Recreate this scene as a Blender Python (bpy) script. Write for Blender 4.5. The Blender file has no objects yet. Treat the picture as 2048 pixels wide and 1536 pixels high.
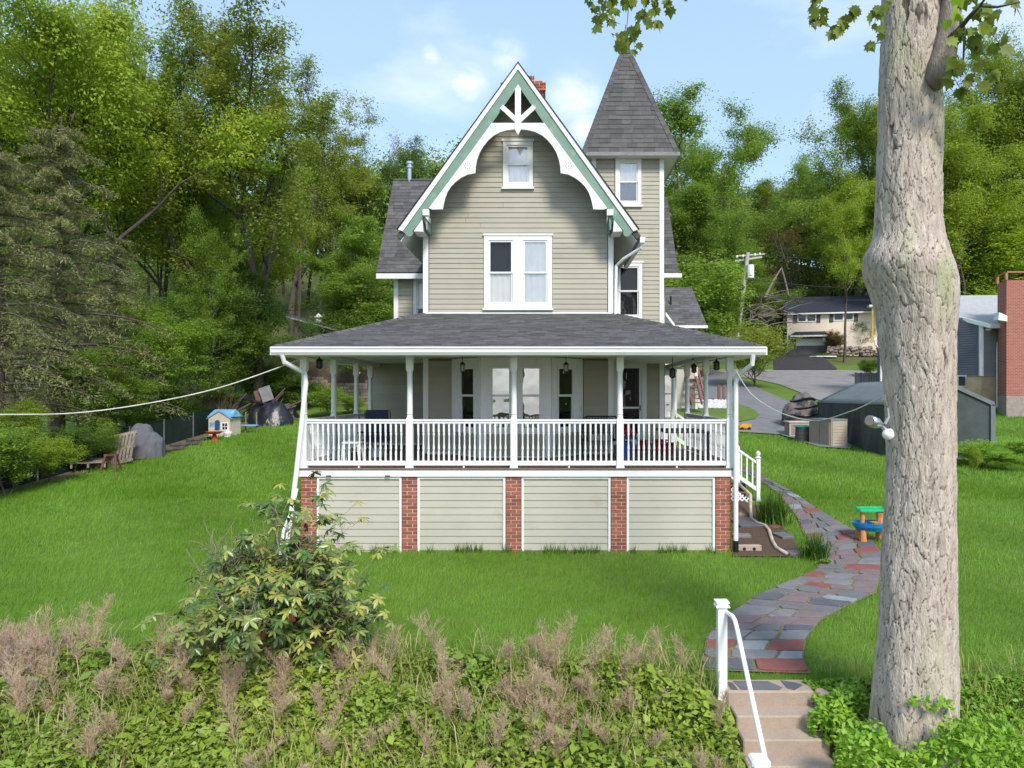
import bpy, math, random
import numpy as np
from mathutils import Vector, Matrix, kdtree
from mathutils.geometry import delaunay_2d_cdt

S = bpy.context.scene
COL = S.collection
R = math.radians

# ------------------------------------------------------------------ camera
cam_d = bpy.data.cameras.new('camera')
cam = bpy.data.objects.new('camera', cam_d)
COL.objects.link(cam)
cam_d.sensor_width = 36.0
cam_d.lens = 1450 / 2048 * 36
cam_d.shift_x = -69 / 2048
cam_d.shift_y = 18 / 2048
cam_d.clip_start = 0.1
cam_d.clip_end = 3000
cam.location = (0, 0, 0)
cam.rotation_euler = (R(90), 0, 0)
S.camera = cam

# ------------------------------------------------------------------ light
SUN_DIR = Vector((0.34, -0.84, 0.86)).normalized()       # towards the sun
SUN_EL = math.asin(SUN_DIR.z)
SUN_AZ = math.atan2(SUN_DIR.x, SUN_DIR.y)
w = bpy.data.worlds.new('World')
S.world = w
w.use_nodes = True
nt = w.node_tree
N = nt.nodes
L = nt.links
N.clear()
out = N.new('ShaderNodeOutputWorld')
bg = N.new('ShaderNodeBackground')
sky = N.new('ShaderNodeTexSky')
sky.sky_type = 'NISHITA'
sky.sun_disc = False
sky.sun_elevation = SUN_EL
sky.sun_rotation = SUN_AZ
sky.air_density = 1.0
sky.dust_density = 1.2
sky.ozone_density = 1.0
bg.inputs['Strength'].default_value = 0.15
tc = N.new('ShaderNodeTexCoord')
mp = N.new('ShaderNodeMapping')
mp.inputs['Scale'].default_value = (1, 1, 2.2)
nz = N.new('ShaderNodeTexNoise')
nz.inputs['Scale'].default_value = 3.2
nz.inputs['Detail'].default_value = 7
nz.inputs['Roughness'].default_value = 0.55
L.new(tc.outputs['Generated'], mp.inputs['Vector'])
L.new(mp.outputs['Vector'], nz.inputs['Vector'])
cr = N.new('ShaderNodeValToRGB')
cr.color_ramp.elements[0].position = 0.53
cr.color_ramp.elements[0].color = (0, 0, 0, 1)
cr.color_ramp.elements[1].position = 0.74
cr.color_ramp.elements[1].color = (1, 1, 1, 1)
L.new(nz.outputs['Fac'], cr.inputs['Fac'])
# small cumulus: soft lobes at their own directions, broken by noise
nz2 = N.new('ShaderNodeTexNoise')
nz2.inputs['Scale'].default_value = 9
nz2.inputs['Detail'].default_value = 12
nz2.inputs['Roughness'].default_value = .62
nz2.inputs['Distortion'].default_value = .35
L.new(mp.outputs['Vector'], nz2.inputs['Vector'])
last = None
for (px, py, rad) in [(935, 165, .036), (1015, 112, .030), (862, 114, .018), (1150, 190, .045), (1172, 260, .032)]:
    d = Vector(((px - 1093) / 1450, 1, (786 - py) / 1450)).normalized()
    vd = N.new('ShaderNodeVectorMath'); vd.operation = 'DISTANCE'
    L.new(tc.outputs['Generated'], vd.inputs[0]); vd.inputs[1].default_value = d
    mr = N.new('ShaderNodeMapRange'); mr.interpolation_type = 'SMOOTHERSTEP'
    mr.inputs['From Min'].default_value = rad * 1.25; mr.inputs['From Max'].default_value = -rad * .2
    L.new(vd.outputs['Value'], mr.inputs['Value'])
    if last is None:
        last = mr.outputs['Result']
    else:
        mx = N.new('ShaderNodeMath'); mx.operation = 'MAXIMUM'
        L.new(last, mx.inputs[0]); L.new(mr.outputs['Result'], mx.inputs[1]); last = mx.outputs[0]
mm = N.new('ShaderNodeMath'); mm.operation = 'MULTIPLY_ADD'
L.new(nz2.outputs['Fac'], mm.inputs[0]); mm.inputs[1].default_value = 5.5
mm.inputs[2].default_value = -1.9
m2 = N.new('ShaderNodeMath'); m2.operation = 'MULTIPLY'; m2.use_clamp = True
L.new(last, m2.inputs[0]); L.new(mm.outputs[0], m2.inputs[1])
m3 = N.new('ShaderNodeMath'); m3.operation = 'MULTIPLY'; m3.inputs[1].default_value = 0.35
L.new(cr.outputs['Color'], m3.inputs[0])
m4 = N.new('ShaderNodeMath'); m4.operation = 'MAXIMUM'
m5 = N.new('ShaderNodeMath'); m5.operation = 'MULTIPLY'; m5.inputs[1].default_value = .5
L.new(m2.outputs[0], m5.inputs[0]); L.new(m5.outputs[0], m4.inputs[0]); L.new(m3.outputs[0], m4.inputs[1])
veil = N.new('ShaderNodeMix'); veil.data_type = 'RGBA'
veil.inputs['Factor'].default_value = 0.62
L.new(sky.outputs['Color'], veil.inputs['A'])
veil.inputs['B'].default_value = (2.1, 3.0, 4.0, 1)
mix = N.new('ShaderNodeMix'); mix.data_type = 'RGBA'
L.new(m4.outputs[0], mix.inputs['Factor'])
L.new(veil.outputs['Result'], mix.inputs['A'])
mix.inputs['B'].default_value = (5.2, 5.2, 5.4, 1)
L.new(mix.outputs['Result'], bg.inputs['Color'])
L.new(bg.outputs[0], out.inputs[0])

sun_d = bpy.data.lights.new('sun', 'SUN')
sun_d.energy = 2.1
sun_d.angle = R(14)
sun_d.color = (1.0, .95, .86)
sun = bpy.data.objects.new('sun', sun_d)
COL.objects.link(sun)
sun.rotation_euler = (-SUN_DIR).to_track_quat('-Z', 'Y').to_euler()
sun.location = (0, 0, 60)

S.view_settings.view_transform = 'Standard'
S.view_settings.look = 'None'
S.view_settings.gamma = 1
S.view_settings.exposure = 0.90
S.view_settings.use_curve_mapping = False
try:
    S.cycles.max_bounces = 7
    S.cycles.transparent_max_bounces = 12
    S.cycles.use_denoising = True
except Exception:
    pass

# ------------------------------------------------------------------ materials
MATS = {}
def M(name, col, rough=.65, var=.18, scale=4.0, bump=0.0, bscale=30.0, metal=0.0, rnd=0.0, spec=.35,
      col2=None, stretch=None, dirt=None, space='pos', attr=False, trans=0.0, coat=0.0):
    """procedural principled material: noise colour change, object-random change, fine bump"""
    if name in MATS:
        return MATS[name]
    m = bpy.data.materials.new(name)
    m.use_nodes = True
    t = m.node_tree; n = t.nodes; l = t.links
    b = n['Principled BSDF']
    b.inputs['Roughness'].default_value = rough
    b.inputs['Metallic'].default_value = metal
    b.inputs['Specular IOR Level'].default_value = spec
    b.inputs['Coat Weight'].default_value = coat
    if space == 'pos':
        g = n.new('ShaderNodeNewGeometry'); vec = g.outputs['Position']
    else:
        g = n.new('ShaderNodeTexCoord'); vec = g.outputs['Object']
    if stretch:
        ma = n.new('ShaderNodeMapping'); ma.inputs['Scale'].default_value = stretch
        l.new(vec, ma.inputs['Vector']); vec = ma.outputs['Vector']
    c1 = tuple(col) + (1,)
    c2 = tuple(col2) + (1,) if col2 else tuple(max(0, c * (1 - var * 2)) for c in col) + (1,)
    if attr:
        a = n.new('ShaderNodeAttribute'); a.attribute_name = 'rnd'
        nz = n.new('ShaderNodeTexNoise'); nz.inputs['Scale'].default_value = scale; nz.inputs['Detail'].default_value = 3
        l.new(vec, nz.inputs['Vector'])
        ad = n.new('ShaderNodeMath'); ad.operation = 'MULTIPLY_ADD'
        l.new(nz.outputs['Fac'], ad.inputs[0]); ad.inputs[1].default_value = .9
        sb = n.new('ShaderNodeMath'); sb.operation = 'MULTIPLY_ADD'
        l.new(a.outputs['Fac'], sb.inputs[0]); sb.inputs[1].default_value = .55; sb.inputs[2].default_value = -.22
        l.new(sb.outputs[0], ad.inputs[2])
        fac = ad.outputs[0]
    else:
        nz = n.new('ShaderNodeTexNoise'); nz.inputs['Scale'].default_value = scale
        nz.inputs['Detail'].default_value = 6; nz.inputs['Roughness'].default_value = .65
        l.new(vec, nz.inputs['Vector'])
        rp = n.new('ShaderNodeMapRange')
        rp.inputs['From Min'].default_value = .3; rp.inputs['From Max'].default_value = .7
        l.new(nz.outputs['Fac'], rp.inputs['Value']); fac = rp.outputs['Result']
    mx = n.new('ShaderNodeMix'); mx.data_type = 'RGBA'
    mx.inputs['A'].default_value = c1; mx.inputs['B'].default_value = c2
    l.new(fac, mx.inputs['Factor'])
    colr = mx.outputs['Result']
    if dirt:
        dc, ds, dlo, dhi = dirt
        nd = n.new('ShaderNodeTexNoise'); nd.inputs['Scale'].default_value = ds; nd.inputs['Detail'].default_value = 8
        l.new(vec, nd.inputs['Vector'])
        mr = n.new('ShaderNodeMapRange'); mr.inputs['From Min'].default_value = dlo; mr.inputs['From Max'].default_value = dhi
        l.new(nd.outputs['Fac'], mr.inputs['Value'])
        md = n.new('ShaderNodeMix'); md.data_type = 'RGBA'
        l.new(mr.outputs['Result'], md.inputs['Factor']); l.new(colr, md.inputs['A'])
        md.inputs['B'].default_value = tuple(dc) + (1,)
        colr = md.outputs['Result']
    if rnd:
        oi = n.new('ShaderNodeObjectInfo')
        mr = n.new('ShaderNodeMapRange'); mr.inputs['To Min'].default_value = 1 - rnd; mr.inputs['To Max'].default_value = 1 + rnd
        l.new(oi.outputs['Random'], mr.inputs['Value'])
        hs = n.new('ShaderNodeHueSaturation')
        l.new(mr.outputs['Result'], hs.inputs['Value']); l.new(colr, hs.inputs['Color'])
        colr = hs.outputs['Color']
    l.new(colr, b.inputs['Base Color'])
    if bump:
        nb = n.new('ShaderNodeTexNoise'); nb.inputs['Scale'].default_value = bscale; nb.inputs['Detail'].default_value = 6
        l.new(vec, nb.inputs['Vector'])
        bp = n.new('ShaderNodeBump'); bp.inputs['Strength'].default_value = bump; bp.inputs['Distance'].default_value = .02
        l.new(nb.outputs['Fac'], bp.inputs['Height']); l.new(bp.outputs['Normal'], b.inputs['Normal'])
    if trans:
        tr = n.new('ShaderNodeBsdfTranslucent'); l.new(colr, tr.inputs['Color'])
        ms = n.new('ShaderNodeMixShader'); ms.inputs[0].default_value = trans
        o = n['Material Output']
        l.new(b.outputs[0], ms.inputs[1]); l.new(tr.outputs[0], ms.inputs[2]); l.new(ms.outputs[0], o.inputs['Surface'])
    MATS[name] = m
    return m

def glass(name, tint=(.85, .9, .9), refl=.0):
    if name in MATS: return MATS[name]
    m = bpy.data.materials.new(name); m.use_nodes = True
    t = m.node_tree; n = t.nodes; l = t.links; n.clear()
    o = n.new('ShaderNodeOutputMaterial'); tr = n.new('ShaderNodeBsdfTransparent'); gl = n.new('ShaderNodeBsdfGlossy')
    tr.inputs[0].default_value = tuple(tint) + (1,)
    gl.inputs['Roughness'].default_value = .02
    nzz = n.new('ShaderNodeTexNoise'); nzz.inputs['Scale'].default_value = 1.6
    bp = n.new('ShaderNodeBump'); bp.inputs['Strength'].default_value = .25; bp.inputs['Distance'].default_value = .05
    g = n.new('ShaderNodeNewGeometry'); l.new(g.outputs['Position'], nzz.inputs['Vector'])
    l.new(nzz.outputs['Fac'], bp.inputs['Height']); l.new(bp.outputs['Normal'], gl.inputs['Normal'])
    fr = n.new('ShaderNodeFresnel'); fr.inputs[0].default_value = 1.35
    ad = n.new('ShaderNodeMath'); ad.operation = 'ADD'; ad.inputs[1].default_value = refl; ad.use_clamp = True
    l.new(fr.outputs[0], ad.inputs[0])
    mx = n.new('ShaderNodeMixShader'); l.new(ad.outputs[0], mx.inputs[0]); l.new(tr.outputs[0], mx.inputs[1]); l.new(gl.outputs[0], mx.inputs[2])
    l.new(mx.outputs[0], o.inputs[0])
    MATS[name] = m
    return m

m_siding = M('sage_siding', (.405, .378, .305), .6, .06, 1.2, .05, 60, rnd=.05, dirt=((.30, .29, .22), 1.5, .60, .85))
m_white = M('white_paint', (.80, .80, .80), .45, .04, 2.0, .04, 40, dirt=((.55, .54, .50), 3.0, .62, .85))
m_white2 = M('white_vinyl', (.82, .83, .84), .35, .03, 2.0)
m_green = M('sage_green_paint', (.19, .30, .24), .5, .12, 3.0, .05, 40, dirt=((.28, .38, .31), 4, .58, .8))
m_shing = M('dark_shingle', (.118, .114, .114), .9, .2, 3.0, .5, 120, rnd=.20, col2=(.078, .075, .075))
m_shing_flat = M('shingle_sheet', (.105, .10, .105), .9, .2, 5.0, .5, 120, col2=(.06, .056, .06), attr=False)
m_brick = M('red_brick', (.36, .115, .07), .85, .15, 6, .4, 90, rnd=.28, dirt=((.45, .30, .24), 6, .62, .8))
m_mortar = M('mortar', (.66, .50, .42), .9, .12, 10, .4, 120)
m_deck = M('brown_deck', (.20, .135, .11), .7, .2, 6, .2, 40, stretch=(6, 1, 1), rnd=.1)
m_ceil = M('porch_ceiling', (.74, .75, .73), .6, .08, 2)
m_dark = M('dark_interior', (.02, .02, .025), .8, .1, 2)
m_blind = M('white_blind', (.90, .90, .90), .7, .05, 3)
m_blind_g = M('grey_blind', (.42, .43, .38), .7, .08, 3)
m_curtain = M('beige_curtain', (.70, .60, .46), .8, .15, 4)
m_glass = glass('window_glass', (1, 1, 1), refl=.0)
m_glass2 = glass('window_glass_mirror', refl=.40)
m_black = M('black_metal', (.02, .02, .022), .4, .1, 5, metal=.3)
m_steel = M('galvanised_steel', (.55, .56, .57), .3, .1, 8, metal=.9)
m_conc = M('tan_concrete', (.47, .365, .285), .9, .10, 3, .5, 150, dirt=((.36, .27, .23), 40, .50, .70))
m_trim_w = M('grey_white_trim', (.74, .75, .74), .5, .05, 3)

# ------------------------------------------------------------------ objects
def tag(o, label=None, cat=None, group=None, kind=None):
    if label: o['label'] = label
    if cat: o['category'] = cat
    if group: o['group'] = group
    if kind: o['kind'] = kind
    return o

def thing(name, label, cat, loc=(0, 0, 0), rz=0, group=None):
    o = bpy.data.objects.new(name, None)
    o.empty_display_size = .3
    COL.objects.link(o)
    o.location = loc
    o.rotation_euler = (0, 0, rz)
    return tag(o, label, cat, group)

def wloc(o):
    v = Vector((0, 0, 0))
    while o is not None:
        v += o.location; o = o.parent
    return v

def link(name, me, parent=None, loc=None, rz=None, mat=None, world=True, scale=None):
    """link mesh data as an object; world=True: mesh (or loc) is in world coordinates"""
    o = bpy.data.objects.new(name, me)
    COL.objects.link(o)
    l0 = Vector(loc) if loc is not None else Vector((0, 0, 0))
    if parent is not None:
        o.parent = parent
        o.location = l0 - wloc(parent) if world else l0
    else:
        o.location = l0
    if rz is not None: o.rotation_euler = (0, 0, rz)
    if scale is not None: o.scale = scale
    if mat is not None and len(me.materials) == 0: me.materials.append(mat)
    return o

class MB:
    def __init__(s): s.v = []; s.f = []
    def add(s, vs, fs):
        k = len(s.v); s.v += [tuple(p) for p in vs]; s.f += [tuple(i + k for i in f) for f in fs]; return s
    def box(s, x0, x1, y0, y1, z0, z1):
        return s.add([(x0, y0, z0), (x1, y0, z0), (x1, y1, z0), (x0, y1, z0), (x0, y0, z1), (x1, y0, z1), (x1, y1, z1), (x0, y1, z1)],
                     [(0, 3, 2, 1), (4, 5, 6, 7), (0, 1, 5, 4), (1, 2, 6, 5), (2, 3, 7, 6), (3, 0, 4, 7)])
    def bevbox(s, x0, x1, y0, y1, z0, z1, b):
        # box with chamfered vertical + top edges
        cx = [(x0 + b, y0), (x1 - b, y0), (x1, y0 + b), (x1, y1 - b), (x1 - b, y1), (x0 + b, y1), (x0, y1 - b), (x0, y0 + b)]
        ci = [(min(max(x, x0 + b), x1 - b), min(max(y, y0 + b), y1 - b)) for x, y in cx]
        vs = [(x, y, z0) for x, y in cx] + [(x, y, z1 - b) for x, y in cx] + [(x, y, z1) for x, y in ci]
        fs = [tuple(range(7, -1, -1)), tuple(range(16, 24))]
        for k in range(2):
            for i in range(8):
                j = (i + 1) % 8
                fs.append((k * 8 + i, k * 8 + j, k * 8 + 8 + j, k * 8 + 8 + i))
        return s.add(vs, fs)
    def prism(s, poly, a, b, axis='y'):
        """poly in (x,z) extruded along y (axis 'y'), or (x,y) along z, or (y,z) along x"""
        n = len(poly)
        if axis == 'y': g = lambda p, t: (p[0], t, p[1])
        elif axis == 'z': g = lambda p, t: (p[0], p[1], t)
        else: g = lambda p, t: (t, p[0], p[1])
        vs = [g(p, a) for p in poly] + [g(p, b) for p in poly]
        fs = [tuple(range(n)), tuple(range(2 * n - 1, n - 1, -1))] + [(i, i + n, (i + 1) % n + n, (i + 1) % n) for i in range(n)]
        return s.add(vs, fs)
    def tube(s, pts, rad, n=8, cap=True):
        pts = [Vector(p) for p in pts]
        if not hasattr(rad, '__len__'): rad = [rad] * len(pts)
        k = len(s.v); up = None
        for i, p in enumerate(pts):
            d = (pts[min(i + 1, len(pts) - 1)] - pts[max(i - 1, 0)]).normalized()
            if up is None: up = Vector((0, 0, 1)) if abs(d.z) < .9 else Vector((1, 0, 0))
            a = d.cross(up)
            if a.length < 1e-5: a = d.orthogonal()
            a.normalize(); b = a.cross(d).normalized(); up = b
            for j in range(n):
                t = 2 * math.pi * j / n
                s.v.append(tuple(p + (a * math.cos(t) + b * math.sin(t)) * rad[i]))
        for i in range(len(pts) - 1):
            for j in range(n):
                q = (j + 1) % n
                s.f.append((k + i * n + j, k + i * n + q, k + (i + 1) * n + q, k + (i + 1) * n + j))
        if cap:
            s.f.append(tuple(k + j for j in range(n))[::-1])
            s.f.append(tuple(k + (len(pts) - 1) * n + j for j in range(n)))
        return s
    def lathe(s, prof, cx=0, cy=0, n=14):
        """prof: list of (radius, z)"""
        k = len(s.v)
        for r, z in prof:
            for j in range(n):
                t = 2 * math.pi * j / n
                s.v.append((cx + r * math.cos(t), cy + r * math.sin(t), z))
        for i in range(len(prof) - 1):
            for j in range(n):
                q = (j + 1) % n
                s.f.append((k + i * n + j, k + i * n + q, k + (i + 1) * n + q, k + (i + 1) * n + j))
        s.f.append(tuple(k + j for j in range(n))[::-1]); s.f.append(tuple(k + (len(prof) - 1) * n + j for j in range(n)))
        return s
    def quadbox(s, a, b, wv, tv):
        """beam from a to b with half-width vector wv and half-thickness vector tv"""
        a, b, wv, tv = map(Vector, (a, b, wv, tv))
        vs = [a - wv - tv, a + wv - tv, a + wv + tv, a - wv + tv, b - wv - tv, b + wv - tv, b + wv + tv, b - wv + tv]
        return s.add(vs, [(0, 3, 2, 1), (4, 5, 6, 7), (0, 1, 5, 4), (1, 2, 6, 5), (2, 3, 7, 6), (3, 0, 4, 7)])
    def mesh(s, name, mat=None, smooth=False):
        me = bpy.data.meshes.new(name); me.from_pydata(s.v, [], s.f)
        if smooth: me.polygons.foreach_set('use_smooth', [True] * len(me.polygons))
        if mat: me.materials.append(mat)
        me.validate(); me.update(); return me
    def build(s, name, mat, parent=None, smooth=False, **k):
        return link(name, s.mesh(name, mat, smooth), parent, **k)

def fast(name, V, F, mat=None, attr=None, smooth=False):
    """V (n,3) float, F (m,k) int"""
    me = bpy.data.meshes.new(name)
    V = np.ascontiguousarray(V, dtype=np.float32); F = np.ascontiguousarray(F, dtype=np.int32)
    m, k = F.shape
    me.vertices.add(len(V)); me.vertices.foreach_set('co', V.ravel())
    me.loops.add(m * k); me.loops.foreach_set('vertex_index', F.ravel())
    me.polygons.add(m); me.polygons.foreach_set('loop_start', np.arange(m, dtype=np.int32) * k)
    me.update(calc_edges=True)
    if attr is not None:
        at = me.attributes.new('rnd', 'FLOAT', 'POINT'); at.data.foreach_set('value', np.ascontiguousarray(attr, dtype=np.float32))
    if smooth: me.polygons.foreach_set('use_smooth', np.ones(m, dtype=bool))
    if mat: me.materials.append(mat)
    return me

def leaves(C, L_, W, rg, upbias=.8, droop=0.0, attr=None):
    """diamond leaves at centres C"""
    n = len(C)
    nrm = rg.normal(size=(n, 3)); nrm[:, 2] = np.abs(nrm[:, 2]) + upbias
    nrm /= np.linalg.norm(nrm, axis=1)[:, None]
    t = rg.normal(size=(n, 3)); t[:, 2] -= droop
    t -= nrm * (t * nrm).sum(1)[:, None]; t /= np.linalg.norm(t, axis=1)[:, None] + 1e-9
    b = np.cross(nrm, t)
    Ls = L_ * rg.uniform(.7, 1.3, (n, 1)); Ws = W * rg.uniform(.7, 1.3, (n, 1))
    V = np.stack([C - t * Ls * .5, C + b * Ws * .5 + nrm * Ws * .15, C + t * Ls * .5, C - b * Ws * .5 + nrm * Ws * .15], 1).reshape(-1, 3)
    F = np.arange(n * 4).reshape(n, 4)
    a = rg.uniform(0, 1, n) if attr is None else np.clip(attr + rg.uniform(-.25, .25, n), 0, 1)
    return V, F, np.repeat(a, 4)

def leaves3(C, off, L_, W, rg, attr, up=.9, rough=.5, out=.9, spread=.12):
    """three cornered leaves whose faces follow the clump they belong to"""
    n = len(C)
    o = off / (np.linalg.norm(off, axis=1)[:, None] + 1e-6)
    nrm = o * out + np.array([0, 0, up]) + rg.normal(size=(n, 3)) * rough
    nrm /= np.linalg.norm(nrm, axis=1)[:, None]
    t = rg.normal(size=(n, 3)); t -= nrm * (t * nrm).sum(1)[:, None]; t /= np.linalg.norm(t, axis=1)[:, None] + 1e-9
    b = np.cross(nrm, t)
    Ls = L_ * rg.uniform(.7, 1.35, (n, 1)); Ws = W * rg.uniform(.7, 1.3, (n, 1))
    V = np.stack([C - t * Ls * .5 - b * Ws * .5, C - t * Ls * .5 + b * Ws * .5, C + t * Ls * .6], 1).reshape(-1, 3)
    return V, np.arange(n * 3).reshape(n, 3), np.repeat(np.clip(attr + rg.uniform(-spread, spread, n), 0, 1), 3)

def P(px, py, Y):
    return Vector(((px - 1093) / 1450 * Y, Y, (786 - py) / 1450 * Y))

# ------------------------------------------------------------------ terrain
YR = np.array([-400, -60, 2, 6.0, 9.0, 14.6, 31, 33, 38, 45, 52, 58, 66, 75, 90, 120, 160, 200, 260, 900])
ZR = np.array([-16, -12, -7.5, -5.1, -3.63, -3.21, -1.99, -1.72, -1.0, 0, .9, 1.6, 3.0, 4.2, 8, 18, 29, 33, 24, 10])
YL = np.array([-400, -60, 2, 6.3, 9.3, 14.6, 31, 40, 44, 50, 60, 80, 100, 140, 180, 260, 900])
ZL = np.array([-16, -12, -7.5, -5.1, -3.61, -3.21, -1.99, -1.2, -.5, 1, 3.5, 10, 17, 29, 36, 26, 10])
def H(x, y):
    x = np.asarray(x, float); y = np.asarray(y, float)
    t = np.clip((x + 6) / 10, 0, 1); t = t * t * (3 - 2 * t)
    z = np.interp(y, YR, ZR) * t + np.interp(y, YL, ZL) * (1 - t)
    far = np.clip((y - 60) / 60, 0, 1)
    z = z + far * (3 * np.sin(x * .045 + 1) + 2 * np.sin(x * .09 + y * .03))
    z = z + far * np.clip(np.abs(x) - 60, 0, 200) * .08
    z = z - .16 * np.clip((x - 2.1) / .25, 0, 1) * np.clip((3.35 - x) / .25, 0, 1) * np.clip((8.85 - y) / .3, 0, 1)
    near = np.clip((y - 9) / 3, 0, 1) * np.clip((34 - y) / 6, 0, 1)
    z = z + near * .012 * (np.sin(x * 1.3 + .7 * y) + np.sin(y * 1.7 - .6 * x + 2))
    return z
def h(x, y): return float(H(x, y))
def G(px, py, y0=7.0, y1=150.0):
    """where the ray of the picture point meets the ground"""
    ys = np.linspace(y0, y1, 6000)
    d = H((px - 1093) / 1450 * ys, ys) - (786 - py) / 1450 * ys
    i = int(np.argmax(d > 0))
    if i == 0: i = len(ys) - 1
    y = ys[i]
    return Vector(((px - 1093) / 1450 * y, y, h((px - 1093) / 1450 * y, y)))

def grid_axis(a, b, n): return np.linspace(a, b, n)
xs = np.concatenate([np.linspace(-420, -62, 24), np.linspace(-60, -22, 50), np.linspace(-21.6, 20, 140), np.linspace(20.6, 60, 50), np.linspace(63, 420, 24)])
ys = np.concatenate([np.linspace(-400, -12, 16), np.linspace(-10, 6, 12), np.linspace(6.3, 40, 150), np.linspace(40.5, 110, 90), np.linspace(112, 260, 40), np.linspace(290, 900, 10)])
GX, GY = np.meshgrid(xs, ys)
GZ = H(GX, GY)
V = np.stack([GX, GY, GZ], -1).reshape(-1, 3)
nx, ny = len(xs), len(ys)
ii, jj = np.meshgrid(np.arange(nx - 1), np.arange(ny - 1))
a = (jj * nx + ii).ravel()
F = np.stack([a, a + 1, a + nx + 1, a + nx], 1)
m_lawn = M('lawn_soil', (.11, .19, .02), .95, .2, .9, .5, 25, col2=(.09, .14, .022), dirt=((.10, .13, .035), 3, .6, .8))
m_wood = M('woodland_floor', (.11, .13, .035), .95, .3, .6, .6, 12, col2=(.06, .075, .02))
me = fast('ground', V, F, m_lawn, smooth=True)
me.materials.append(m_wood)
cx = V[F].mean(1)
mi = ((cx[:, 0] < -15.3) & (cx[:, 1] < 34)) | (cx[:, 1] > 62) | ((cx[:, 0] < 0) & (cx[:, 1] > 43)) | (cx[:, 1] < 8.9)
me.polygons.foreach_set('material_index', mi.astype(np.int32))
tag(link('ground', me), kind='structure')

def drape(name, poly, mat, off=.03, step=.6):
    """sheet on the ground inside a polygon of (x,y)"""
    pts = []
    n = len(poly)
    for i in range(n):
        a = Vector(poly[i][:2]); b = Vector(poly[(i + 1) % n][:2])
        k = max(1, int((b - a).length / step))
        for j in range(k): pts.append(a.lerp(b, j / k))
    nb = len(pts)
    xs_ = [p.x for p in pts]; ys_ = [p.y for p in pts]
    def inside(x, y):
        c = False
        for i in range(nb):
            a = pts[i]; b = pts[i - 1]
            if (a.y > y) != (b.y > y) and x < (b.x - a.x) * (y - a.y) / (b.y - a.y) + a.x: c = not c
        return c
    x = min(xs_) + step / 2
    while x < max(xs_):
        y = min(ys_) + step / 2
        while y < max(ys_):
            if inside(x, y): pts.append(Vector((x, y)))
            y += step
        x += step
    r = delaunay_2d_cdt(pts, [], [list(range(nb))], 1, 1e-4)
    vs = [(p.x, p.y, h(p.x, p.y) + off) for p in r[0]]
    me = bpy.data.meshes.new(name); me.from_pydata(vs, [], [f for f in r[2]]); me.materials.append(mat)
    me.polygons.foreach_set('use_smooth', [True] * len(me.polygons)); me.update()
    return tag(link(name, me), kind='structure')
# ================================================================== the house
DECK = -1.52
house = thing('victorian_house', 'sage green Victorian house with steep front gable, corner tower and wraparound porch', 'house', (-.67, 18, -3.0))

_bd = MB()
_bd.add([(0, -.020, 0), (1, -.020, 0), (1, -.004, 1), (0, -.004, 1), (0, .03, 0), (1, .03, 0), (1, .03, 1), (0, .03, 1)],
        [(0, 1, 2, 3), (4, 7, 6, 5), (0, 4, 5, 1), (3, 2, 6, 7), (0, 3, 7, 4), (1, 5, 6, 2)])
board_me = _bd.mesh('siding_board', m_siding)

_jr = random.Random(44)
def siding(wall, o, d, z0, z1, ext, holes=(), exp=.125, name='siding_board', me=board_me):
    """lap boards on a wall through o=(x,y) going along d; ext(z)->(a,b) run; holes (a0,a1,z0,z1)"""
    rz = math.atan2(d[1], d[0])
    n = max(1, int(round((z1 - z0) / exp))); e = (z1 - z0) / n
    for i in range(n):
        zb = z0 + i * e
        a, b = ext(zb + e * .5) if callable(ext) else ext
        if b - a < .05: continue
        segs = [(a, b)]
        for (h0, h1, hz0, hz1) in holes:
            if zb + e * .7 < hz0 or zb + e * .3 > hz1: continue
            ns = []
            for (s0, s1) in segs:
                if h1 <= s0 or h0 >= s1: ns.append((s0, s1)); continue
                if h0 > s0: ns.append((s0, h0))
                if h1 < s1: ns.append((h1, s1))
            segs = ns
        for (s0, s1) in segs:
            if s1 - s0 < .03: continue
            if s1 - s0 > 2.2 and _jr.random() < .8:      # butt joint somewhere along a long board
                c_ = _jr.uniform(s0 + .5, s1 - .5)
                link(name, me, wall, loc=(o[0] + d[0] * s0, o[1] + d[1] * s0, zb), rz=rz, scale=(c_ - .003 - s0, 1, e)); s0 = c_ + .003
            link(name, me, wall, loc=(o[0] + d[0] * s0, o[1] + d[1] * s0, zb), rz=rz, scale=(s1 - s0, 1, e))

def frame_box(mb, a0, a1, z0, z1, w, y0, y1, wt=None, wb=None):
    wt = w if wt is None else wt; wb = w if wb is None else wb
    mb.box(a0, a0 + w, y0, y1, z0, z1); mb.box(a1 - w, a1, y0, y1, z0, z1)
    mb.box(a0 + w, a1 - w, y0, y1, z1 - wt, z1); mb.box(a0 + w, a1 - w, y0, y1, z0, z0 + wb)

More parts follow.
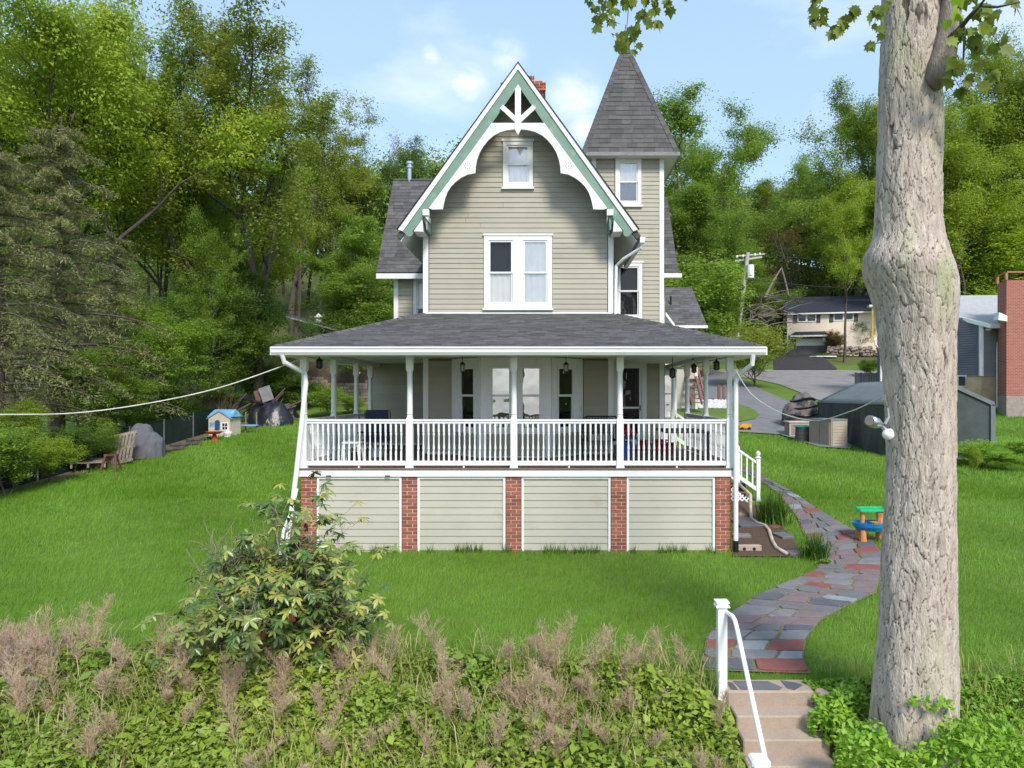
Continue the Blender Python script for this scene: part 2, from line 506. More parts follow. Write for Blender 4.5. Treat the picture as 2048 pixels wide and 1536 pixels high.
def window(root, o, rz, a0, a1, z0, z1, casing=.10, mid=None, up=m_blind, lo=m_dark, sill=True, mat=m_white, gl=None, lab=None, units=1, mull=.12, head=True):
    """double hung window on a wall; local x along the wall, -y outwards. up/lo: what hangs behind the panes"""
    gl = gl or m_glass
    wm = MB(); frame_box(wm, a0, a1, z0, z1, casing, -.045, .05)
    if head: wm.box(a0 - .03, a1 + .03, -.065, -.002, z1 - .001, z1 + .05)
    if sill: wm.box(a0 - .03, a1 + .03, -.085, -.002, z0 - .05, z0 + .001)
    iw = (a1 - a0 - 2 * casing - (units - 1) * mull) / units
    for u in range(1, units):
        x = a0 + casing + u * iw + (u - 1) * mull
        wm.box(x, x + mull, -.043, .05, z0 + casing, z1 - casing)
    wo = wm.build('window', mat, root, loc=(o[0], o[1], 0), rz=rz)
    if lab: wo['label'] = lab
    for u in range(units):
        x0 = a0 + casing + u * (iw + mull); x1 = x0 + iw
        b0 = z0 + casing; b1 = z1 - casing; m = mid if mid is not None else (b0 + b1) / 2
        us = up[u] if isinstance(up, (list, tuple)) else up
        ls = lo[u] if isinstance(lo, (list, tuple)) else lo
        g = gl[u] if isinstance(gl, (list, tuple)) else gl
        for (s0, s1, dy, bk) in ((m - .015, b1, -.01, us), (b0, m + .015, .012, ls)):
            sm = MB(); frame_box(sm, x0, x1, s0, s1, .042, dy - .014, dy + .014)
            sm.build('sash', mat, wo, world=False)
            pm = MB(); pm.box(x0 + .03, x1 - .03, dy - .003, dy + .003, s0 + .03, s1 - .03)
            pm.build('pane', g, wo, world=False)
            if bk is not None:
                bb = MB()
                if bk is m_curtain:
                    for q, (c0, c1) in enumerate(((x0 + .02, x0 + iw * .5),) if o[0] < -1 else ((x1 - iw * .42, x1 - .02),)):
                        pts = []
                        K = 14
                        for r_ in range(7):
                            z = s0 + (s1 - s0) * r_ / 6
                            wd = .55 + .45 * abs(r_ / 6 - .62) * 1.6
                            for k in range(K):
                                xx = (c0 + (c1 - c0) * wd * k / (K - 1)) if o[0] < -1 else (c1 - (c1 - c0) * wd * k / (K - 1))
                                pts.append((xx, dy + .05 + .012 * math.sin(k * 2.2), z))
                        fs = [(r_ * K + k, r_ * K + k + 1, (r_ + 1) * K + k + 1, (r_ + 1) * K + k) for r_ in range(6) for k in range(K - 1)]
                        bb.add(pts, fs)
                    bb.build('curtain', m_curtain, wo, world=False, smooth=True)
                elif bk is not m_dark:
                    # a drawn blind or drape with soft folds
                    pts = []; K = 16
                    amp = .012 if bk is m_blind else .002
                    for r_ in range(2):
                        for k in range(K):
                            pts.append((x0 + (x1 - x0) * k / (K - 1), dy + .035 + amp * math.sin(k * 1.7 + r_), s0 + (s1 - s0) * r_))
                    bb.add(pts, [(k, k + 1, K + k + 1, K + k) for k in range(K - 1)])
                    bb.build('blind', bk, wo, world=False, smooth=True)
    dk = MB(); dk.box(a0 + casing * .5, a1 - casing * .5, .085, .095, z0 + casing * .5, z1 - casing * .5)
    dk.build('unlit_room_panel', m_dark, wo, world=False)  # black panel painted to stand in for the unlit room
    return wo

m_glass3 = glass('window_glass_half', (1, 1, 1), refl=.15)
# ---- body volumes and walls
XL, XR, YW = -3.03, 1.63, 18.0
RX, RZ = -.67, 7.86; SL = 1.4
def gz(x): return RZ - .16 - SL * abs(x - RX)
core = MB()
core.prism([(XL + .02, -3.3), (XR - .02, -3.3), (XR - .02, gz(XR)), (RX, gz(RX)), (XL + .02, gz(XL))], YW + .10, 24.0)
fw = core.build('front_wall', m_siding, house)
HF = [(-1.56, .145, 2.06, 3.95), (-1.09, -.325, 5.07, 6.26), (-2.36, .92, -1.6, 1.0)]
def gext(z):
    if z < gz(XL): return (XL + .12, XR - .12)
    dx = (RZ - .16 - z) / SL
    return (max(XL, RX - dx), min(XR, RX + dx))
siding(fw, (0, YW), (1, 0), 1.96, 7.5, gext, HF)
siding(fw, (0, YW), (1, 0), DECK + .05, .80, (XL + .1, XR - .1), HF)
# corner boards
for x0, x1 in ((XL - .03, XL + .10), (XR - .10, XR + .03)):
    MB().box(x0, x1, YW - .035, YW + .12, -1.5, gz(x0 if x0 < RX else x1) - .05).build('corner_board', m_white, house)
MB().box(XL, XR, YW - .03, YW + .05, 1.93, 2.0).build('frieze_board', m_white, house)
MB().box(XL + .1, XR - .1, YW - .028, YW + .05, DECK, DECK + .06).build('base_board', m_white, house)

window(house, (0, YW), 0, -1.55, .137, 2.10, 3.90, casing=.115, mid=2.98, units=2, mull=.26,
       up=(m_dark, m_blind), lo=(m_blind, m_blind), gl=(m_glass, m_glass3), lab='double window with white frame over the porch roof')
window(house, (0, YW), 0, -1.08, -.335, 5.10, 6.24, casing=.095, up=m_blind, lo=m_blind, gl=m_glass3, lab='small attic window under the gable')

# wing (cross gable)
YWI = 21.25
wing = MB(); wing.box(-4.43, XL + .05, YWI + .1, 24.8, -3.3, 4.0)
MB().box(XR, 3.55, YWI + .5, 24.8, -3.3, 4.0).build('wing_wall', m_siding, house)
ww = wing.build('wing_wall', m_siding, house)
siding(ww, (0, YWI), (1, 0), .9, 3.6, (-4.36, XL - .02), [(-3.92, XL, .9, 3.55)])
lw = MB().box(-5.25, XL + .05, YWI + .1, 24.0, -3.3, 1.1).build('lower_wing_wall', m_siding, house)
siding(lw, (0, YWI), (1, 0), DECK + .04, .85, (-5.2, XL), [])
MB().box(-4.47, -4.34, YWI - .03, YWI + .12, .9, 3.75).build('corner_board', m_white, house)
MB().box(-5.27, XL, YWI - .035, YWI, DECK, DECK + .05).build('base_board', m_white, house)
window(house, (0, YWI), 0, -3.9, -3.0, 1.55, 3.42, casing=.10, up=m_blind, lo=m_dark, lab='wing window half hidden by the front gable')
# roof of the wing
def slab(name, quad, th, mat, parent):
    """quad: 4 corners of the top face"""
    q = [Vector(p) for p in quad]; n = (q[1] - q[0]).cross(q[3] - q[0]).normalized()
    if n.z < 0: n = -n
    lo = [p - n * th for p in q]
    return MB().add(q + lo, [(0, 1, 2, 3), (7, 6, 5, 4), (0, 4, 5, 1), (1, 5, 6, 2), (2, 6, 7, 3), (3, 7, 4, 0)]).build(name, mat, parent)

def shingles(parent, A, B, C, D, exp=.14, tab=.30, parts=0, name='shingle', th=.009, seed=3):
    """shingle tabs on the slope A(eave left) B(eave right) C(top right) D(top left); first `parts` as objects"""
    rg = random.Random(seed)
    A, B, C, D = map(Vector, (A, B, C, D))
    u = (B - A).normalized(); n = (B - A).cross(D - A).normalized()
    if n.z < 0: n = -n
    v = n.cross(u); 
    if v.z < 0: v = -v
    hgt = (D - A).dot(v); rows = int(hgt / exp) + 1
    st = MB(); cnt = 0
    unit = None
    for r in range(rows):
        t = r * exp; e = min(exp * 1.06, hgt - t + .01)
        if e < .02: continue
        tm = (t + e * .4) / hgt
        a = (D - A).dot(u) * tm; b = (B - A).dot(u) + (C - B).dot(u) * tm
        x = a - rg.uniform(0, tab)
        while x < b:
            x0 = max(a, x); wdt = tab * rg.choice((.85, 1, 1, 1.15)); x1 = min(b, x + wdt) - .006
            x += wdt
            if x1 - x0 < .03: continue
            hh = th * rg.uniform(.7, 1.5); dz = rg.uniform(0, .008)
            p = A + u * x0 + v * (t - dz)
            if parts > cnt:
                if unit is None:
                    unit = MB().add([(0, 0, 0), (1, 0, 0), (1, 1, 0), (0, 1, 0), (0, 0, 1), (1, 0, 1), (1, 1, .15), (0, 1, .15)],
                                    [(0, 3, 2, 1), (4, 5, 6, 7), (0, 1, 5, 4), (1, 2, 6, 5), (2, 3, 7, 6), (3, 0, 4, 7)]).mesh('shingle', m_shing)
                o = bpy.data.objects.new(name, unit); COL.objects.link(o); o.parent = parent
                mt = Matrix((u * (x1 - x0), v * (e + dz), n * hh)).transposed().to_4x4()
                mt.translation = p - wloc(parent)
                o.matrix_local = mt
                cnt += 1
            else:
                q = [p, p + u * (x1 - x0), p + u * (x1 - x0) + v * (e + dz), p + v * (e + dz)]
                up_ = [q[0] + n * hh, q[1] + n * hh, q[2] + n * hh * .15, q[3] + n * hh * .15]
                st.add(q + up_, [(4, 5, 6, 7), (0, 1, 5, 4), (1, 2, 6, 5), (3, 0, 4, 7)])
    if st.v:
        o = st.build(name, m_shing_st, parent); o['kind'] = 'stuff'

# joined shingles: tone changes from tab to tab by a cell noise on position
m_shing_st = M('dark_shingle_field', (.122, .118, .118), .9, .2, 6.0, .5, 120, col2=(.075, .072, .072))
_t = m_shing_st.node_tree; _n = _t.nodes; _l = _t.links
_g = _n.new('ShaderNodeNewGeometry')
_mx = _n.new('ShaderNodeHueSaturation'); _rr = _n.new('ShaderNodeMapRange'); _rr.inputs['To Min'].default_value = .72; _rr.inputs['To Max'].default_value = 1.28
_l.new(_g.outputs['Random Per Island'], _rr.inputs['Value']); _l.new(_rr.outputs['Result'], _mx.inputs['Value'])
_b = _n['Principled BSDF']; _src = _b.inputs['Base Color'].links[0].from_socket
_l.new(_src, _mx.inputs['Color']); _l.new(_mx.outputs['Color'], _b.inputs['Base Color'])

WR = [(-4.87, 20.75, 3.46), (-1.6, 20.75, 3.46), (-1.6, 23.1, 6.82), (-4.87, 23.1, 6.82)]
wr = slab('wing_roof', WR, .10, m_shing_flat, house)
shingles(wr, *WR, exp=.15, parts=0, seed=5)
slab('wing_roof', [(-1.6, 25.45, 3.46), (-4.87, 25.45, 3.46), (-4.87, 23.1, 6.82), (-1.6, 23.1, 6.82)], .10, m_shing_flat, house)
MB().add([(-4.43, 21.3, 3.4), (-4.43, 24.9, 3.4), (-4.43, 23.1, 6.5), (-4.3, 21.3, 3.4), (-4.3, 24.9, 3.4), (-4.3, 23.1, 6.5)], [(0, 1, 2), (5, 4, 3), (0, 3, 4, 1), (1, 4, 5, 2), (2, 5, 3, 0)]).build('gable_wall', m_siding, house)
MB().box(-4.87, XL, 20.72, 20.76, 3.27, 3.42).build('eave_board', m_trim_w, house)
WR2 = [(3.44, 21.35, 3.46), (3.90, 21.35, 3.46), (3.90, 23.4, 6.3), (3.44, 23.4, 6.3)]
wr2 = slab('wing_roof', WR2, .10, m_shing_flat, house)
shingles(wr2, *WR2, exp=.15, seed=6)
gm = MB(); gm.box(3.42, 3.96, 21.20, 21.34, 3.38, 3.50); gm.build('gutter', m_white, house)
# vent pipe on the ridge
vp = MB(); vp.lathe([(.075, 6.7), (.075, 7.15), (.11, 7.16), (.11, 7.22), (.085, 7.23), (.085, 7.28), (.12, 7.29), (.12, 7.36)], -4.36, 23.1, 14)
vp.build('vent_pipe', m_steel, house, smooth=False)

# ---- main gable roof
YR0 = 17.35
def roofplane(s):
    x1 = RX + s * 2.93
    z1 = RZ - SL * 2.93
    q = [(x1, YR0, z1), (x1, 24.3, z1), (RX, 24.3, RZ), (RX, YR0, RZ)]
    return slab('gable_roof', q, .13, m_shing_flat, house)
roofplane(-1); roofplane(1)
# rake trim, green band, scroll board  (outlines measured on the front of the gable)
def zz(x, y, Y=YR0):   # detail-view coordinates to the gable plane
    px = 780 + x / 2.743; py = 80 + y / 2.743
    return ((px - 1093) / 1450 * Y, (786 - py) / 1450 * Y)
AX = zz(703, 0)[0]
def mir(p): return (2 * AX - p[0], p[1])
barge = thing('x', None, None); bpy.data.objects.remove(barge)
ap = zz(703, 132); ap2 = zz(703, 166); ap3 = zz(703, 252)
eo = zz(46, 1042); ei = zz(72, 1052)
for sg in (0, 1):
    f = (lambda p: p) if sg == 0 else mir
    MB().prism([f(ap), f(eo), f(ei), f(ap2)], YR0 - .06, YR0 + .06).build('rake_trim', m_white, house)
    # dark drip edge
    up_ = (ap[0], ap[1] + .035); eu = (eo[0] - .035, eo[1] + .01)
    MB().prism([f(up_), f(eu), f(eo), f(ap)], YR0 - .075, YR0 + .05).build('drip_edge', m_black, house)
    g = [ap2, ei]
    cxb, czb = zz(107, 1060)
    rb = .087
    ball = [(cxb + rb * math.cos(t), czb + rb * math.sin(t)) for t in np.linspace(math.radians(200), math.radians(390), 12)]
    g = [ap2, zz(62, 1046)] + ball + [zz(178, 985), zz(215, 925), zz(330, 775), zz(450, 612), zz(558, 462), ap3]
    MB().prism([f(p) for p in g], YR0 - .03, YR0 + .03).build('bargeboard', m_green, house, )
    sc = [(703, 462), (560, 462), (470, 586), (330, 775), (216, 927), (235, 934), (292, 933), (297, 905), (305, 872), (318, 838), (336, 810), (360, 785), (390, 762), (425, 744), (470, 735),
          (472, 700), (480, 660), (494, 622), (514, 588), (540, 556), (570, 530), (605, 512), (640, 502), (672, 497), (703, 496)]
    MB().prism([f(zz(x, y)) for x, y in sc], YR0 - .085, YR0 - .032).build('scroll_board', m_white, house)
    # rays
    a = zz(700, 452); b = zz(613, 372)
    d = Vector((b[0] - a[0], 0, b[1] - a[1])).normalized(); n_ = Vector((-d.z, 0, d.x))
    q = [Vector((a[0], 0, a[1])) + n_ * .055, Vector((a[0], 0, a[1])) - n_ * .055, Vector((b[0], 0, b[1])) - n_ * .055, Vector((b[0], 0, b[1])) + n_ * .055]
    MB().prism([f((p.x, p.z)) for p in q], YR0 - .09, YR0 - .034).build('gable_ray', m_white, house)
    # rosette holes
    hm = MB()
    for (cx_, cy_) in ((566, 495), (427, 697)):
        c = f(zz(cx_, cy_))
        for k in range(9):
            r_ = 0 if k == 8 else .07
            px_, pz_ = c[0] + r_ * math.cos(k * math.pi / 4), c[1] + r_ * math.sin(k * math.pi / 4)
            hm.add([(px_ + .012 * math.cos(t), YR0 - .0865, pz_ + .012 * math.sin(t)) for t in np.linspace(0, 5.2, 6)] + [(px_ + .012 * math.cos(t), YR0 - .08, pz_ + .012 * math.sin(t)) for t in np.linspace(0, 5.2, 6)],
                   [(0, 1, 2, 3, 4, 5)] + [(i, i + 6, (i + 1) % 6 + 6, (i + 1) % 6) for i in range(6)])
    hm.build('rosette_holes', m_black, house)
    # corner bracket under the rake
    bx, bz = f(zz(200, 948))
    bk = MB().box(bx - .075, bx + .075, YR0 - .10, YR0 + .05, bz - .08, bz + .06)
    bk.prism([(bx - .05, bz - .08), (bx + .06 if sg == 0 else bx - .06, bz - .08), (bx + .05 if sg == 0 else bx - .05, bz - .2)], YR0 - .06, YR0 + .3)
    bo = bk.build('bracket', m_white, house)
    MB().prism([(bx - .03, bz - .09), (bx + .03, bz - .09), (bx + .03, bz - .40), (bx, bz - .42)], YR0 - .02, YW - .03).build('bracket_brace', m_green, bo)
    p1, p2, p3 = f(zz(178, 985)), f(zz(182, 1052)), f(zz(130, 1050))
    MB().prism([p1, p2, p3], YR0 - .02, YW - .03).build('eave_return', m_white, house)
kp = [zz(703, 254), zz(687, 278), zz(687, 500), zz(703, 530), zz(719, 500), zz(719, 278)]
MB().prism(kp, YR0 - .115, YR0 - .088).build('king_post', m_white, house)
# soffits (pale underside)
for s in (-1, 1):
    x0 = RX + s * 2.84; x1 = RX + s * 2.3
    q = [(x0, YR0 + .05, RZ - SL * 2.84 - .235), (x0, 24, RZ - SL * 2.84 - .235), (x1, 24, RZ - SL * 2.3 - .235), (x1, YR0 + .05, RZ - SL * 2.3 - .235)]
    slab('soffit', q, .02, m_trim_w, house)
# side gutter with outlet and pipe
gx = RX + 2.93
gm = MB(); zg = RZ - SL * 2.93
gm.prism([(gx - .02, zg - .16), (gx + .08, zg - .16), (gx + .11, zg - .04), (gx + .10, zg - .03), (gx - .02, zg - .03)], YR0 - .02, 21.0)
gm.build('gutter', m_white, house)
MB().tube([(gx + .04, 17.42, zg - .16), (gx + .02, 17.45, zg - .26), (gx - .38, 17.75, zg - .48), (XR + .09, 17.9, zg - .62), (XR + .07, 17.93, 1.9), (XR + .10, 17.80, 1.86)], .04, 8).build('downpipe', m_white, house)

# ---- chimney with bricks
def bricks(parent, x0, x1, y, z0, z1, ch=.072, bl=.205, seed=1, gap=.019, depth=.10, maxn=999, rz=0):
    rg = random.Random(seed)
    bm_ = MB().bevbox(-.5, .5, -.5, .5, -.5, .5, .04).mesh('brick', m_brick)
    n = int(round((z1 - z0) / ch)); c = (z1 - z0) / n
    for i in range(n):
        x = x0 - (bl + gap) * (.5 if i % 2 else 0)
        while x < x1 - .02:
            a = max(x0, x); b = min(x1, x + bl)
            x += bl + gap
            if b - a < .03: continue
            link('brick', bm_, parent, loc=((a + b) / 2, y + depth / 2 - rg.uniform(.003, .009), z0 + (i + .5) * c), scale=(b - a, depth, c - gap))
ch = MB(); ch.box(-1.22, -.10, 20.75, 21.6, 6.3, 8.95)
cho = ch.build('chimney', m_mortar, house)
bricks(cho, -1.22, -.10, 20.74, 8.3, 8.62, seed=2)
bricks(cho, -1.31, -.02, 20.66, 8.62, 8.86, seed=3)
bricks(cho, -1.22, -.10, 20.74, 8.86, 8.94, seed=4)
MB().box(-1.30, -.03, 20.68, 21.7, 8.63, 8.85).build('corbel', m_mortar, cho)
bricks(cho, -.95, -.35, 20.82, 8.94, 9.12, seed=5)
MB().box(-.94, -.36, 20.84, 21.5, 8.94, 9.11).build('flue', m_mortar, cho)

# ---- tower
TX0, TX1, TY = 1.34, 3.41, 21.2
tw = MB(); tw.box(TX0, TX1 - .01, TY + .10, TY + 2.1, -3.3, 6.95)
two = tw.build('tower_wall', m_siding, house)
TH = [(1.99, 2.78, 5.46, 6.87), (2.00, 2.82, 2.1, 3.82), (1.85, 2.92, -1.6, 1.05)]
siding(two, (0, TY), (1, 0), 1.15, 6.95, (TX0 + .10, TX1 - .10), TH)
siding(two, (0, TY), (1, 0), DECK + .05, .95, (TX0, TX1 - .10), TH)
MB().box(TX1 - .11, TX1 + .02, TY - .035, TY + .13, -1.5, 6.98).build('corner_board', m_white, house)
MB().box(TX0 - .02, TX0 + .11, TY - .035, TY + .13, 1.0, 6.98).build('corner_board', m_white, house)
MB().box(TX0 + .11, TX1 - .11, TY - .03, TY + .1, 6.87, 6.98).build('frieze_board', m_white, house)
window(house, (0, TY), 0, 2.01, 2.77, 5.48, 6.85, casing=.10, up=m_blind, lo=m_dark, gl=m_glass3, lab='upper tower window below the pointed roof')  # upper white blind stands in for light reflected in the top pane
window(house, (0, TY), 0, 2.02, 2.80, 2.15, 3.80, casing=.10, up=m_dark, lo=m_dark, gl=m_glass, lab='lower tower window beside the gutter pipe')
# tower roof
tcx, tcy = 2.42, TY + 1.05
Ze = 6.92; he = 1.40
Zm = 10.35; hm_ = .17; Zt = 10.75
def ring(z, r): return [Vector((tcx + a * r, tcy + b * r, z)) for a, b in ((-1, -1), (1, -1), (1, 1), (-1, 1))]
r0, r1, r2 = ring(Ze, he), ring(Zm, hm_), ring(Zt, .05)
trm = MB().add(r0 + r1 + r2, [(i, (i + 1) % 4, 4 + (i + 1) % 4, 4 + i) for i in range(4)] + [(4 + i, 4 + (i + 1) % 4, 8 + (i + 1) % 4, 8 + i) for i in range(4)] + [(8, 9, 10, 11), (3, 2, 1, 0)])
tro = trm.build('tower_roof', m_shing_flat, house)
shingles(tro, r0[0], r0[1], r1[1], r1[0], exp=.165, tab=.34, parts=300, seed=9, th=.014)
shingles(tro, r0[1], r0[2], r1[2], r1[1], exp=.165, tab=.34, seed=10, th=.014)
shingles(tro, r0[3], r0[0], r1[0], r1[3], exp=.165, tab=.34, seed=11, th=.014)
# hip caps
for i in (0, 1):
    a, b = r0[i], r1[i]
    d = (b - a); n_ = int(d.length / .17); d.normalize()
    sx = -1 if i == 0 else 1
    out_ = Vector((sx, -1, 0)).normalized(); nrm = (out_ - d * out_.dot(d)).normalized()
    sd = d.cross(nrm).normalized()
    for side in (1, -1):
        # each cap lies flat on its own slope
        hv = (Vector((-sx, 0, 0)) if (side == 1) else Vector((0, 1, 0)))
        hv = (hv - d * hv.dot(d)).normalized()
        nn = d.cross(hv).normalized()
        if nn.dot(nrm) < 0: nn = -nn
        for k in range(n_):
            p = a + d * (k * .17)
            q = [p + nn * .010, p + d * .178 + nn * .004, p + d * .178 + hv * .13 + nn * .004, p + hv * .13 + nn * .010]
            q2 = [c + nn * .016 for c in q]
            MB().add(q + q2, [(0, 3, 2, 1), (4, 5, 6, 7), (0, 1, 5, 4), (1, 2, 6, 5), (2, 3, 7, 6), (3, 0, 4, 7)]).build('ridge_cap', m_shing, tro)
fm = MB(); 
for (x0, x1, y0, y1) in ((tcx - he - .02, tcx + he + .02, tcy - he - .03, tcy - he), (tcx - he - .02, tcx - he, tcy - he, tcy + he), (tcx + he, tcx + he + .02, tcy - he, tcy + he)):
    fm.box(x0, x1, y0, y1, Ze - .10, Ze + .005)
fm.build('eave_board', M('eave_shadow_grey', (.26, .26, .26), .6), house)  # grey puts the thin shadow along the tower eave into the colour
MB().box(tcx - he, tcx + he, tcy - he, tcy + he, Ze - .08, Ze - .02).build('soffit', m_trim_w, house)
MB().tube([(tcx, tcy, Zt - .05), (tcx, tcy, Zt + .55)], .012, 6).build('finial_rod', m_black, house)

# ---- porch
PX0, PX1 = -4.93, 3.72
PF = 14.75
posts_x = [-4.93, -2.78, -.661, 1.495, 3.72]
dk = MB(); dk.box(PX0 - .08, PX1 + .08, 14.62, 21.3, DECK - .12, DECK - .03)
deck = dk.build('deck', m_deck, house)
y = 14.60; k = 0
bme = MB().bevbox(-.5, .5, 0, .135, -.03, 0, .006).mesh('deck_board', m_deck)
while y < 21.15:
    if y < YW - .1 or True:
        link('deck_board', bme, deck, loc=((PX0 + PX1) / 2, y, DECK + (.001 if k % 2 else 0)), scale=(PX1 - PX0 + .22, 1, 1))
    y += .141; k += 1
MB().box(PX0 - .06, PX1 + .06, 14.635, 14.70, DECK - .17, DECK - .03).build('skirt_band', m_white, house)
MB().box(PX0 - .06, PX1 + .06, 14.615, 14.64, DECK - .165, DECK - .035).build('fascia', m_white, house)
MB().box(PX1 + .06, PX1 + .12, 14.62, 19.0, DECK - .17, DECK - .03).build('fascia', m_white, house)
MB().box(PX0 - .12, PX0 - .06, 14.62, 21.3, DECK - .17, DECK - .03).build('fascia', m_white, house)
# brick piers and skirt panels
piers = [(-4.965, -4.655), (-2.92, -2.62), (-.82, -.515), (1.305, 1.61), (3.415, 3.73)]
for i, (a, b) in enumerate(piers):
    p = MB().box(a + .004, b - .004, 14.66, 14.95, -3.4, DECK - .17).build('brick_pier', m_mortar, house)
    bricks(p, a, b, 14.653, -3.30, DECK - .17, seed=20 + i)
m_panel = M('pale_sage_siding', (.475, .445, .37), .6, .05, 1.2, .05, 60, rnd=.03, dirt=((.36, .34, .25), 2.5, .62, .85))
pboard = MB().add(_bd.v, _bd.f).mesh('siding_board', m_panel)
for i in range(4):
    a = piers[i][1] + .01; b = piers[i + 1][0] - .01
    fr = MB(); frame_box(fr, a, b, -3.36, DECK - .175, .045, 14.655, 14.72)
    pn = fr.build('skirt_panel', m_white, house)
    MB().box(a + .03, b - .03, 14.74, 14.78, -3.36, DECK - .2).build('backing', m_panel, pn)
    siding(pn, (0, 14.70), (1, 0), -3.33, DECK - .22, (a + .045, b - .045), exp=.142, me=pboard)
MB().box(PX0 - .02, PX0, 14.9, 21, -3.4, DECK - .16).build('side_skirt', m_panel, house)
MB().box(PX1, PX1 + .02, 14.9, 21, -3.4, DECK - .16).build('side_skirt', m_panel, house)
# small brown vents in the band
for px in (657, 775):
    x = P(px, 0, 14.6).x
    MB().box(x - .05, x + .05, 14.595, 14.62, DECK - .165, DECK - .14).build('vent_block', M('brown_block', (.12, .06, .04)), house)

# posts (turned)
def post_mesh():
    m = MB()
    b = .068
    m.prism([(-.085, 0), (.085, 0), (b, .10), (-b, .10)], -.08, .08)
    m.box(-b, b, -b, b, .10, .98)
    m.prism([(-b, .98), (b, .98), (.050, 1.03), (-.050, 1.03)], -.06, .06)
    m.lathe([(.058, 1.03), (.062, 1.05), (.050, 1.07), (.062, 1.09), (.058, 1.12), (.056, 1.40), (.054, 1.72), (.052, 1.88), (.058, 1.90), (.050, 1.92), (.062, 1.94), (.058, 1.96)], 0, 0, 14)
    m.prism([(-.052, 1.96), (.052, 1.96), (b, 2.0), (-b, 2.0)], -.06, .06)
    m.box(-b, b, -b, b, 2.0, 2.33)
    return m.mesh('porch_post', m_white)
pme = post_mesh()
for x in posts_x: link('porch_post', pme, house, loc=(x, PF, DECK))
ly = [16.8, 18.8, 20.3]; ry = [16.93, 19.15, 21.3]
for y in ly: link('porch_post', pme, house, loc=(PX0, y, DECK))
for y in ry: link('porch_post', pme, house, loc=(PX1, y, DECK))
MB().box(3.42, 4.0, 22.3, 22.4, -3, .86).build('rear_wall', m_white, house)
window(house, (0, 22.28), 0, 3.50, 3.98, -.7, .65, casing=.07, up=m_dark, lo=m_dark, gl=m_glass2, lab='narrow window seen behind the side porch posts')

# railings
bal = MB().box(-.018, .018, -.018, .018, 0, .22)
bal.lathe([(.015, .22), (.024, .26), (.016, .36), (.015, .50), (.022, .56), (.015, .60)], 0, 0, 8)
bal.box(-.018, .018, -.018, .018, .60, .80)
balm = bal.mesh('baluster', m_white)
def railing(a, b, foot=True, root=house):
    """rail from a=(x,y) to b=(x,y) on the deck"""
    a = Vector(a); b = Vector(b); d = b - a; Ln = d.length; rz = math.atan2(d.y, d.x)
    m = MB()
    m.box(0, Ln, -.035, .035, .05, .14); m.box(0, Ln, -.028, .028, .90, .95); m.box(0, Ln, -.045, .045, .95, .985)
    if foot: m.box(Ln * .52 - .018, Ln * .52 + .018, -.018, .018, 0, .05)
    r = m.build('railing', m_white, root, loc=(a.x, a.y, DECK), rz=rz)
    n = int(round(Ln / .107))
    for i in range(1, n):
        link('baluster', balm, r, loc=(Ln * i / n, 0, .125), world=False)
    return r
for i in range(4): railing((posts_x[i] + .068, PF), (posts_x[i + 1] - .068, PF))
railing((PX0, PF + .07), (PX0, ly[0] - .07)); railing((PX0, ly[0] + .07), (PX0, ly[1] - .07)); railing((PX0, ly[1] + .07), (PX0, ly[2] - .07))
railing((PX1, PF + .07), (PX1, ry[0] - .07)); railing((PX1, ry[0] + .07), (PX1, ry[1] - .07))

# ceiling and beams
ZC = .86
ce = MB(); ce.box(PX0 - .1, PX1 + .1, PF - .1, 21.3, ZC, ZC + .03); ce.build('porch_ceiling', m_ceil, house)
bmx = MB(); bmx.box(PX0 - .07, PX1 + .07, PF - .07, PF + .07, .765, ZC - .001)
bmx.box(PX0 - .07, PX0 + .07, PF + .071, 21.2, .765, ZC - .002); bmx.box(PX1 - .07, PX1 + .07, PF + .071, 22, .765, ZC - .002)
bmx.build('porch_beam', m_white, house)
# roof
E0 = (-5.28, 14.08, .90); E1 = (4.20, 14.08, .90); T1_ = (XR + .02, YW - .01, 1.97); T0 = (XL - .02, YW - .01, 1.97)
prf = slab('porch_roof', [E0, E1, T1_, T0], .05, m_shing_flat, house)
shingles(prf, E0, E1, T1_, T0, exp=.14, parts=0, seed=12)
BL = (-5.28, 21.6, .90); BT = (XL - .02, 21.6, 1.97)
prl = slab('porch_roof', [BL, E0, T0, BT], .05, m_shing_flat, house)
shingles(prl, BL, E0, T0, BT, exp=.14, seed=13)
BR = (4.20, 22.6, .90); BT2 = (XR + .02, 22.6, 1.97)
prr = slab('porch_roof', [E1, BR, BT2, T1_], .05, m_shing_flat, house)
shingles(prr, E1, BR, BT2, T1_, exp=.14, seed=14)
for a, b in ((E0, T0), (E1, T1_)):
    a = Vector(a) + Vector((0, 0, .012)); b = Vector(b) + Vector((0, 0, .012)); d = b - a; n_ = int(d.length / .2); d.normalize()
    s = d.cross(Vector((0, 0, 1))).normalized()
    st = MB()
    for k in range(n_):
        p = a + d * (k * .2); e = p + d * .21
        st.add([p - s * .12 - Vector((0, 0, .02)), p + Vector((0, 0, .028)), p + s * .12 - Vector((0, 0, .02)), e - s * .12 - Vector((0, 0, .03)), e + Vector((0, 0, .016)), e + s * .12 - Vector((0, 0, .03))],
               [(0, 1, 4, 3), (1, 2, 5, 4), (0, 2, 1)])
    st.build('hip_cap', m_shing_st, prf if a.x < 0 else prf)
sf = MB(); sf.box(-5.24, 4.16, 14.12, PF - .10, .735, .765); sf.build('soffit', m_trim_w, house)
sf = MB(); sf.box(-5.24, PX0 - .1, PF - .09, 21.6, .735, .765); sf.build('soffit', m_trim_w, house)
MB().box(PX1 + .1, 4.16, PF - .09, 22.6, .735, .765).build('soffit', m_trim_w, house)
gp = [(14.09, .735), (14.02, .735), (13.985, .79), (13.985, .855), (13.965, .862), (13.965, .895), (14.0, .895), (14.0, .88), (14.09, .88)]
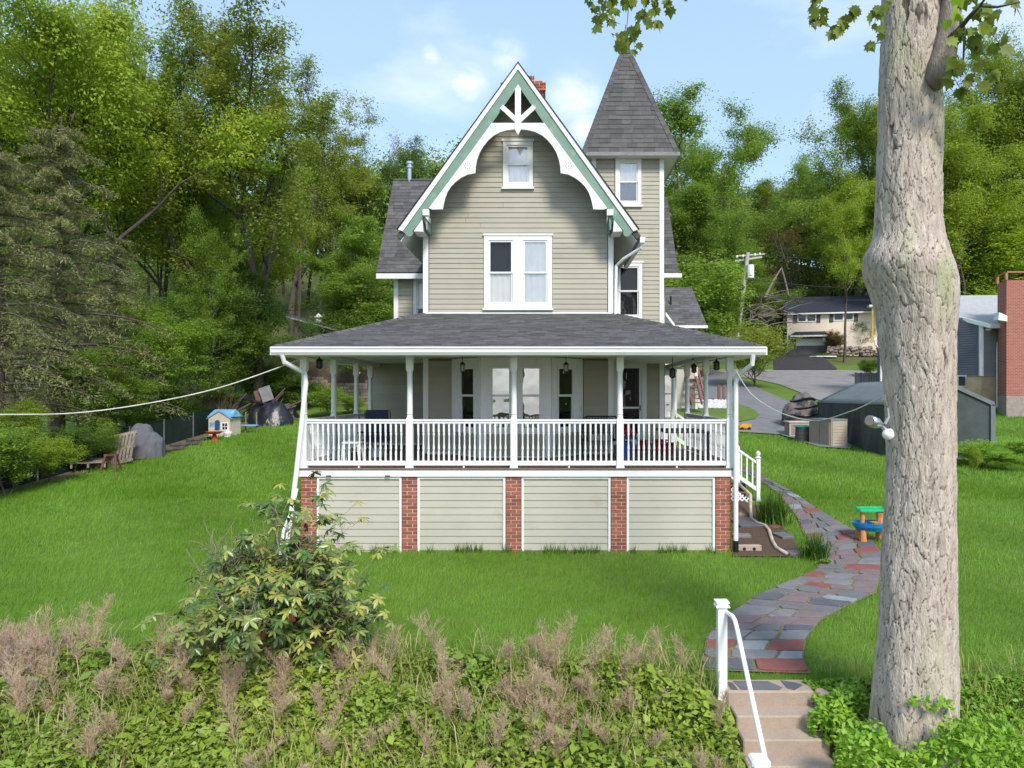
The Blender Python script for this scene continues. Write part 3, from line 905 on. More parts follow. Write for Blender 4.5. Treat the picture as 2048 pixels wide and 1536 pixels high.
MB().prism(gp, -5.32, 4.24, axis='x').build('gutter', m_white, house)
MB().box(-5.36, -5.27, 14.05, 21.6, .735, .89).build('gutter', m_white, house)
MB().box(4.19, 4.28, 14.05, 22.6, .735, .89).build('gutter', m_white, house)
lf = MB(); rg = random.Random(4)
for i in range(60):
    x = rg.uniform(-5.2, 4.1); z = rg.uniform(.885, .90)
    lf.add([(x, 13.99 + rg.uniform(0, .07), z), (x + rg.uniform(-.06, .06), 14.02, z + .01), (x + .03, 14.05, z)], [(0, 1, 2)])
lo_ = lf.build('gutter_debris', M('dead_leaf', (.10, .07, .05)), house); lo_['kind'] = 'stuff'

# bay
BY = 17.0; bx0, bx1 = -1.54, .105; b0, b1 = -2.33, .88
bay = MB().prism([(b0 + .05, YW + .1), (bx0 + .03, BY + .1), (bx1 - .03, BY + .1), (b1 - .05, YW + .1)], DECK, ZC - .01, axis='z').build('bay', m_white, house)
def bayface(p, q, wins, sid=None):
    p = Vector(p); q = Vector(q); d = (q - p); Ln = d.length; d.normalize(); rz = math.atan2(d.y, d.x)
    m = MB()
    zs = -.96
    m.box(0, .13, -.03, .05, DECK, ZC - .02); m.box(Ln - .13, Ln, -.03, .05, DECK, ZC - .02)
    m.box(.13, Ln - .13, -.025, .05, .66, ZC - .02); m.box(.10, Ln - .10, -.045, .05, zs, zs + .06); m.box(.13, Ln - .13, -.02, .05, DECK, DECK + .04)
    w0 = .13
    edges = [.13] + [v for ww_ in wins for v in ww_[:2]] + [Ln - .13]
    for i in range(0, len(edges), 2):
        if edges[i + 1] - edges[i] > .005: m.box(edges[i], edges[i + 1], -.02, .05, zs + .06, .66)
    m.build('bay_trim', m_white, bay, loc=(p.x, p.y, 0), rz=rz)
    siding(bay, (p.x, p.y), (d.x, d.y), DECK + .04, zs, (.13, Ln - .13), exp=.13)
    for (a0, a1, up, lo, g) in wins:
        window(house, (p.x, p.y), rz, a0, a1, zs + .06, .66, casing=.045, mid=-.06, up=up, lo=lo, gl=g, sill=False, head=False, mat=m_white)
bayface((bx0, BY), (bx1, BY), [(.19, .75, m_blind_g, m_dark, (m_glass2)), (.895, 1.455, m_blind_g, m_dark, (m_glass2))])
wl = window
bayface((b0, YW), (bx0, BY), [(.34, 1.06, m_blind_g, m_curtain, m_glass)])
Ls = (Vector((b1, YW)) - Vector((bx1, BY))).length
bayface((bx1, BY), (b1, YW), [(Ls - 1.06, Ls - .34, m_blind_g, m_curtain, m_glass)])

# porch door
dm = MB(); frame_box(dm, 1.87, 2.92, DECK, .98, .13, TY - .05, TY + .05, wt=.16, wb=.02)
door = dm.build('door_frame', m_white, house)
sd = MB(); frame_box(sd, 2.0, 2.79, DECK + .03, .82, .085, TY - .03, TY + .0, wt=.10, wb=.30)
sd.box(2.085, 2.705, TY - .03, TY, -.46, -.40)
sdo = sd.build('storm_door', m_white2, door)
MB().box(2.08, 2.71, TY - .015, TY - .01, -1.20, .73).build('pane', m_glass, sdo)
mb = MB(); mb.box(2.05, 2.75, TY + .02, TY + .03, DECK, .8); mb.build('inner_door', m_dark, door)
mm_ = MB()
for x in (2.60, 2.66): mm_.box(x, x + .012, TY - .004, TY + .004, -.38, .7)
for z in (-.1, .2, .5): mm_.box(2.60, 2.70, TY - .004, TY + .004, z, z + .01)
mm_.box(2.1, 2.7, TY - .004, TY + .004, .55, .562)
mm_.build('leading', M('dull_lead', (.15, .14, .14)), sdo)
MB().box(2.725, 2.745, TY - .07, TY - .03, -.52, -.36).build('handle', m_black, sdo)

# downpipes
def pipe(pts, r, name='downpipe', mat=m_white, parent=house): return MB().tube(pts, r, 10).build(name, mat, parent)
pipe([(4.0, 14.05, .74), (4.0, 14.1, .56), (3.82, 14.5, .34), (3.80, 14.55, .2), (3.80, 14.55, -2.98)], .048)
MB().tube([(3.80, 14.55, -2.96), (3.80, 14.55, -3.2), (3.76, 14.5, -3.3)], [.056, .056, .07], 10).build('drain_boot', m_black, house)
pipe([(-5.12, 14.05, .74), (-5.10, 14.1, .6), (-4.83, 14.5, .40), (-4.81, 14.5, .2), (-4.97, 14.4, -1.6), (-5.13, 14.3, -3.1)], .048)
pipe([(-4.96, 14.42, -1.9), (-5.02, 14.3, -2.3), (-5.15, 14.2, -2.7), (-5.20, 14.15, -3.15)], .03)
pipe([(-4.955, 14.35, -2.35), (-4.99, 14.3, -2.45)], .06)

# side stairs to the right
st = thing('side_stairs', 'white side stairs with picket rail leading down from the right end of the porch', 'stairs', (4.5, 20, -2.9))
ns = 7
for k in range(ns):
    x = PX1 + .10 + k * .26; z = DECK - .19 * (k + 1)
    MB().box(x, x + .28, 19.2, 21.1, z, z + .04).build('tread', m_deck, st)
    MB().box(x, x + .02, 19.2, 21.1, z - .15, z).build('riser', m_white, st)
for y in (19.12, 21.15):
    sx0, sx1 = PX1 + .08, 5.58
    zt0, zt1 = -.62, -1.86
    r = MB().quadbox((sx0, y, zt0), (sx1, y, zt1), (0, .03, 0), (0, 0, .035))
    r.quadbox((sx0, y, zt0 - .70), (sx1, y, zt1 - .70), (0, .03, 0), (0, 0, .06))
    ro = r.build('stair_rail', m_white, st)
    for k in range(1, 12):
        t = k / 12
        x = sx0 + (sx1 - sx0) * t; z = zt0 + (zt1 - zt0) * t
        MB().box(x - .018, x + .018, y - .018, y + .018, z - .66, z).build('baluster', m_white, ro)
    nw = MB().box(sx1 - .05, sx1 + .05, y - .05, y + .05, -2.98, -1.72)
    nw.lathe([(.075, -1.72), (.08, -1.70), (.04, -1.67), (.06, -1.63), (.065, -1.58), (.03, -1.54), (.01, -1.52)], sx1, y, 12)
    nw.build('newel_post', m_white, st)
lt = MB()
x0, x1, z0, z1 = PX1 + .1, 5.45, -3.12, -1.95
def clipseg(ax, az, dx, dz):
    pts = []
    T = np.linspace(-3, 3, 600)
    for t in T:
        x = ax + dx * t; z = az + dz * t
        if x0 <= x <= x1 and z0 <= z <= DECK - .2 - (x - x0) * .70: pts.append((x, z))
    return (pts[0], pts[-1]) if len(pts) > 8 else None
for i in range(-20, 32):
    for s in (1, -1):
        q = clipseg(x0 + i * .115, z0, .7071 * s, .7071)
        if q:
            (ax, az), (bx_, bz_) = q
            nv = Vector((-.7071, 0, .7071 * s)).normalized() * .019
            lt.quadbox((ax, 19.06 + (.006 if s > 0 else 0), az), (bx_, 19.06 + (.006 if s > 0 else 0), bz_), nv, (0, .003, 0))
lo_ = lt.build('lattice', m_white, st); 
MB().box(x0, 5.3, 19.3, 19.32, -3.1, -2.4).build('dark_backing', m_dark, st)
# ================================================================== ground sheets
def gpoly(pts): return [tuple(G(x, y)[:2]) for x, y in pts]
m_asph = M('worn_asphalt', (.20, .195, .205), .9, .12, 1.5, .3, 120, dirt=((.12, .12, .125), 2.0, .58, .75))
m_asph2 = M('street_asphalt', (.27, .25, .25), .9, .12, 1.2, .3, 120, dirt=((.15, .14, .14), .7, .56, .75))
m_asph3 = M('black_asphalt', (.045, .044, .048), .85, .15, 1.5, .3, 120)
m_grass2 = M('rough_grass', (.12, .19, .03), .95, .25, 1.5, .6, 20, col2=(.075, .13, .022))
m_dirt = M('brown_mulch', (.12, .075, .05), .95, .35, 30, 1.0, 60, col2=(.05, .032, .022), dirt=((.20, .13, .09), 60, .55, .7))
drape('street', gpoly([(1250, 741), (1400, 739), (1548, 740), (1700, 741), (1800, 746), (1900, 752), (1900, 775), (1760, 785), (1700, 822), (1626, 797), (1560, 770), (1500, 757), (1420, 752), (1250, 752)]), m_asph2, .04, 1.0)
drape('driveway', gpoly([(1300, 747), (1440, 750), (1480, 758), (1500, 770), (1533, 785), (1600, 815), (1650, 836), (1720, 870), (1700, 900), (1640, 896), (1600, 884), (1560, 871), (1476, 866), (1300, 866)]), m_asph, .06, 1.0)
drape('neighbour_driveway', gpoly([(1548, 683), (1575, 686), (1580, 712), (1640, 711), (1650, 719), (1676, 741), (1548, 741)]), m_asph3, .09, 1.0)
isl = gpoly([(1250, 806), (1400, 806), (1460, 808), (1500, 818), (1519, 832), (1510, 841), (1470, 848), (1400, 850), (1250, 850)])
drape('lawn_island', isl, m_grass2, .09, .8)
bedp = gpoly([(1462, 985), (1500, 1012), (1530, 1015), (1560, 1050), (1588, 1085), (1606, 1118), (1560, 1116), (1466, 1116)])
drape('mulch_bed', bedp, m_dirt, .03, .25)
# fence foot leaf litter
drape('leaf_litter', [(-15.9, 16), (-14.8, 16), (-14.7, 22), (-14.6, 28), (-14.5, 33), (-13, 38), (-14, 40), (-15.9, 34), (-15.9, 24)], M('leaf_litter', (.20, .13, .09), .95, .4, 9, 1, 30, col2=(.06, .045, .03)), .03, .5)

# ------------------------------------------------------------------ flagstone path
pl = [(1408, 1345), (1406, 1318), (1412, 1278), (1452, 1236), (1510, 1196), (1575, 1168), (1632, 1143), (1640, 1122), (1628, 1098), (1606, 1068), (1594, 1038), (1560, 995), (1520, 965), (1484, 945), (1440, 930)]
pr = [(1622, 1352), (1607, 1322), (1612, 1280), (1640, 1246), (1690, 1218), (1752, 1190), (1762, 1150), (1766, 1112), (1745, 1082), (1700, 1060), (1650, 1030), (1606, 1000), (1560, 972), (1515, 948), (1462, 928)]
PLw = [G(*p) for p in pl]; PRw = [G(*p) for p in pr]
m_path = M('sandy_joint', (.26, .21, .13), .95, .25, 20, .6, 80, dirt=((.10, .16, .03), 7, .56, .66))
drape('path', [tuple(p[:2]) for p in PLw] + [tuple(p[:2]) for p in reversed(PRw)], m_path, .03, .3)
def lerp_line(Pts, t):
    k = t * (len(Pts) - 1); i = min(int(k), len(Pts) - 2); return Pts[i].lerp(Pts[i + 1], k - i)
cum = [0]
for i in range(len(PLw) - 1):
    cum.append(cum[-1] + ((PLw[i + 1] + PRw[i + 1]) / 2 - (PLw[i] + PRw[i]) / 2).length)
def at_s(s, line):
    for i in range(len(cum) - 1):
        if s <= cum[i + 1] or i == len(cum) - 2:
            k = (s - cum[i]) / max(1e-6, cum[i + 1] - cum[i]); return line[i].lerp(line[i + 1], k)
stone_cols = [((.155, .15, .16), 5), ((.20, .195, .20), 4), ((.11, .11, .13), 3), ((.25, .085, .075), 4.5), ((.20, .15, .155), 5), ((.27, .29, .30), 1.2)]
m_stones = [M('flagstone_%s' % nm, c, .75, .12, 5, .25, 60, dirt=(tuple(min(1, v * 1.7) for v in c), 9, .64, .9))
            for (c, w_), nm in zip(stone_cols, ('grey', 'pale_grey', 'slate_blue', 'red', 'brown_grey', 'silver'))]
pathob = thing('flagstone_path', 'curving flagstone path of grey and red slabs from the steps round to the side porch', 'path', tuple((PLw[2] + PRw[2]) / 2))
rg = random.Random(11)
s = .02; lastm = None
total = cum[-1]
row = 0
skew0 = 0
while s < total - .3:
    dl = rg.uniform(.26, .42) * (1.0 if s < 8 else 1.3)
    skew1 = rg.uniform(-.14, .14)
    wdt = (at_s(s, PLw) - at_s(s, PRw)).length
    n = max(2, int(round(wdt / rg.uniform(.36, .56))))
    cuts = [0] + sorted((i + rg.uniform(-.25, .25)) / n for i in range(1, n)) + [1]
    cuts2 = [0] + [min(.97, max(.03, c + rg.uniform(-.07, .07))) for c in cuts[1:-1]] + [1]
    for i in range(n):
        def pt(sv, t, sk):
            sv = min(total, max(0, sv + sk * (t - .5)))
            p = at_s(sv, PLw).lerp(at_s(sv, PRw), t); return Vector((p.x, p.y))
        q = [pt(s, cuts[i], skew0), pt(s, cuts[i + 1], skew0), pt(s + dl, cuts2[i + 1], skew1), pt(s + dl, cuts2[i], skew1)]
        # a knocked-off corner now and then
        c = sum(q, Vector((0, 0))) / 4
        q = [c + (p - c) * (1 - .028 / max(.1, (p - c).length)) for p in q]
        pts = []
        for j in range(4):
            a_, b_ = q[j], q[(j + 1) % 4]
            pr_ = q[j - 1]
            if rg.random() < .45:
                cc = rg.uniform(.08, .28)
                pts.append(a_.lerp(pr_, cc)); pts.append(a_.lerp(b_, cc))
            else:
                pts.append(a_.lerp(pr_, .05)); pts.append(a_.lerp(b_, .05))
            pts.append(a_.lerp(b_, .5) + Vector((rg.uniform(-.012, .012), rg.uniform(-.012, .012))))
        k = len(pts)
        zoff = rg.uniform(.045, .062); tl = Vector((rg.uniform(-.01, .01), rg.uniform(-.01, .01)))
        ci = [c + (p - c) * .965 for p in pts]
        vs = [(p.x, p.y, h(p.x, p.y)) for p in pts] + [(p.x, p.y, h(p.x, p.y) + zoff - .008 + (p - c).dot(tl)) for p in pts] + [(p.x, p.y, h(p.x, p.y) + zoff + (p - c).dot(tl)) for p in ci]
        fs = [tuple(range(2 * k, 3 * k))] + [(j, (j + 1) % k, k + (j + 1) % k, k + j) for j in range(k)] + [(k + j, k + (j + 1) % k, 2 * k + (j + 1) % k, 2 * k + j) for j in range(k)]
        while True:
            m_ = rg.choices(m_stones, [w_ for _, w_ in stone_cols])[0]
            if m_ is not lastm or m_ is not m_stones[3]: break
        lastm = m_
        MB().add(vs, fs).build('flagstone', m_, pathob)
    s += dl; skew0 = skew1; row += 1

# ------------------------------------------------------------------ concrete steps
stp = thing('concrete_steps', 'tan concrete garden steps going down the bank below the flagstone path', 'steps', (2.7, 8.4, -4.2))
D0, z0s = 9.0, -3.60
xa, xb = 2.20, 3.22
MB().bevbox(xa - .02, xb + .02, 8.75, 9.12, -4.4, z0s, .02).build('step', m_conc, stp)
yy = 8.75; zz_ = z0s
rsz = [.17, .14, .15, .16, .16, .16, .16, .16]
for k in range(7):
    zz_ -= rsz[k]; y2 = yy - .29
    MB().bevbox(xa + rg.uniform(-.02, .02), xb + rg.uniform(-.02, .02) - k * .015, y2, yy + .10, zz_ - .5, zz_, .015).build('step', m_conc, stp)
    yy = y2
for pts, c in (([(2.24, 8.80), (2.32, 8.79), (2.31, 9.0), (2.24, 9.02)], 2), ([(2.36, 8.79), (2.82, 8.78), (2.88, 8.86), (2.76, 9.05), (2.33, 9.06)], 0), ([(2.93, 8.84), (3.0, 8.78), (3.16, 8.93), (3.10, 9.0), (2.93, 9.08)], 2)):
    MB().prism([p for p in pts], z0s - .01, z0s + .006, axis='z').build('flagstone', m_stones[c], stp)
# rough edging stones of the steps on the right
for k in range(5):
    x = 3.33 + .09 * k; y = 8.75 - k * .24
    m = MB().bevbox(-.07, .07, -.11, .11, -.15, .12, .04)
    o = m.build('edging_stone', m_conc, stp, loc=(x, y, h(x, y) + .05)); o.rotation_euler = (.1, .2, .5 + k)

# handrail
hr = thing('handrail', 'white metal handrail sloping down beside the concrete steps', 'handrail', (2.14, 8.86, -3.6))
m_rail = M('glossy_white_metal', (.85, .85, .86), .25, .02, 2)
MB().box(2.085, 2.195, 8.80, 8.91, -3.9, -2.60).build('post', m_rail, hr)
cp = MB(); cp.add([(2.055, 8.77, -2.60), (2.225, 8.77, -2.60), (2.225, 8.94, -2.60), (2.055, 8.94, -2.60), (2.085, 8.80, -2.55), (2.195, 8.80, -2.55), (2.195, 8.91, -2.55), (2.085, 8.91, -2.55)], [(0, 3, 2, 1), (4, 5, 6, 7), (0, 1, 5, 4), (1, 2, 6, 5), (2, 3, 7, 6), (3, 0, 4, 7)])
cp.box(2.06, 2.22, 8.775, 8.935, -2.555, -2.535)
cp.build('cap', m_rail, hr)
a = [(2.19, 8.80, -2.665), (2.22, 8.66, -2.665), (2.228, 8.58, -2.69), (2.232, 8.52, -2.74)]
b = Vector((2.12, 6.95, -3.62))
MB().tube([a[0], a[1], a[2], a[3], Vector(a[3]).lerp(b, .5), b], .027, 10).build('rail', m_rail, hr)
MB().box(1.97, 2.09, 6.86, 6.98, -5.4, -3.53).build('post', m_rail, hr)
MB().bevbox(1.94, 2.12, 6.83, 7.01, -3.53, -3.47, .02).build('cap', m_rail, hr)

# stones, slabs and the loose pipe in the mulch bed
def ground_slab(name, px, py, w_, d_, th, mat, rz, label, cat, group=None):
    g = G(px, py)
    o = MB().bevbox(-w_ / 2, w_ / 2, -d_ / 2, d_ / 2, -.05, th, .012).build(name, mat, None, loc=(g.x, g.y, g.z + .03))
    o.rotation_euler = (0.07, 0, rz)
    return tag(o, label, cat, group)
ground_slab('slate_slab', 1500, 1049, .75, .8, .05, m_stones[2], .1, 'large dark slate slab lying in the mulch bed near the lattice', 'slab')
ground_slab('slate_slab', 1483, 1076, .38, .22, .05, m_stones[1], -.05, 'small pale grey slab in the mulch close to the right downpipe', 'slab')
ground_slab('slate_slab', 1587, 1111, .28, .25, .05, m_stones[0], .2, 'small grey slab at the end of the loose beige hose', 'slab')
ground_slab('slate_slab', 1566, 1076, .3, .4, .05, m_stones[0], .3, 'grey slab at the mulch bed edge between two leafy clumps', 'slab')
def boulder(px, py, r, mat, label, flat=.5, seed=1):
    g = G(px, py); m = MB(); rr = random.Random(seed)
    prof = [(0.05, -1), (.7, -.7), (1, -.1), (.8, .55), (.35, .95), (.05, 1)]
    m.lathe([(a_ * r, b_ * r * flat) for a_, b_ in prof], 0, 0, 12)
    m.v = [(x * rr.uniform(.88, 1.12) * 1.3, y * rr.uniform(.88, 1.12), z) for x, y, z in m.v]
    o = m.build('garden_stone', mat, None, loc=(g.x, g.y, g.z + r * flat * .5), smooth=True)
    return tag(o, label, 'stone')
boulder(1548, 1057, .14, M('maroon_stone', (.16, .07, .06)), 'rounded maroon stone below the big leafy clump', .45, 3)
boulder(1478, 1035, .13, M('buff_stone', (.30, .20, .13)), 'buff stone at the foot of the lattice', .6, 4)
boulder(1614, 1098, .09, m_conc, 'pale stone beside the smaller leafy clump', .6, 5)
bs = MB(); g = G(1498, 1103)
bs.bevbox(-.24, .24, -.06, .06, -.03, .10, .01)
o = bs.build('hollow_block', m_conc, None, loc=(g.x, g.y, g.z + .03)); tag(o, 'tan hollow block lying on its side by the right brick pier', 'block')
for dx in (-.11, .09): MB().tube([(dx, -.064, .03), (dx, .02, .03)], .035, 8).build('hole', m_dark, o, world=False)
hs = [G(1499, 1022) + Vector((0, -.1, .35)), G(1499, 1030) + Vector((0, -.1, .08)), G(1503, 1043), G(1516, 1052), G(1530, 1056), G(1538, 1066), G(1545, 1088), G(1553, 1102), G(1574, 1114)]
hs = [p + Vector((0, 0, .06)) for p in hs]
hz = MB().tube([Vector((5.0, 18.95, -2.35))] + hs, .038, 8)
tag(hz.build('drain_hose', M('beige_plastic', (.62, .50, .42), .5), None, smooth=True), 'beige flexible drain hose snaking across the mulch bed', 'hose')

# ------------------------------------------------------------------ blade clumps
def blade_clump(name, px, py, r, hh, n, mat, label, cat='plant', seed=1, wd=.016):
    g = G(px, py); rr = np.random.default_rng(seed)
    V = []; F = []
    for i in range(n):
        a_ = rr.uniform(0, 2 * math.pi); lean = rr.uniform(.15, 1.0); L0 = hh * rr.uniform(.75, 1.25)
        bx_, by_ = rr.normal(0, r * .25, 2); dx, dy = math.cos(a_), math.sin(a_)
        k = len(V)
        for s_ in range(5):
            t = s_ / 4
            rad = lean * r * 1.1 * t ** 1.4; z = L0 * (t * 1.35 - .75 * lean * t * t)
            w_ = wd * (1 - t * .92)
            V.append((bx_ + dx * rad - dy * w_, by_ + dy * rad + dx * w_, z)); V.append((bx_ + dx * rad + dy * w_, by_ + dy * rad - dx * w_, z))
        for s_ in range(4): F.append((k + 2 * s_, k + 2 * s_ + 1, k + 2 * s_ + 3, k + 2 * s_ + 2))
    me = fast(name, np.array(V), np.array(F), mat, attr=np.repeat(rr.uniform(0, 1, n), 10))
    o = link(name, me, None, loc=(g.x, g.y, g.z)); return tag(o, label, cat)
m_lily = M('lily_blades', (.10, .21, .02), .5, attr=True, col2=(.045, .11, .012), scale=6, trans=.3)
blade_clump('day_lily', 1546, 1050, .50, .62, 520, m_lily, 'large arching day lily clump beside the stair newel', seed=2, wd=.014)
blade_clump('day_lily', 1632, 1118, .42, .45, 230, m_lily, 'smaller day lily clump at the inner edge of the path', seed=3, wd=.013)
m_lime = M('lime_leaf', (.22, .28, .03), .6, attr=True, col2=(.10, .18, .02), scale=8, trans=.3)
def leafy(name, C, spread, n, Ls, Ws, mat, label, cat, kind=None, seed=1, up=.6, group=None, parent=None):
    rr = np.random.default_rng(seed)
    Cc = rr.normal(size=(n, 3)); Cc /= np.linalg.norm(Cc, axis=1)[:, None]; Cc *= rr.uniform(.55, 1, (n, 1)) ** .6
    Cc[:, 2] = np.abs(Cc[:, 2]); Cc *= np.array(spread)
    bump = 1 + .18 * np.sin(Cc[:, :1] * 7 / max(spread[0], .3)) * np.cos(Cc[:, 1:2] * 6 / max(spread[1], .3))
    Cc *= bump
    V, F, a_ = leaves(Cc, Ls, Ws, rr, up)
    me = fast(name, V, F, mat, attr=a_)
    o = link(name, me, parent, loc=C)
    return tag(o, label, cat, group, kind)
g = G(1648, 1132); leafy('lime_plant', tuple(g), (.16, .14, .12), 120, .07, .04, m_lime, 'small lime yellow plant at the path bend below the lilies', 'plant')
g = G(1556, 1068); leafy('creeping_plant', tuple(g), (.22, .12, .07), 160, .05, .03, m_lily, 'low creeping green plant by the maroon stone', 'plant', seed=4)

# ------------------------------------------------------------------ lawn blades
rr = np.random.default_rng(5)
def blades(n, x0, x1, y0, y1, hh, wd, seed, mask=None):
    rr = np.random.default_rng(seed)
    y = y0 + (y1 - y0) * rr.uniform(0, 1, n) ** 1.35; x = rr.uniform(x0, x1, n) * (y / y1 * .62 + .38) 
    if mask is not None:
        k = mask(x, y); x, y = x[k], y[k]
    n = len(x)
    z = H(x, y)
    tuft = np.sin(x * 2.3 + 1.7 * np.sin(y * 1.9)) * np.sin(y * 3.1 + 1.3 * np.sin(x * 1.7)) + .5 * np.sin(x * 7.1 + y * 3.3) * np.sin(y * 8.7 - x * 2)
    hl = hh * (1 + .20 * tuft) * rr.uniform(.6, 1.35, n)
    a_ = rr.uniform(0, 2 * np.pi, n); wob = .9 * np.sin(x * 1.1 + y * .8)
    lx = np.cos(a_) * .35 + np.cos(wob) * .30; ly_ = np.sin(a_) * .35 + np.sin(wob) * .30
    b = rr.uniform(0, 2 * np.pi, n); w_ = wd * rr.uniform(.7, 1.3, n) * (y / 14)
    cx_, cy_ = np.cos(b) * w_ / 2, np.sin(b) * w_ / 2
    V = np.empty((n, 3, 3))
    V[:, 0] = np.stack([x - cx_, y - cy_, z], 1); V[:, 1] = np.stack([x + cx_, y + cy_, z], 1)
    V[:, 2] = np.stack([x + lx * hl, y + ly_ * hl, z + hl], 1)
    at = np.clip(.5 + .16 * tuft + rr.uniform(-.3, .3, n), 0, 1)
    return V.reshape(-1, 3), np.arange(n * 3).reshape(n, 3), np.repeat(at, 3)
def in_poly(poly, x, y):
    c = np.zeros(len(x), bool); n = len(poly)
    for i in range(n):
        x0, y0 = poly[i]; x1, y1 = poly[i - 1]
        k = ((y0 > y) != (y1 > y)) & (x < (x1 - x0) * (y - y0) / (y1 - y0 + 1e-12) + x0)
        c ^= k
    return c
pathpoly = [tuple(p[:2]) for p in PLw] + [tuple(p[:2]) for p in reversed(PRw)]
drivepoly = gpoly([(1300, 747), (1440, 750), (1480, 758), (1500, 770), (1533, 785), (1600, 815), (1650, 836), (1720, 870), (1700, 900), (1640, 896), (1600, 884), (1560, 871), (1476, 866), (1300, 866)])
def lawnmask(x, y):
    k = ~in_poly(pathpoly, x, y) & ~in_poly(bedp, x, y) & ~in_poly(drivepoly, x, y)
    k &= ~((x > PX0 - .1) & (x < PX1 + .1) & (y > 14.62) & (y < 25)) & ~((x > 3.7) & (x < 5.6) & (y > 19.1) & (y < 21.2))
    k &= ~((x > 2.15) & (x < 3.3) & (y < 9.15)) & (x > -15.0)
    k &= ~((x > 12.2) & (x < 16.1) & (y > 26) & (y < 32))
    return k
m_blade = M('lawn_blades', (.225, .41, .04), .55, attr=True, col2=(.14, .28, .025), scale=1.4, trans=.35, dirt=((.29, .40, .07), .8, .56, .95))
V1, F1, A1 = blades(330000, -17, 15.5, 8.95, 21, .075, .011, 1, lawnmask)
V2, F2, A2 = blades(260000, -27, 27, 19.5, 38, .10, .013, 2, lawnmask)
V = np.concatenate([V1, V2]); F = np.concatenate([F1, F2 + len(V1)]); A = np.concatenate([A1, A2])
tag(link('lawn_grass', fast('lawn_grass', V, F, m_blade, attr=A)), 'even green lawn grass around the house', 'grass', kind='stuff')
# taller tufts along the skirt
rg_ = np.random.default_rng(8); n = 1500
x = rg_.uniform(-4.9, 3.7, n); x = x[(np.sin(x * 3.1) + np.sin(x * 7.7 + 1)) > .1]; n = len(x)
y = rg_.uniform(14.45, 14.62, n); z = H(x, y); hl = rg_.uniform(.08, .26, n); a_ = rg_.uniform(0, 6.28, n)
V = np.stack([np.stack([x - .006, y, z], 1), np.stack([x + .006, y, z], 1), np.stack([x + np.cos(a_) * hl * .35, y + np.sin(a_) * hl * .2 - .03, z + hl], 1)], 1).reshape(-1, 3)
tag(link('tall_grass', fast('tall_grass', V, np.arange(n * 3).reshape(n, 3), m_lily, attr=np.repeat(rg_.uniform(0, 1, n), 3))), 'uncut tufts of grass along the foot of the skirt panels', 'grass', kind='stuff')

# ------------------------------------------------------------------ bank cover
def crest(x): return np.interp(x, [-12, -6, 0, 2.2, 3.3, 9], [10.3, 10.0, 9.5, 9.15, 9.1, 9.2])
def bankcover(n, x0, x1, seed, hmax, mat, name, label, lsize=.075, yoff=0.0, depth=3.3):
    rr = np.random.default_rng(seed)
    x = rr.uniform(x0, x1, n); cr_ = crest(x) + yoff
    y = cr_ - depth * rr.uniform(0, 1, n) ** 1.1
    hgt = hmax * (.35 + .65 * np.abs(np.sin(x * 1.9 + 1.3 * np.sin(y * 2.1)) * np.cos(y * 2.4 + x * .7))) * np.clip((cr_ - y) / .5 + .2, .2, 1)
    z = H(x, y) + hgt * rr.uniform(.25, 1, n) ** .5
    k = ~((x > 2.16) & (x < 3.20))
    k &= ~((x > 1.95) & (x < 2.2) & (y > 8.6))
    C = np.stack([x, y, z], 1)[k]
    at = np.clip(.5 + .45 * np.sin(C[:, 0] * 1.1 + 2 * np.sin(C[:, 1] * .9)) * np.cos(C[:, 1] * 1.4), 0, 1)
    V, F, a_ = leaves(C, lsize, lsize * .55, rr, .7, attr=at)
    return tag(link(name, fast(name, V, F, mat, attr=a_)), label, 'ground cover', kind='stuff')
m_cov = M('bank_leaves', (.42, .52, .07), .5, attr=True, col2=(.16, .28, .04), scale=1.3, trans=.35)
m_cov2 = M('bright_bank_leaves', (.36, .56, .06), .5, attr=True, col2=(.18, .36, .035), scale=1.6, trans=.35)
bankcover(52000, -9.5, 2.2, 21, .36, m_cov, 'bank_plants', 'leafy green weeds covering the bank left of the steps', .085)
m_cov3 = M('pale_bank_leaves', (.45, .48, .12), .5, attr=True, col2=(.20, .27, .06), scale=2.5, trans=.35)
bankcover(9000, -9.5, 2.2, 23, .50, m_cov3, 'bank_plants', 'pale taller weed leaves mixed into the left bank cover', .06)
bankcover(3500, -9.5, 2.2, 24, .46, m_cov, 'bank_plants', 'broad leaved weeds mixed into the left bank cover', .16)
def bankgrass(n, x0, x1, seed, label, mat, Lr=(.18, .5)):
    rr = np.random.default_rng(seed); x = rr.uniform(x0, x1, n); y = crest(x) + .15 - 2.6 * rr.uniform(0, 1, n)
    k = (np.sin(x * 2.2 + 1) * np.sin(y * 3 + x) > -.35) & ~((x > 2.1) & (x < 3.3)); x, y = x[k], y[k]; n = len(x); z = H(x, y) + .1
    a_ = rr.uniform(0, 6.28, n); Ln = rr.uniform(*Lr, n); ln = rr.uniform(.2, 1.5, n); w_ = .0045
    P0 = np.stack([x, y, z], 1); D1 = np.stack([np.cos(a_) * ln * .35, np.sin(a_) * ln * .35, np.ones(n) * .55], 1) * Ln[:, None]; D2 = np.stack([np.cos(a_) * ln * .9, np.sin(a_) * ln * .9, .95 - .42 * ln], 1) * Ln[:, None]
    W_ = np.stack([-np.sin(a_), np.cos(a_), 0 * a_], 1) * w_
    V = np.stack([P0 - W_, P0 + W_, P0 + D1 + W_, P0 + D1 - W_, P0 + D2], 1).reshape(-1, 3); i5 = np.arange(n)[:, None] * 5
    F = np.concatenate([i5 + np.array([[0, 1, 2]]), i5 + np.array([[0, 2, 3]]), i5 + np.array([[3, 2, 4]])]).reshape(-1, 3)
    tag(link('bank_grass', fast('bank_grass', V, F, mat, attr=np.repeat(rr.uniform(0, 1, n), 5))), label, 'grass', kind='stuff')
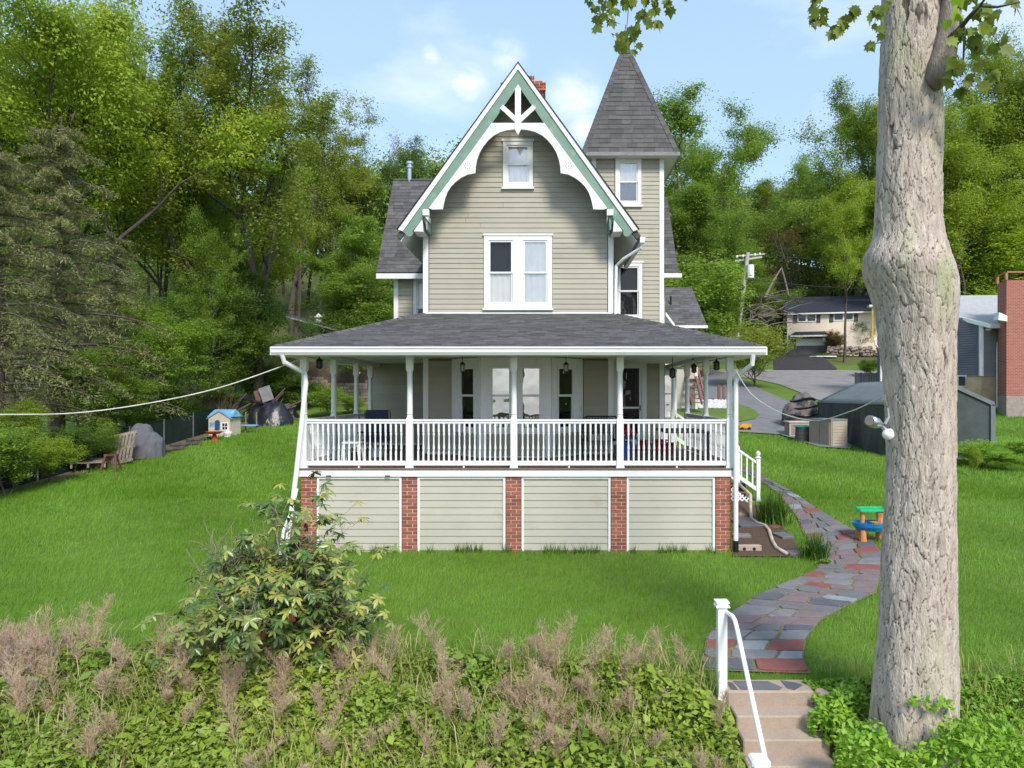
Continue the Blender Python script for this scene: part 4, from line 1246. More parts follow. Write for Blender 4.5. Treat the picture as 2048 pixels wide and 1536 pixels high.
bankgrass(7000, -9.5, 2.1, 41, 'long loose grass blades on the left bank', m_cov3)
bankgrass(1300, -9.5, 2.1, 42, 'dry straw coloured grass on the left bank', M('straw', (.62, .50, .30), .8, attr=True, col2=(.42, .31, .17), trans=.2), (.25, .7))
bankgrass(2500, 3.3, 8, 43, 'long grass blades around the big trunk', m_cov3)
bankcover(26000, 3.2, 8.2, 22, .40, m_cov2, 'bank_shrubs', 'bright green leafy cover on the bank right of the steps around the big trunk', .085, yoff=-.05)
# ------------------------------------------------------------------ dried weeds
def weeds(n, seed, name, mat, label, hgt=(.55, 1.05), yr=(-1.0, .1), xr=(-9.3, 2.0), twig=90, dens=None):
    rr = np.random.default_rng(seed); Vs = []
    def strips(p, q, w_):
        d = q - p; s_ = np.cross(d, rr.normal(size=p.shape)); s_ /= np.linalg.norm(s_, axis=1)[:, None] + 1e-9; s_ = s_ * w_
        Vs.append(np.stack([p - s_, p + s_, q + s_ * .5, q - s_ * .5], 1).reshape(-1, 3))
    for i in range(n):
        x = rr.uniform(*xr)
        if dens is not None and rr.uniform() > dens(x): continue
        y = float(crest(x)) + rr.uniform(*yr); z = h(x, y)
        Hh = rr.uniform(*hgt); lx, ly_ = rr.normal(0, .34, 2)
        K = 7; t = np.linspace(0, 1, K); wob = np.cumsum(rr.normal(0, .018, (K, 2)), 0)
        st_ = np.stack([x + lx * Hh * t * t + wob[:, 0], y + ly_ * Hh * t * t + wob[:, 1], z + Hh * t * (1 - .1 * abs(lx))], 1)
        strips(st_[:-1], st_[1:], .0028)
        t = rr.uniform(.3, 1, twig); f = t * (K - 1); kk = np.minimum(f.astype(int), K - 2); f = (f - kk)[:, None]
        p = st_[kk] * (1 - f) + st_[kk + 1] * f
        a_ = rr.uniform(0, 6.28, twig); Lt = (Hh * .30 * rr.uniform(.3, 1.5, twig) * (1.2 - .8 * t) + .02)[:, None]
        d = np.stack([np.cos(a_), np.sin(a_), rr.uniform(.5, 3.2, twig)], 1); d /= np.linalg.norm(d, axis=1)[:, None]
        strips(p, p + d * Lt, .0013)
        for m in range(4):
            r_ = p + d * Lt * rr.uniform(.3, 1, (twig, 1)); e = r_ + (d + rr.normal(0, .6, (twig, 3))) * Lt * rr.uniform(.12, .35, (twig, 1)); strips(r_, e, .0021)
    V = np.concatenate(Vs); n4 = len(V) // 4
    return tag(link(name, fast(name, V, np.arange(n4 * 4).reshape(n4, 4), mat, attr=np.repeat(rr.uniform(0, 1, n4), 4))), label, 'weeds', kind='stuff')
m_dry = M('dry_stems', (.68, .51, .36), .8, attr=True, col2=(.42, .29, .20), scale=1.2, trans=.25)
m_dry2 = M('pinkish_dry_stems', (.60, .48, .40), .8, attr=True, col2=(.36, .27, .21), scale=3, trans=.2)
dn = lambda x: .25 + .75 * max(0, math.sin(x * 1.5 + .4) * .6 + .4 * math.sin(x * 3.7))
weeds(170, 31, 'dried_weeds', m_dry, 'dry tan weed stalks along the top of the bank', dens=dn, hgt=(.3, .85), twig=120, yr=(-1.2, -.15))
weeds(150, 32, 'dried_weeds', m_dry, 'dry tan weed stalks on the lower bank', hgt=(.3, .75), yr=(-2.0, -.6), dens=lambda x: .3 + .7 * max(0, math.sin(x * 2.1 + 2)), twig=120)
weeds(40, 33, 'dried_weeds', m_dry2, 'pinkish dry weed heads at the left end of the bank', hgt=(.25, .55), yr=(-1.2, -.2), xr=(-7.6, -6.2), twig=90)
# ------------------------------------------------------------------ shells for trees
def skel(rr, H0, r0, fork=.35, nf=5, spread=.55, levels=3, up=.35, jit=.16, kids=(5, 4, 3), lean=(0, 0), lenf=.62):
    """returns list of (points, radii, level)"""
    out = []
    def br(p, d, Ln, r, lev):
        n = 5 if lev else 7
        pts = [p]; rad = [r]; q = p.copy(); dd = d.normalized()
        for i in range(n):
            dd = (dd + Vector(rr.normal(0, jit * (.4 if lev == 0 else 1), 3)) + Vector((0, 0, up * .25 if lev else .1))).normalized()
            q = q + dd * Ln / n; pts.append(q.copy()); rad.append(r * (1 - .82 * (i + 1) / n) + .006)
        out.append((pts, rad, lev))
        if lev >= levels: return
        k = kids[min(lev, len(kids) - 1)]
        for j in range(k):
            t = (fork if lev == 0 else .25) + (1 - (fork if lev == 0 else .25)) * (j + rr.uniform(0, .9)) / k
            t = min(t, .97); i = int(t * n); f = t * n - i
            s_ = pts[i].lerp(pts[min(i + 1, n)], f); ax = (pts[min(i + 1, n)] - pts[i]).normalized()
            ang = rr.uniform(0, 6.28) if lev else j * 2.4 + rr.uniform(-.4, .4)
            o1 = ax.orthogonal().normalized(); o1.rotate(Matrix.Rotation(ang, 3, ax))
            sp = spread * rr.uniform(.7, 1.3)
            nd = (ax * math.cos(sp) + o1 * math.sin(sp)).normalized()
            br(s_, nd, Ln * lenf * (1.15 - .55 * (t if lev == 0 else .3)) * rr.uniform(.8, 1.2), max(rad[i] * .6, .012), lev + 1)
    br(Vector((0, 0, -.3)), Vector((lean[0], lean[1], 1)), H0, r0, 0)
    return out
def tree_meshes(name, seed, H0, r0, leaf=.2, nl=22000, clump=(.8, .8, .32), mat=None, barkm=None, up=1.0, leaf_lev=2, droop=0, **k):
    rr = np.random.default_rng(seed)
    sk = skel(rr, H0, r0, **k)
    mb = MB()
    for pts, rad, lev in sk:
        if lev <= 2: mb.tube(pts, rad, 8 if lev == 0 else (6 if lev == 1 else 4), cap=False)
    tm = mb.mesh('trunk', barkm, smooth=True)
    tips = []
    for pts, rad, lev in sk:
        if lev >= leaf_lev:
            for i in range(2, len(pts)): tips.append(pts[i])
        elif lev == leaf_lev - 1: tips.append(pts[-1])
    tips = np.array([tuple(t) for t in tips])
    nl = int(nl * 1.9); leaf = leaf * .80; per = max(4, nl // len(tips)); n = len(tips)
    cs = np.array(clump) * rr.uniform(.5, 1.4, (n, 1))
    C = tips[:, None, :] + rr.normal(size=(n, per, 3)) * .55 * cs[:, None, :]
    at = np.repeat(rr.uniform(0, 1, n), per)
    off = (C - tips[:, None, :] + rr.normal(size=(n, 1, 3)) * .2).reshape(-1, 3) / np.array(clump)
    V, F, a_ = leaves3(C.reshape(-1, 3), off, leaf, leaf * .75, rr, at, up=up)
    return tm, fast('crown', V, F, mat, attr=a_)
m_bark = M('grey_brown_bark', (.13, .105, .085), .9, .3, 6, .9, 30, stretch=(1, 1, .2), space='obj', col2=(.055, .045, .038))
def leafmat(name, c, c2, tr=.5): return M(name, c, .55, attr=True, col2=c2, scale=.35, trans=tr, space='obj', rnd=.18)
m_l_bright = leafmat('bright_maple_leaves', (.41, .51, .048), (.20, .30, .028))
m_l_mid = leafmat('mid_green_leaves', (.28, .40, .05), (.135, .23, .026))
m_l_dark = leafmat('deep_green_leaves', (.16, .26, .035), (.08, .15, .022))
m_l_olive = leafmat('olive_leaves', (.35, .40, .055), (.18, .24, .032))
m_l_brown = leafmat('bronze_leaves', (.26, .19, .06), (.13, .11, .03))
m_l_hem = leafmat('hemlock_needles', (.38, .38, .15), (.18, .20, .08), .35)
PT = {}
PT['broad'] = tree_meshes('broad', 1, 16, .34, leaf=.19, nl=52000, clump=(1.15, 1.15, .42), mat=m_l_bright, barkm=m_bark, fork=.22, spread=.75, kids=(9, 5, 3), up=.9, lenf=.58) 
PT['tall'] = tree_meshes('tall', 2, 18, .30, leaf=.17, nl=24000, clump=(.75, .75, .42), mat=m_l_olive, barkm=m_bark, fork=.22, spread=.5, kids=(11, 5, 3), lenf=.42)
PT['dense'] = tree_meshes('dense', 3, 13, .28, leaf=.19, nl=44000, clump=(1.1, 1.1, .6), mat=m_l_dark, barkm=m_bark, fork=.22, spread=.8, kids=(9, 5, 3), up=.4, lenf=.55)
PT['mid'] = tree_meshes('mid', 4, 14, .26, leaf=.19, nl=44000, clump=(1.0, 1.0, .42), mat=m_l_mid, barkm=m_bark, fork=.15, spread=.8, kids=(10, 5, 3), lenf=.52)
PT['airy'] = tree_meshes('airy', 5, 16, .22, leaf=.18, nl=16000, clump=(.8, .8, .5), mat=m_l_mid, barkm=m_bark, fork=.4, spread=.6, kids=(8, 4, 3), lenf=.48)
PT['bare'] = tree_meshes('bare', 6, 14, .2, leaf=.14, nl=3500, clump=(.6, .6, .5), mat=m_l_brown, barkm=m_bark, fork=.25, spread=.5, kids=(11, 6, 3), lenf=.42)
PT['under'] = tree_meshes('under', 7, 7, .13, leaf=.15, nl=28000, clump=(.85, .85, .2), mat=m_l_bright, barkm=m_bark, fork=.12, spread=1.1, kids=(9, 5, 3), up=1.8, lenf=.6)
PT['bush'] = tree_meshes('bush', 8, 3.2, .05, leaf=.13, nl=9000, clump=(.4, .4, .25), mat=m_l_mid, barkm=m_bark, fork=.05, spread=.7, kids=(9, 5, 3), lenf=.7)
# hemlock: drooping sprays on long limbs
def hemlock(seed, H0, nl):
    rr = np.random.default_rng(seed); mb = MB(); C = []; A = []
    mb.tube([(rr.normal(0, .05), rr.normal(0, .05), -.3 + H0 * t) for t in np.linspace(0, 1, 8)], [.26 * (1 - t) + .02 for t in np.linspace(0, 1, 8)], 8, cap=False)
    for k in range(70):
        t = .18 + .8 * k / 70; a_ = k * 2.4 + rr.uniform(-.3, .3); Lb = (1 - t) * H0 * .36 + .7
        Lb *= rr.uniform(.7, 1.2)
        p = Vector((0, 0, H0 * t - .3)); pts = [p]; d = Vector((math.cos(a_), math.sin(a_), .22))
        for i in range(7):
            d = (d + Vector((rr.normal(0, .06), rr.normal(0, .06), -.085))).normalized(); p = p + d * Lb / 7; pts.append(p.copy())
        mb.tube(pts, [.05 * (1 - i / 8) + .008 for i in range(8)], 4, cap=False)
        ca = rr.uniform(0, 1)
        for i in range(1, 8):
            for s_ in (-1, 1):
                for m in range(3):
                    q = pts[i - 1].lerp(pts[i], rr.uniform(0, 1)); sd = d.cross(Vector((0, 0, 1))).normalized() * s_
                    Ls = Lb * .24 * rr.uniform(.5, 1.2)
                    e = q + (sd + d * .6).normalized() * Ls + Vector((0, 0, -.28 * Ls))
                    n = max(6, int(nl / 70 / 42))
                    tt = rr.uniform(0, 1, (n, 1)); qq = np.array(q); ee = np.array(e)
                    C.append(qq + (ee - qq) * tt + rr.normal(0, .06, (n, 3)) - np.array([0, 0, 1]) * (tt * .10)); A.append(np.full(n, ca))
    C = np.concatenate(C); A = np.concatenate(A)
    V, F, a_ = leaves(C, .17, .035, rr, .5, .6, attr=A)
    return mb.mesh('trunk', m_bark, smooth=True), fast('crown', V, F, m_l_hem, attr=a_)
PT['hemlock'] = hemlock(9, 12, 34000)
HT = {}
for k_, (a_, b_) in PT.items():
    co = np.empty(len(b_.vertices) * 3, np.float32); b_.vertices.foreach_get('co', co); co = co.reshape(-1, 3)
    HT[k_] = (float(np.percentile(co[:, 2], 99.7)), float(np.percentile(np.abs(co[:, 0]), 98)))
def tree(kind, px, D, ty, label, rz=0.0, wx=1.0, mat=None, group=None, name=None, cat='tree'):
    x = (px - 1093) / 1450 * D; zb = h(x, D); ztop = (786 - ty) / 1450 * D
    s_ = (ztop - zb) / HT[kind][0]
    nm = name or {'hemlock': 'hemlock_tree', 'bush': 'shrub', 'bare': 'bare_tree'}.get(kind, 'broadleaf_tree')
    t = thing(nm, label, cat, (x, D, zb), rz, group); t.scale = (s_ * wx, s_ * wx, s_)
    for nm2, me in (('trunk', PT[kind][0]), ('crown', PT[kind][1])):
        o = bpy.data.objects.new(nm2, me); COL.objects.link(o); o.parent = t
        if nm2 == 'crown' and mat is not None:
            o.material_slots[0].link = 'OBJECT'; o.material_slots[0].material = mat
    return t
# ================================================================== trees
TREES = [
 # kind, px, depth, top y, width, rz, material, label
 ('broad', 165, 37, -60, .88, .4, None, 'huge bright green maple at the upper left, tallest in the picture'),
 ('broad', 20, 40, -60, .9, 2.1, None, 'bright maple at the left edge behind the hemlocks'),
 ('broad', 320, 44, 130, .6, 4.0, m_l_mid, 'dark leafed maple between the big maple and the tall open tree'),
 ('tall', 515, 42, 18, 1.15, 2.2, None, 'tall open crowned tree with dark twin trunks left of the house'),
 ('tall', 585, 66, 150, 1.1, 4.2, m_l_olive, 'slender airy tree on the right flank of the tall open tree'),
 ('mid', 420, 50, 250, 1.1, 2.0, m_l_bright, 'round green tree behind the trunk of the tall open tree'),
 ('mid', 660, 76, 290, 1.1, .5, m_l_olive, 'yellow green tree just left of the wing roof'),
 ('mid', 500, 72, 400, 1.2, 1.5, m_l_bright, 'light green tree below the slender airy tree'),
 ('dense', 470, 40, 480, 1.2, 3.5, m_l_dark, 'shady dark tree above the blue playhouse'),
 ('dense', 400, 46, 470, .8, .9, m_l_dark, 'dark tree to the left of the small far cottage'),
 ('dense', 785, 72, 274, .75, 1.2, None, 'dense dark green round tree behind the vent pipe'),
 ('bare', 868, 82, 262, 1.0, 2.2, None, 'thin nearly bare tree peeking between wing roof and gable'),
 ('bare', 905, 86, 280, .9, .2, None, 'second thin tree, close against the gable edge'),
 ('mid', 730, 58, 440, 1.1, 4.4, None, 'green tree close to the wing roof edge'),
 ('under', 745, 46, 540, 1.2, 1.9, m_l_mid, 'bright low tree next to the wing corner board'),
 ('under', 335, 33, 610, .95, .6, m_l_mid, 'low layered maple over the grey covered grill'),
 ('under', 180, 28, 700, 1.0, 2.6, m_l_mid, 'low maple in front of the fence gap'),
 ('tall', 395, 37, 430, .8, 3.9, m_l_mid, 'young maple with a dark trunk above the fence'),
 ('under', 40, 24, 800, .9, 5.0, None, 'leafy sapling at the bottom left of the woods'),
 ('under', 255, 30, 740, 1.0, 1.1, m_l_mid, 'leafy sapling behind the leaning pallet'),
 ('under', 455, 40, 620, .9, 4.9, m_l_mid, 'low spreading tree above the black tarp'),
 ('under', 770, 50, 600, 1.0, 3.3, m_l_dark, 'low dark tree above the retaining wall close to the porch roof'),
 ('hemlock', 120, 28, 255, .9, .3, None, 'large drooping hemlock in front of the big maple'),
 ('hemlock', -5, 25, 300, .95, 1.9, None, 'hemlock cut by the left edge of the picture'),
 ('hemlock', 225, 32, 470, .9, 2.7, None, 'smaller hemlock to the right of the large one'),
 ('tall', 100, 34, 430, .7, 5.2, m_l_dark, 'dark tree with a bare lower trunk behind the fence'),
 # right side
 ('airy', 1362, 72, 196, 1.1, .6, None, 'airy tree rising just right of the tower'),
 ('airy', 1440, 78, 238, 1.1, 2.4, None, 'airy tree with scattered tufts right of the tower'),
 ('mid', 1350, 62, 380, 1.2, 1.4, None, 'full green tree against the tower corner'),
 ('mid', 1425, 66, 410, 1.2, 3.4, None, 'full green tree above the garage roof'),
 ('bush', 1400, 54, 520, 1.5, 4.4, m_l_mid, 'green shrub mass behind the garage'),
 ('dense', 1490, 76, 500, 1.1, 5.4, m_l_mid, 'bushy tree behind the leaning utility pole'),
 ('mid', 1545, 100, 370, 1.1, .3, m_l_olive, 'dull olive tree on the hill slope'),
 ('dense', 1615, 108, 300, 1.0, 2.0, m_l_mid, 'rounded dark tree on the hill brow'),
 ('bare', 1605, 84, 372, 1.2, 1.0, None, 'slim bronze leaved tree above the beige house'),
 ('tall', 1700, 88, 190, 1.1, 2.9, m_l_mid, 'tall tree left of the big trunk, reaching the sky'),
 ('airy', 1745, 96, 175, 1.2, 4.1, m_l_olive, 'tall airy tree partly behind the big trunk'),
 ('mid', 1690, 82, 370, 1.2, 1.7, m_l_bright, 'bright tree right behind the beige house'),
 ('broad', 1770, 86, 330, .8, .9, m_l_mid, 'wide green tree hidden by the big trunk'),
 ('broad', 1975, 82, 150, .95, .2, None, 'bright green maple behind the grey roofed house'),
 ('broad', 2080, 80, 120, .9, 2.2, None, 'bright green maple at the right edge'),
 ('mid', 1915, 68, 240, 1.0, 3.8, m_l_bright, 'light green tree beside the trunk at right'),
 ('under', 1990, 74, 400, 1.3, 1.3, None, 'layered bright tree above the brick chimney'),
 ('mid', 1930, 72, 440, 1.0, 5.1, None, 'mid green tree above the grey roof ridge'),
 ('dense', 2110, 76, 300, 1.0, 1.1, m_l_mid, 'dark tree just inside the right edge'),
]
for (kd, px, D, ty, wx, rz, mt, lb) in TREES:
    tree(kd, px, D, ty, lb, rz, wx, mt)
tree('airy', 1688, 64, 400, 'roadside tree with a straight bare trunk in front of the beige house', 1.0, .8, m_l_bright)
tree('bush', 1510, 48, 648, 'multi stemmed shrub at the edge of the driveway by the porch corner', 0.4, 1.35, m_l_olive)
tree('bush', 1662, 70, 660, 'orange tinted shrub at the beige house garage', 2.0, 1.2, m_l_brown)
tree('bush', 1722, 71, 640, 'dark evergreen shrub by the beige house porch', 3.0, 1.3, m_l_dark)
tree('bush', 1738, 55, 718, 'low dark hedge shrub above the grey fence', 1.0, 2.1, m_l_dark)
tree('bush', 655, 39, 770, 'low green shrub growing in front of the block wall', 1.0, 1.6, None)
tree('bush', 700, 40, 790, 'small shrub at the foot of the block wall behind the railing', 2.5, 1.7, None)
tree('bush', 590, 41, 748, 'ivy like shrub on the slope behind the black tarp', 4.0, 1.8, m_l_dark)
tree('bush', 545, 43, 720, 'dark brushy shrub behind the lumber pile', 5.0, 1.8, m_l_dark)
tree('bush', 1965, 24.5, 880, 'weedy green shrub at the corner of the garage tent', 5.0, 2.6, m_cov2)
tree('bush', 2040, 25, 878, 'weedy shrub at the right edge of the lawn', 2.0, 2.8, m_cov2)
tree('bush', 2000, 23.5, 900, 'low weed patch between two shrubs at the right edge', 3.0, 2.4, m_cov2)
tree('bush', 1945, 22.5, 885, 'small upright weed clump in front of the tent', 2.0, .5, m_l_bright)
# shaded understory along the fence on the left
for i, (px, D, ty) in enumerate([(60, 27, 880), (120, 28, 860), (330, 33, 780), (380, 35, 800), (300, 31, 830), (20, 23, 860), (190, 28.5, 850), (500, 44, 760), (440, 37, 770)]):
    tree('bush', px, D, ty, ['low green undergrowth at the left end of the fence', 'low undergrowth behind the fence gap', 'brush behind the grey covered grill', 'brush behind the dark fence screen', 'brush above the leaning pallet',
         'leafy undergrowth in the lower left corner of the woods', 'undergrowth left of the red sawhorse', 'brush behind the lumber pile on the slope', 'brush behind the playhouse'][i], i * 1.3, 1.6, (m_l_dark, m_l_mid)[i % 2])

# far wooded hillside: one mass
rr = np.random.default_rng(77)
tv, tf, ta, ko = [], [], [], 0
def addforest(xr, yr, n, rr, q=900, leafs=.38):
    global ko
    for i in range(n):
        x = rr.uniform(*xr); y = rr.uniform(*yr)
        if x > 2 and y < 84 and (20 < x < 60): continue
        if 12 < x < 45 and 60 < y < 74: continue
        if -25 < x < -14 and y < 73: continue
        z = h(x, y); Ht = rr.uniform(9, 16); Rc = Ht * rr.uniform(.2, .34)
        nc = 34
        th = rr.uniform(0, 6.28, nc); u = rr.uniform(-.75, 1, nc); ra = np.sqrt(np.maximum(0, 1 - u * u * .9)) * rr.uniform(.6, 1.1, nc)
        cc = np.stack([np.cos(th) * ra * Rc, np.sin(th) * ra * Rc, Ht * .62 + u * Ht * .38], 1) + np.array([x, y, z])
        per = q // nc
        C = cc[:, None, :] + rr.normal(size=(nc, per, 3)) * np.array([.75, .75, .42]) * Rc * .32
        tb = rr.uniform(0, 1)
        at = np.repeat(np.clip(tb + rr.uniform(-.25, .25, nc), 0, 1), per)
        off = (C - cc[:, None, :]).reshape(-1, 3)
        V, F, a_ = leaves3(C.reshape(-1, 3), off, leafs * (y / 110) ** .5, leafs * .75 * (y / 110) ** .5, rr, at, up=.8)
        tv.append(V); tf.append(F + ko); ta.append(a_); ko += len(V)
addforest((-75, 8), (58, 84), 85, rr)
addforest((-95, 25), (84, 125), 120, rr)
addforest((-110, 60), (125, 190), 110, rr, 420, .6)
addforest((8, 75), (84, 125), 90, rr)
addforest((60, 130), (60, 150), 60, rr, 560)
addforest((20, 130), (125, 190), 90, rr, 420, .6)
addforest((-60, -24), (36, 60), 30, rr, 900, .3)
m_forest = M('hillside_leaves', (.31, .40, .075), .6, attr=True, col2=(.11, .18, .035), scale=.08, trans=.45)
tag(link('hillside_forest', fast('hillside_forest', np.concatenate(tv), np.concatenate(tf), m_forest, attr=np.concatenate(ta))), 'wooded green hillside behind the houses', 'forest', kind='stuff')
tk = MB()
for i in range(110):
    x = rr.uniform(-50, 70); y = rr.uniform(60, 100)
    if 12 < x < 45 and y < 84: continue
    z = h(x, y); tk.tube([(x, y, z), (x + rr.normal(0, .6), y, z + rr.uniform(7, 12))], [.2, .08], 4, cap=False)
tag(tk.build('forest_trunks', m_bark), 'thin trunks standing in the hillside woods', 'forest', kind='stuff')

# ------------------------------------------------------------------ the big trunk
bt = thing('big_tree', 'massive rough barked tree trunk standing at the right in front of everything', 'tree', P(1832, 0, 8.0).xy[:] + (-4.0,))
prof = [(-60, 1764, 1878), (0, 1764, 1882), (100, 1761, 1884), (170, 1757, 1882), (250, 1754, 1884), (350, 1750, 1881), (430, 1747, 1882), (470, 1745, 1888), (495, 1733, 1895), (512, 1724, 1900), (535, 1722, 1910), (560, 1730, 1917), (590, 1740, 1919), (620, 1750, 1917), (680, 1758, 1912),
        (780, 1770, 1912), (900, 1773, 1911), (1000, 1770, 1911), (1100, 1763, 1912), (1200, 1758, 1912), (1300, 1752, 1914), (1350, 1747, 1916), (1400, 1743, 1916), (1450, 1740, 1917), (1500, 1736, 1920), (1560, 1730, 1926)]
DT = 8.0
pz = np.array([(786 - p[0]) / 1450 * DT for p in prof]); pcx = np.array([((p[1] + p[2]) / 2 - 1093) / 1450 * DT for p in prof]); prd = np.array([(p[2] - p[1]) / 2 / 1450 * DT / 1.125 for p in prof])
NZ, NT = 700, 280
zs = np.linspace(pz[-1], pz[0], NZ); cxs = np.interp(zs, pz[::-1], pcx[::-1]); rds = np.interp(zs, pz[::-1], prd[::-1])
for _ in range(6):
    rds[1:-1] = (rds[:-2] + rds[1:-1] + rds[2:]) / 3; cxs[1:-1] = (cxs[:-2] + cxs[1:-1] + cxs[2:]) / 3
th = np.linspace(0, 2 * np.pi, NT, endpoint=False)
TH_, ZS = np.meshgrid(th, zs); RD = rds[:, None] * np.ones((1, NT)); CX = cxs[:, None]
RD = RD * (1 + .02 * np.sin(3 * TH_ + ZS * 1.1) + .012 * np.sin(7 * TH_ + 2 * ZS))
low = np.clip((-2.9 - ZS) / 1.2, 0, 1); RD = RD * (1 + .10 * low * np.sin(5 * TH_ + .7))
# bark plates: cracks along cell borders, stretched upright
circ = 2 * np.pi * .43
rp = np.random.default_rng(3)
npz = 1500
pu = rp.uniform(0, circ, npz); pv = rp.uniform(zs[0] - .1, zs[-1] + .1, npz); ph = rp.uniform(0, 1, npz)
ST = .27
kd = kdtree.KDTree(npz * 3)
for i in range(npz):
    for o_ in (-circ, 0, circ): kd.insert((pu[i] + o_, pv[i] * ST, 0), i)
kd.balance()
disp = np.zeros((NZ, NT)); plate = np.zeros((NZ, NT))
wob = .016 * np.sin(ZS * 9 + 3 * np.sin(TH_ * 4)) + .008 * np.sin(ZS * 31 + TH_ * 9) + .004 * np.sin(ZS * 83 + TH_ * 21)
U = TH_ / (2 * np.pi) * circ + wob; Vv = ZS * ST + .006 * np.sin(TH_ * 31)
for i in range(NZ):
    for j in range(NT):
        r_ = kd.find_n((U[i, j], Vv[i, j], 0), 2)
        d1, d2 = r_[0][2], r_[1][2]
        e = (d2 - d1); k1, k2 = r_[0][1], r_[1][1]
        s_ = .25 + .75 * (((k1 * 7919 + k2 * 7919) % 97) / 97.0 > .30)
        disp[i, j] = 1 - s_ * (1 - min(e / .0055, 1.0)); plate[i, j] = ph[k1]
fib = .5 + .5 * np.sin(TH_ * 61 + 5 * np.sin(ZS * 3.1) + 2.5 * np.sin(ZS * 11 + TH_ * 5)) * np.sin(TH_ * 37 - 4 * np.sin(ZS * 2.3 + 1))
disp = disp * (.009 + .012 * plate + .006 * fib) - .010
RD = RD + disp
Vt = np.stack([CX + RD * np.cos(TH_), DT + .0 + RD * np.sin(TH_), ZS], -1).reshape(-1, 3) - np.array(bt.location)
i_, j_ = np.meshgrid(np.arange(NZ - 1), np.arange(NT), indexing='ij')
aa = (i_ * NT + j_).ravel(); bb = (i_ * NT + (j_ + 1) % NT).ravel()
m_bigbark = M('pale_furrowed_bark', (.64, .55, .47), .9, .24, 16, 1.0, 70, stretch=(1, 1, .22), col2=(.33, .265, .22), attr=False, dirt=((.40, .40, .25), 2.2, .57, .72))
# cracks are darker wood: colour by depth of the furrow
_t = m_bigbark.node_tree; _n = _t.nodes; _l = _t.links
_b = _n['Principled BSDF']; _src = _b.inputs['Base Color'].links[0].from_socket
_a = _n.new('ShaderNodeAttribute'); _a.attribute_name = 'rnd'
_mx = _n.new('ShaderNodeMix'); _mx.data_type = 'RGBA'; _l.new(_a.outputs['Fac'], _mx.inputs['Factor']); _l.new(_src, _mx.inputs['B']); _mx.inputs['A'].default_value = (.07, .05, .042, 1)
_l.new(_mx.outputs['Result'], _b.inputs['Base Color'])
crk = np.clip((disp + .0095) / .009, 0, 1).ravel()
tm = fast('trunk', Vt, np.stack([aa, bb, bb + NT, aa + NT], 1), m_bigbark, attr=crk, smooth=False)
link('trunk', tm, bt, world=False)
def lc(px, py, Y): return P(px, py, Y)
kn = MB()
kn.tube([lc(1872, 178, 7.72), lc(1874, 160, 7.66), lc(1882, 135, 7.66), lc(1890, 100, 7.68), lc(1897, 60, 7.7), lc(1903, 10, 7.72), lc(1908, -60, 7.8)], [.05, .125, .14, .12, .11, .105, .10], 14)
lim = kn.build('limb', m_bigbark, bt, smooth=True)
_at = lim.data.attributes.new('rnd', 'FLOAT', 'POINT'); _at.data.foreach_set('value', np.full(len(lim.data.vertices), .42, np.float32))
kn = MB(); c = lc(1757, 1405, 7.62); kn.lathe([(.02, -.09), (.07, -.06), (.085, 0), (.06, .05), (.03, .06)], 0, 0, 10)
# branches with maple leaves
br = MB()
B1 = [lc(1892, 85, 7.65), lc(1915, 62, 7.5), lc(1942, 30, 7.3), lc(1960, 12, 7.2), lc(1995, 14, 7.1), (lc(2040, 4, 7.0))]
br.tube(B1, [.05, .03, .022, .014, .012, .008], 6)
br.tube([lc(1960, 12, 7.2), lc(1975, -10, 7.1), lc(1990, -40, 7.0)], .012, 6)
# long limb out of the top of the picture from which sprays hang
B2 = [lc(1820, -60, 7.9), lc(1700, -150, 7.6), lc(1500, -150, 7.3), lc(1330, -110, 7.1), lc(1230, -80, 7.0), lc(1180, -60, 7.0)]
br.tube(B2, [.12, .09, .07, .05, .03, .015], 8)
br.tube([lc(1700, -150, 7.6), lc(1660, -60, 7.4), lc(1630, 0, 7.3)], [.04, .02, .01], 6)
br.tube([lc(1880, -40, 7.7), lc(1930, 60, 7.6), lc(1925, 150, 7.5)], [.03, .015, .006], 6)
br.build('branch', m_bark, bt, smooth=True)
outl = [(0, 0), (.12, .06), (.30, .02), (.26, .16), (.46, .30), (.33, .36), (.36, .56), (.20, .50), (.12, .62), (0, .86)]
full = outl + [(-x, y) for x, y in reversed(outl[1:-1])]
lm = MB().add([(x, y - .3, .10 * abs(x) - .12 * y * y) for x, y in full] + [(0, .1, 0)], [(i, (i + 1) % len(full), len(full)) for i in range(len(full))])
m_maple = M('maple_leaf', (.24, .31, .04), .5, .25, 3, rnd=.3, trans=.45)
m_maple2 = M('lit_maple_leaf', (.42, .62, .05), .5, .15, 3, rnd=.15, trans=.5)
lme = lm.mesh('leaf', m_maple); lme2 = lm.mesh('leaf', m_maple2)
rl = random.Random(6)
twigs = MB(); cnt = 0
def spray(px0, py0, px1, py1, Y, n, sz=.12, me_=None, sp=14):
    global cnt
    a_ = lc(px0, py0, Y + rl.uniform(-.1, .1)); b_ = lc(px1, py1, Y + rl.uniform(-.15, .15)); mid = (a_ + b_) / 2 + Vector((rl.uniform(-.04, .04), 0, .03))
    twigs.tube([a_, mid, b_], [.006, .004, .002], 4, cap=False)
    for k in range(n):
        t = (k + rl.random()) / n; p = (a_.lerp(mid, t * 2) if t < .5 else mid.lerp(b_, t * 2 - 1)) + Vector((rl.gauss(0, sp), rl.gauss(0, sp), rl.gauss(0, sp))) * (Y / 1450)
        o = bpy.data.objects.new('leaf', me_ or lme); COL.objects.link(o); o.parent = bt
        s_ = sz * rl.uniform(.7, 1.25)
        o.scale = (s_, s_, s_); o.location = p - bt.location
        o.rotation_euler = (rl.uniform(1.0, 2.3) + math.pi, rl.uniform(-.7, .7), rl.uniform(-1.2, 1.2)); cnt += 1
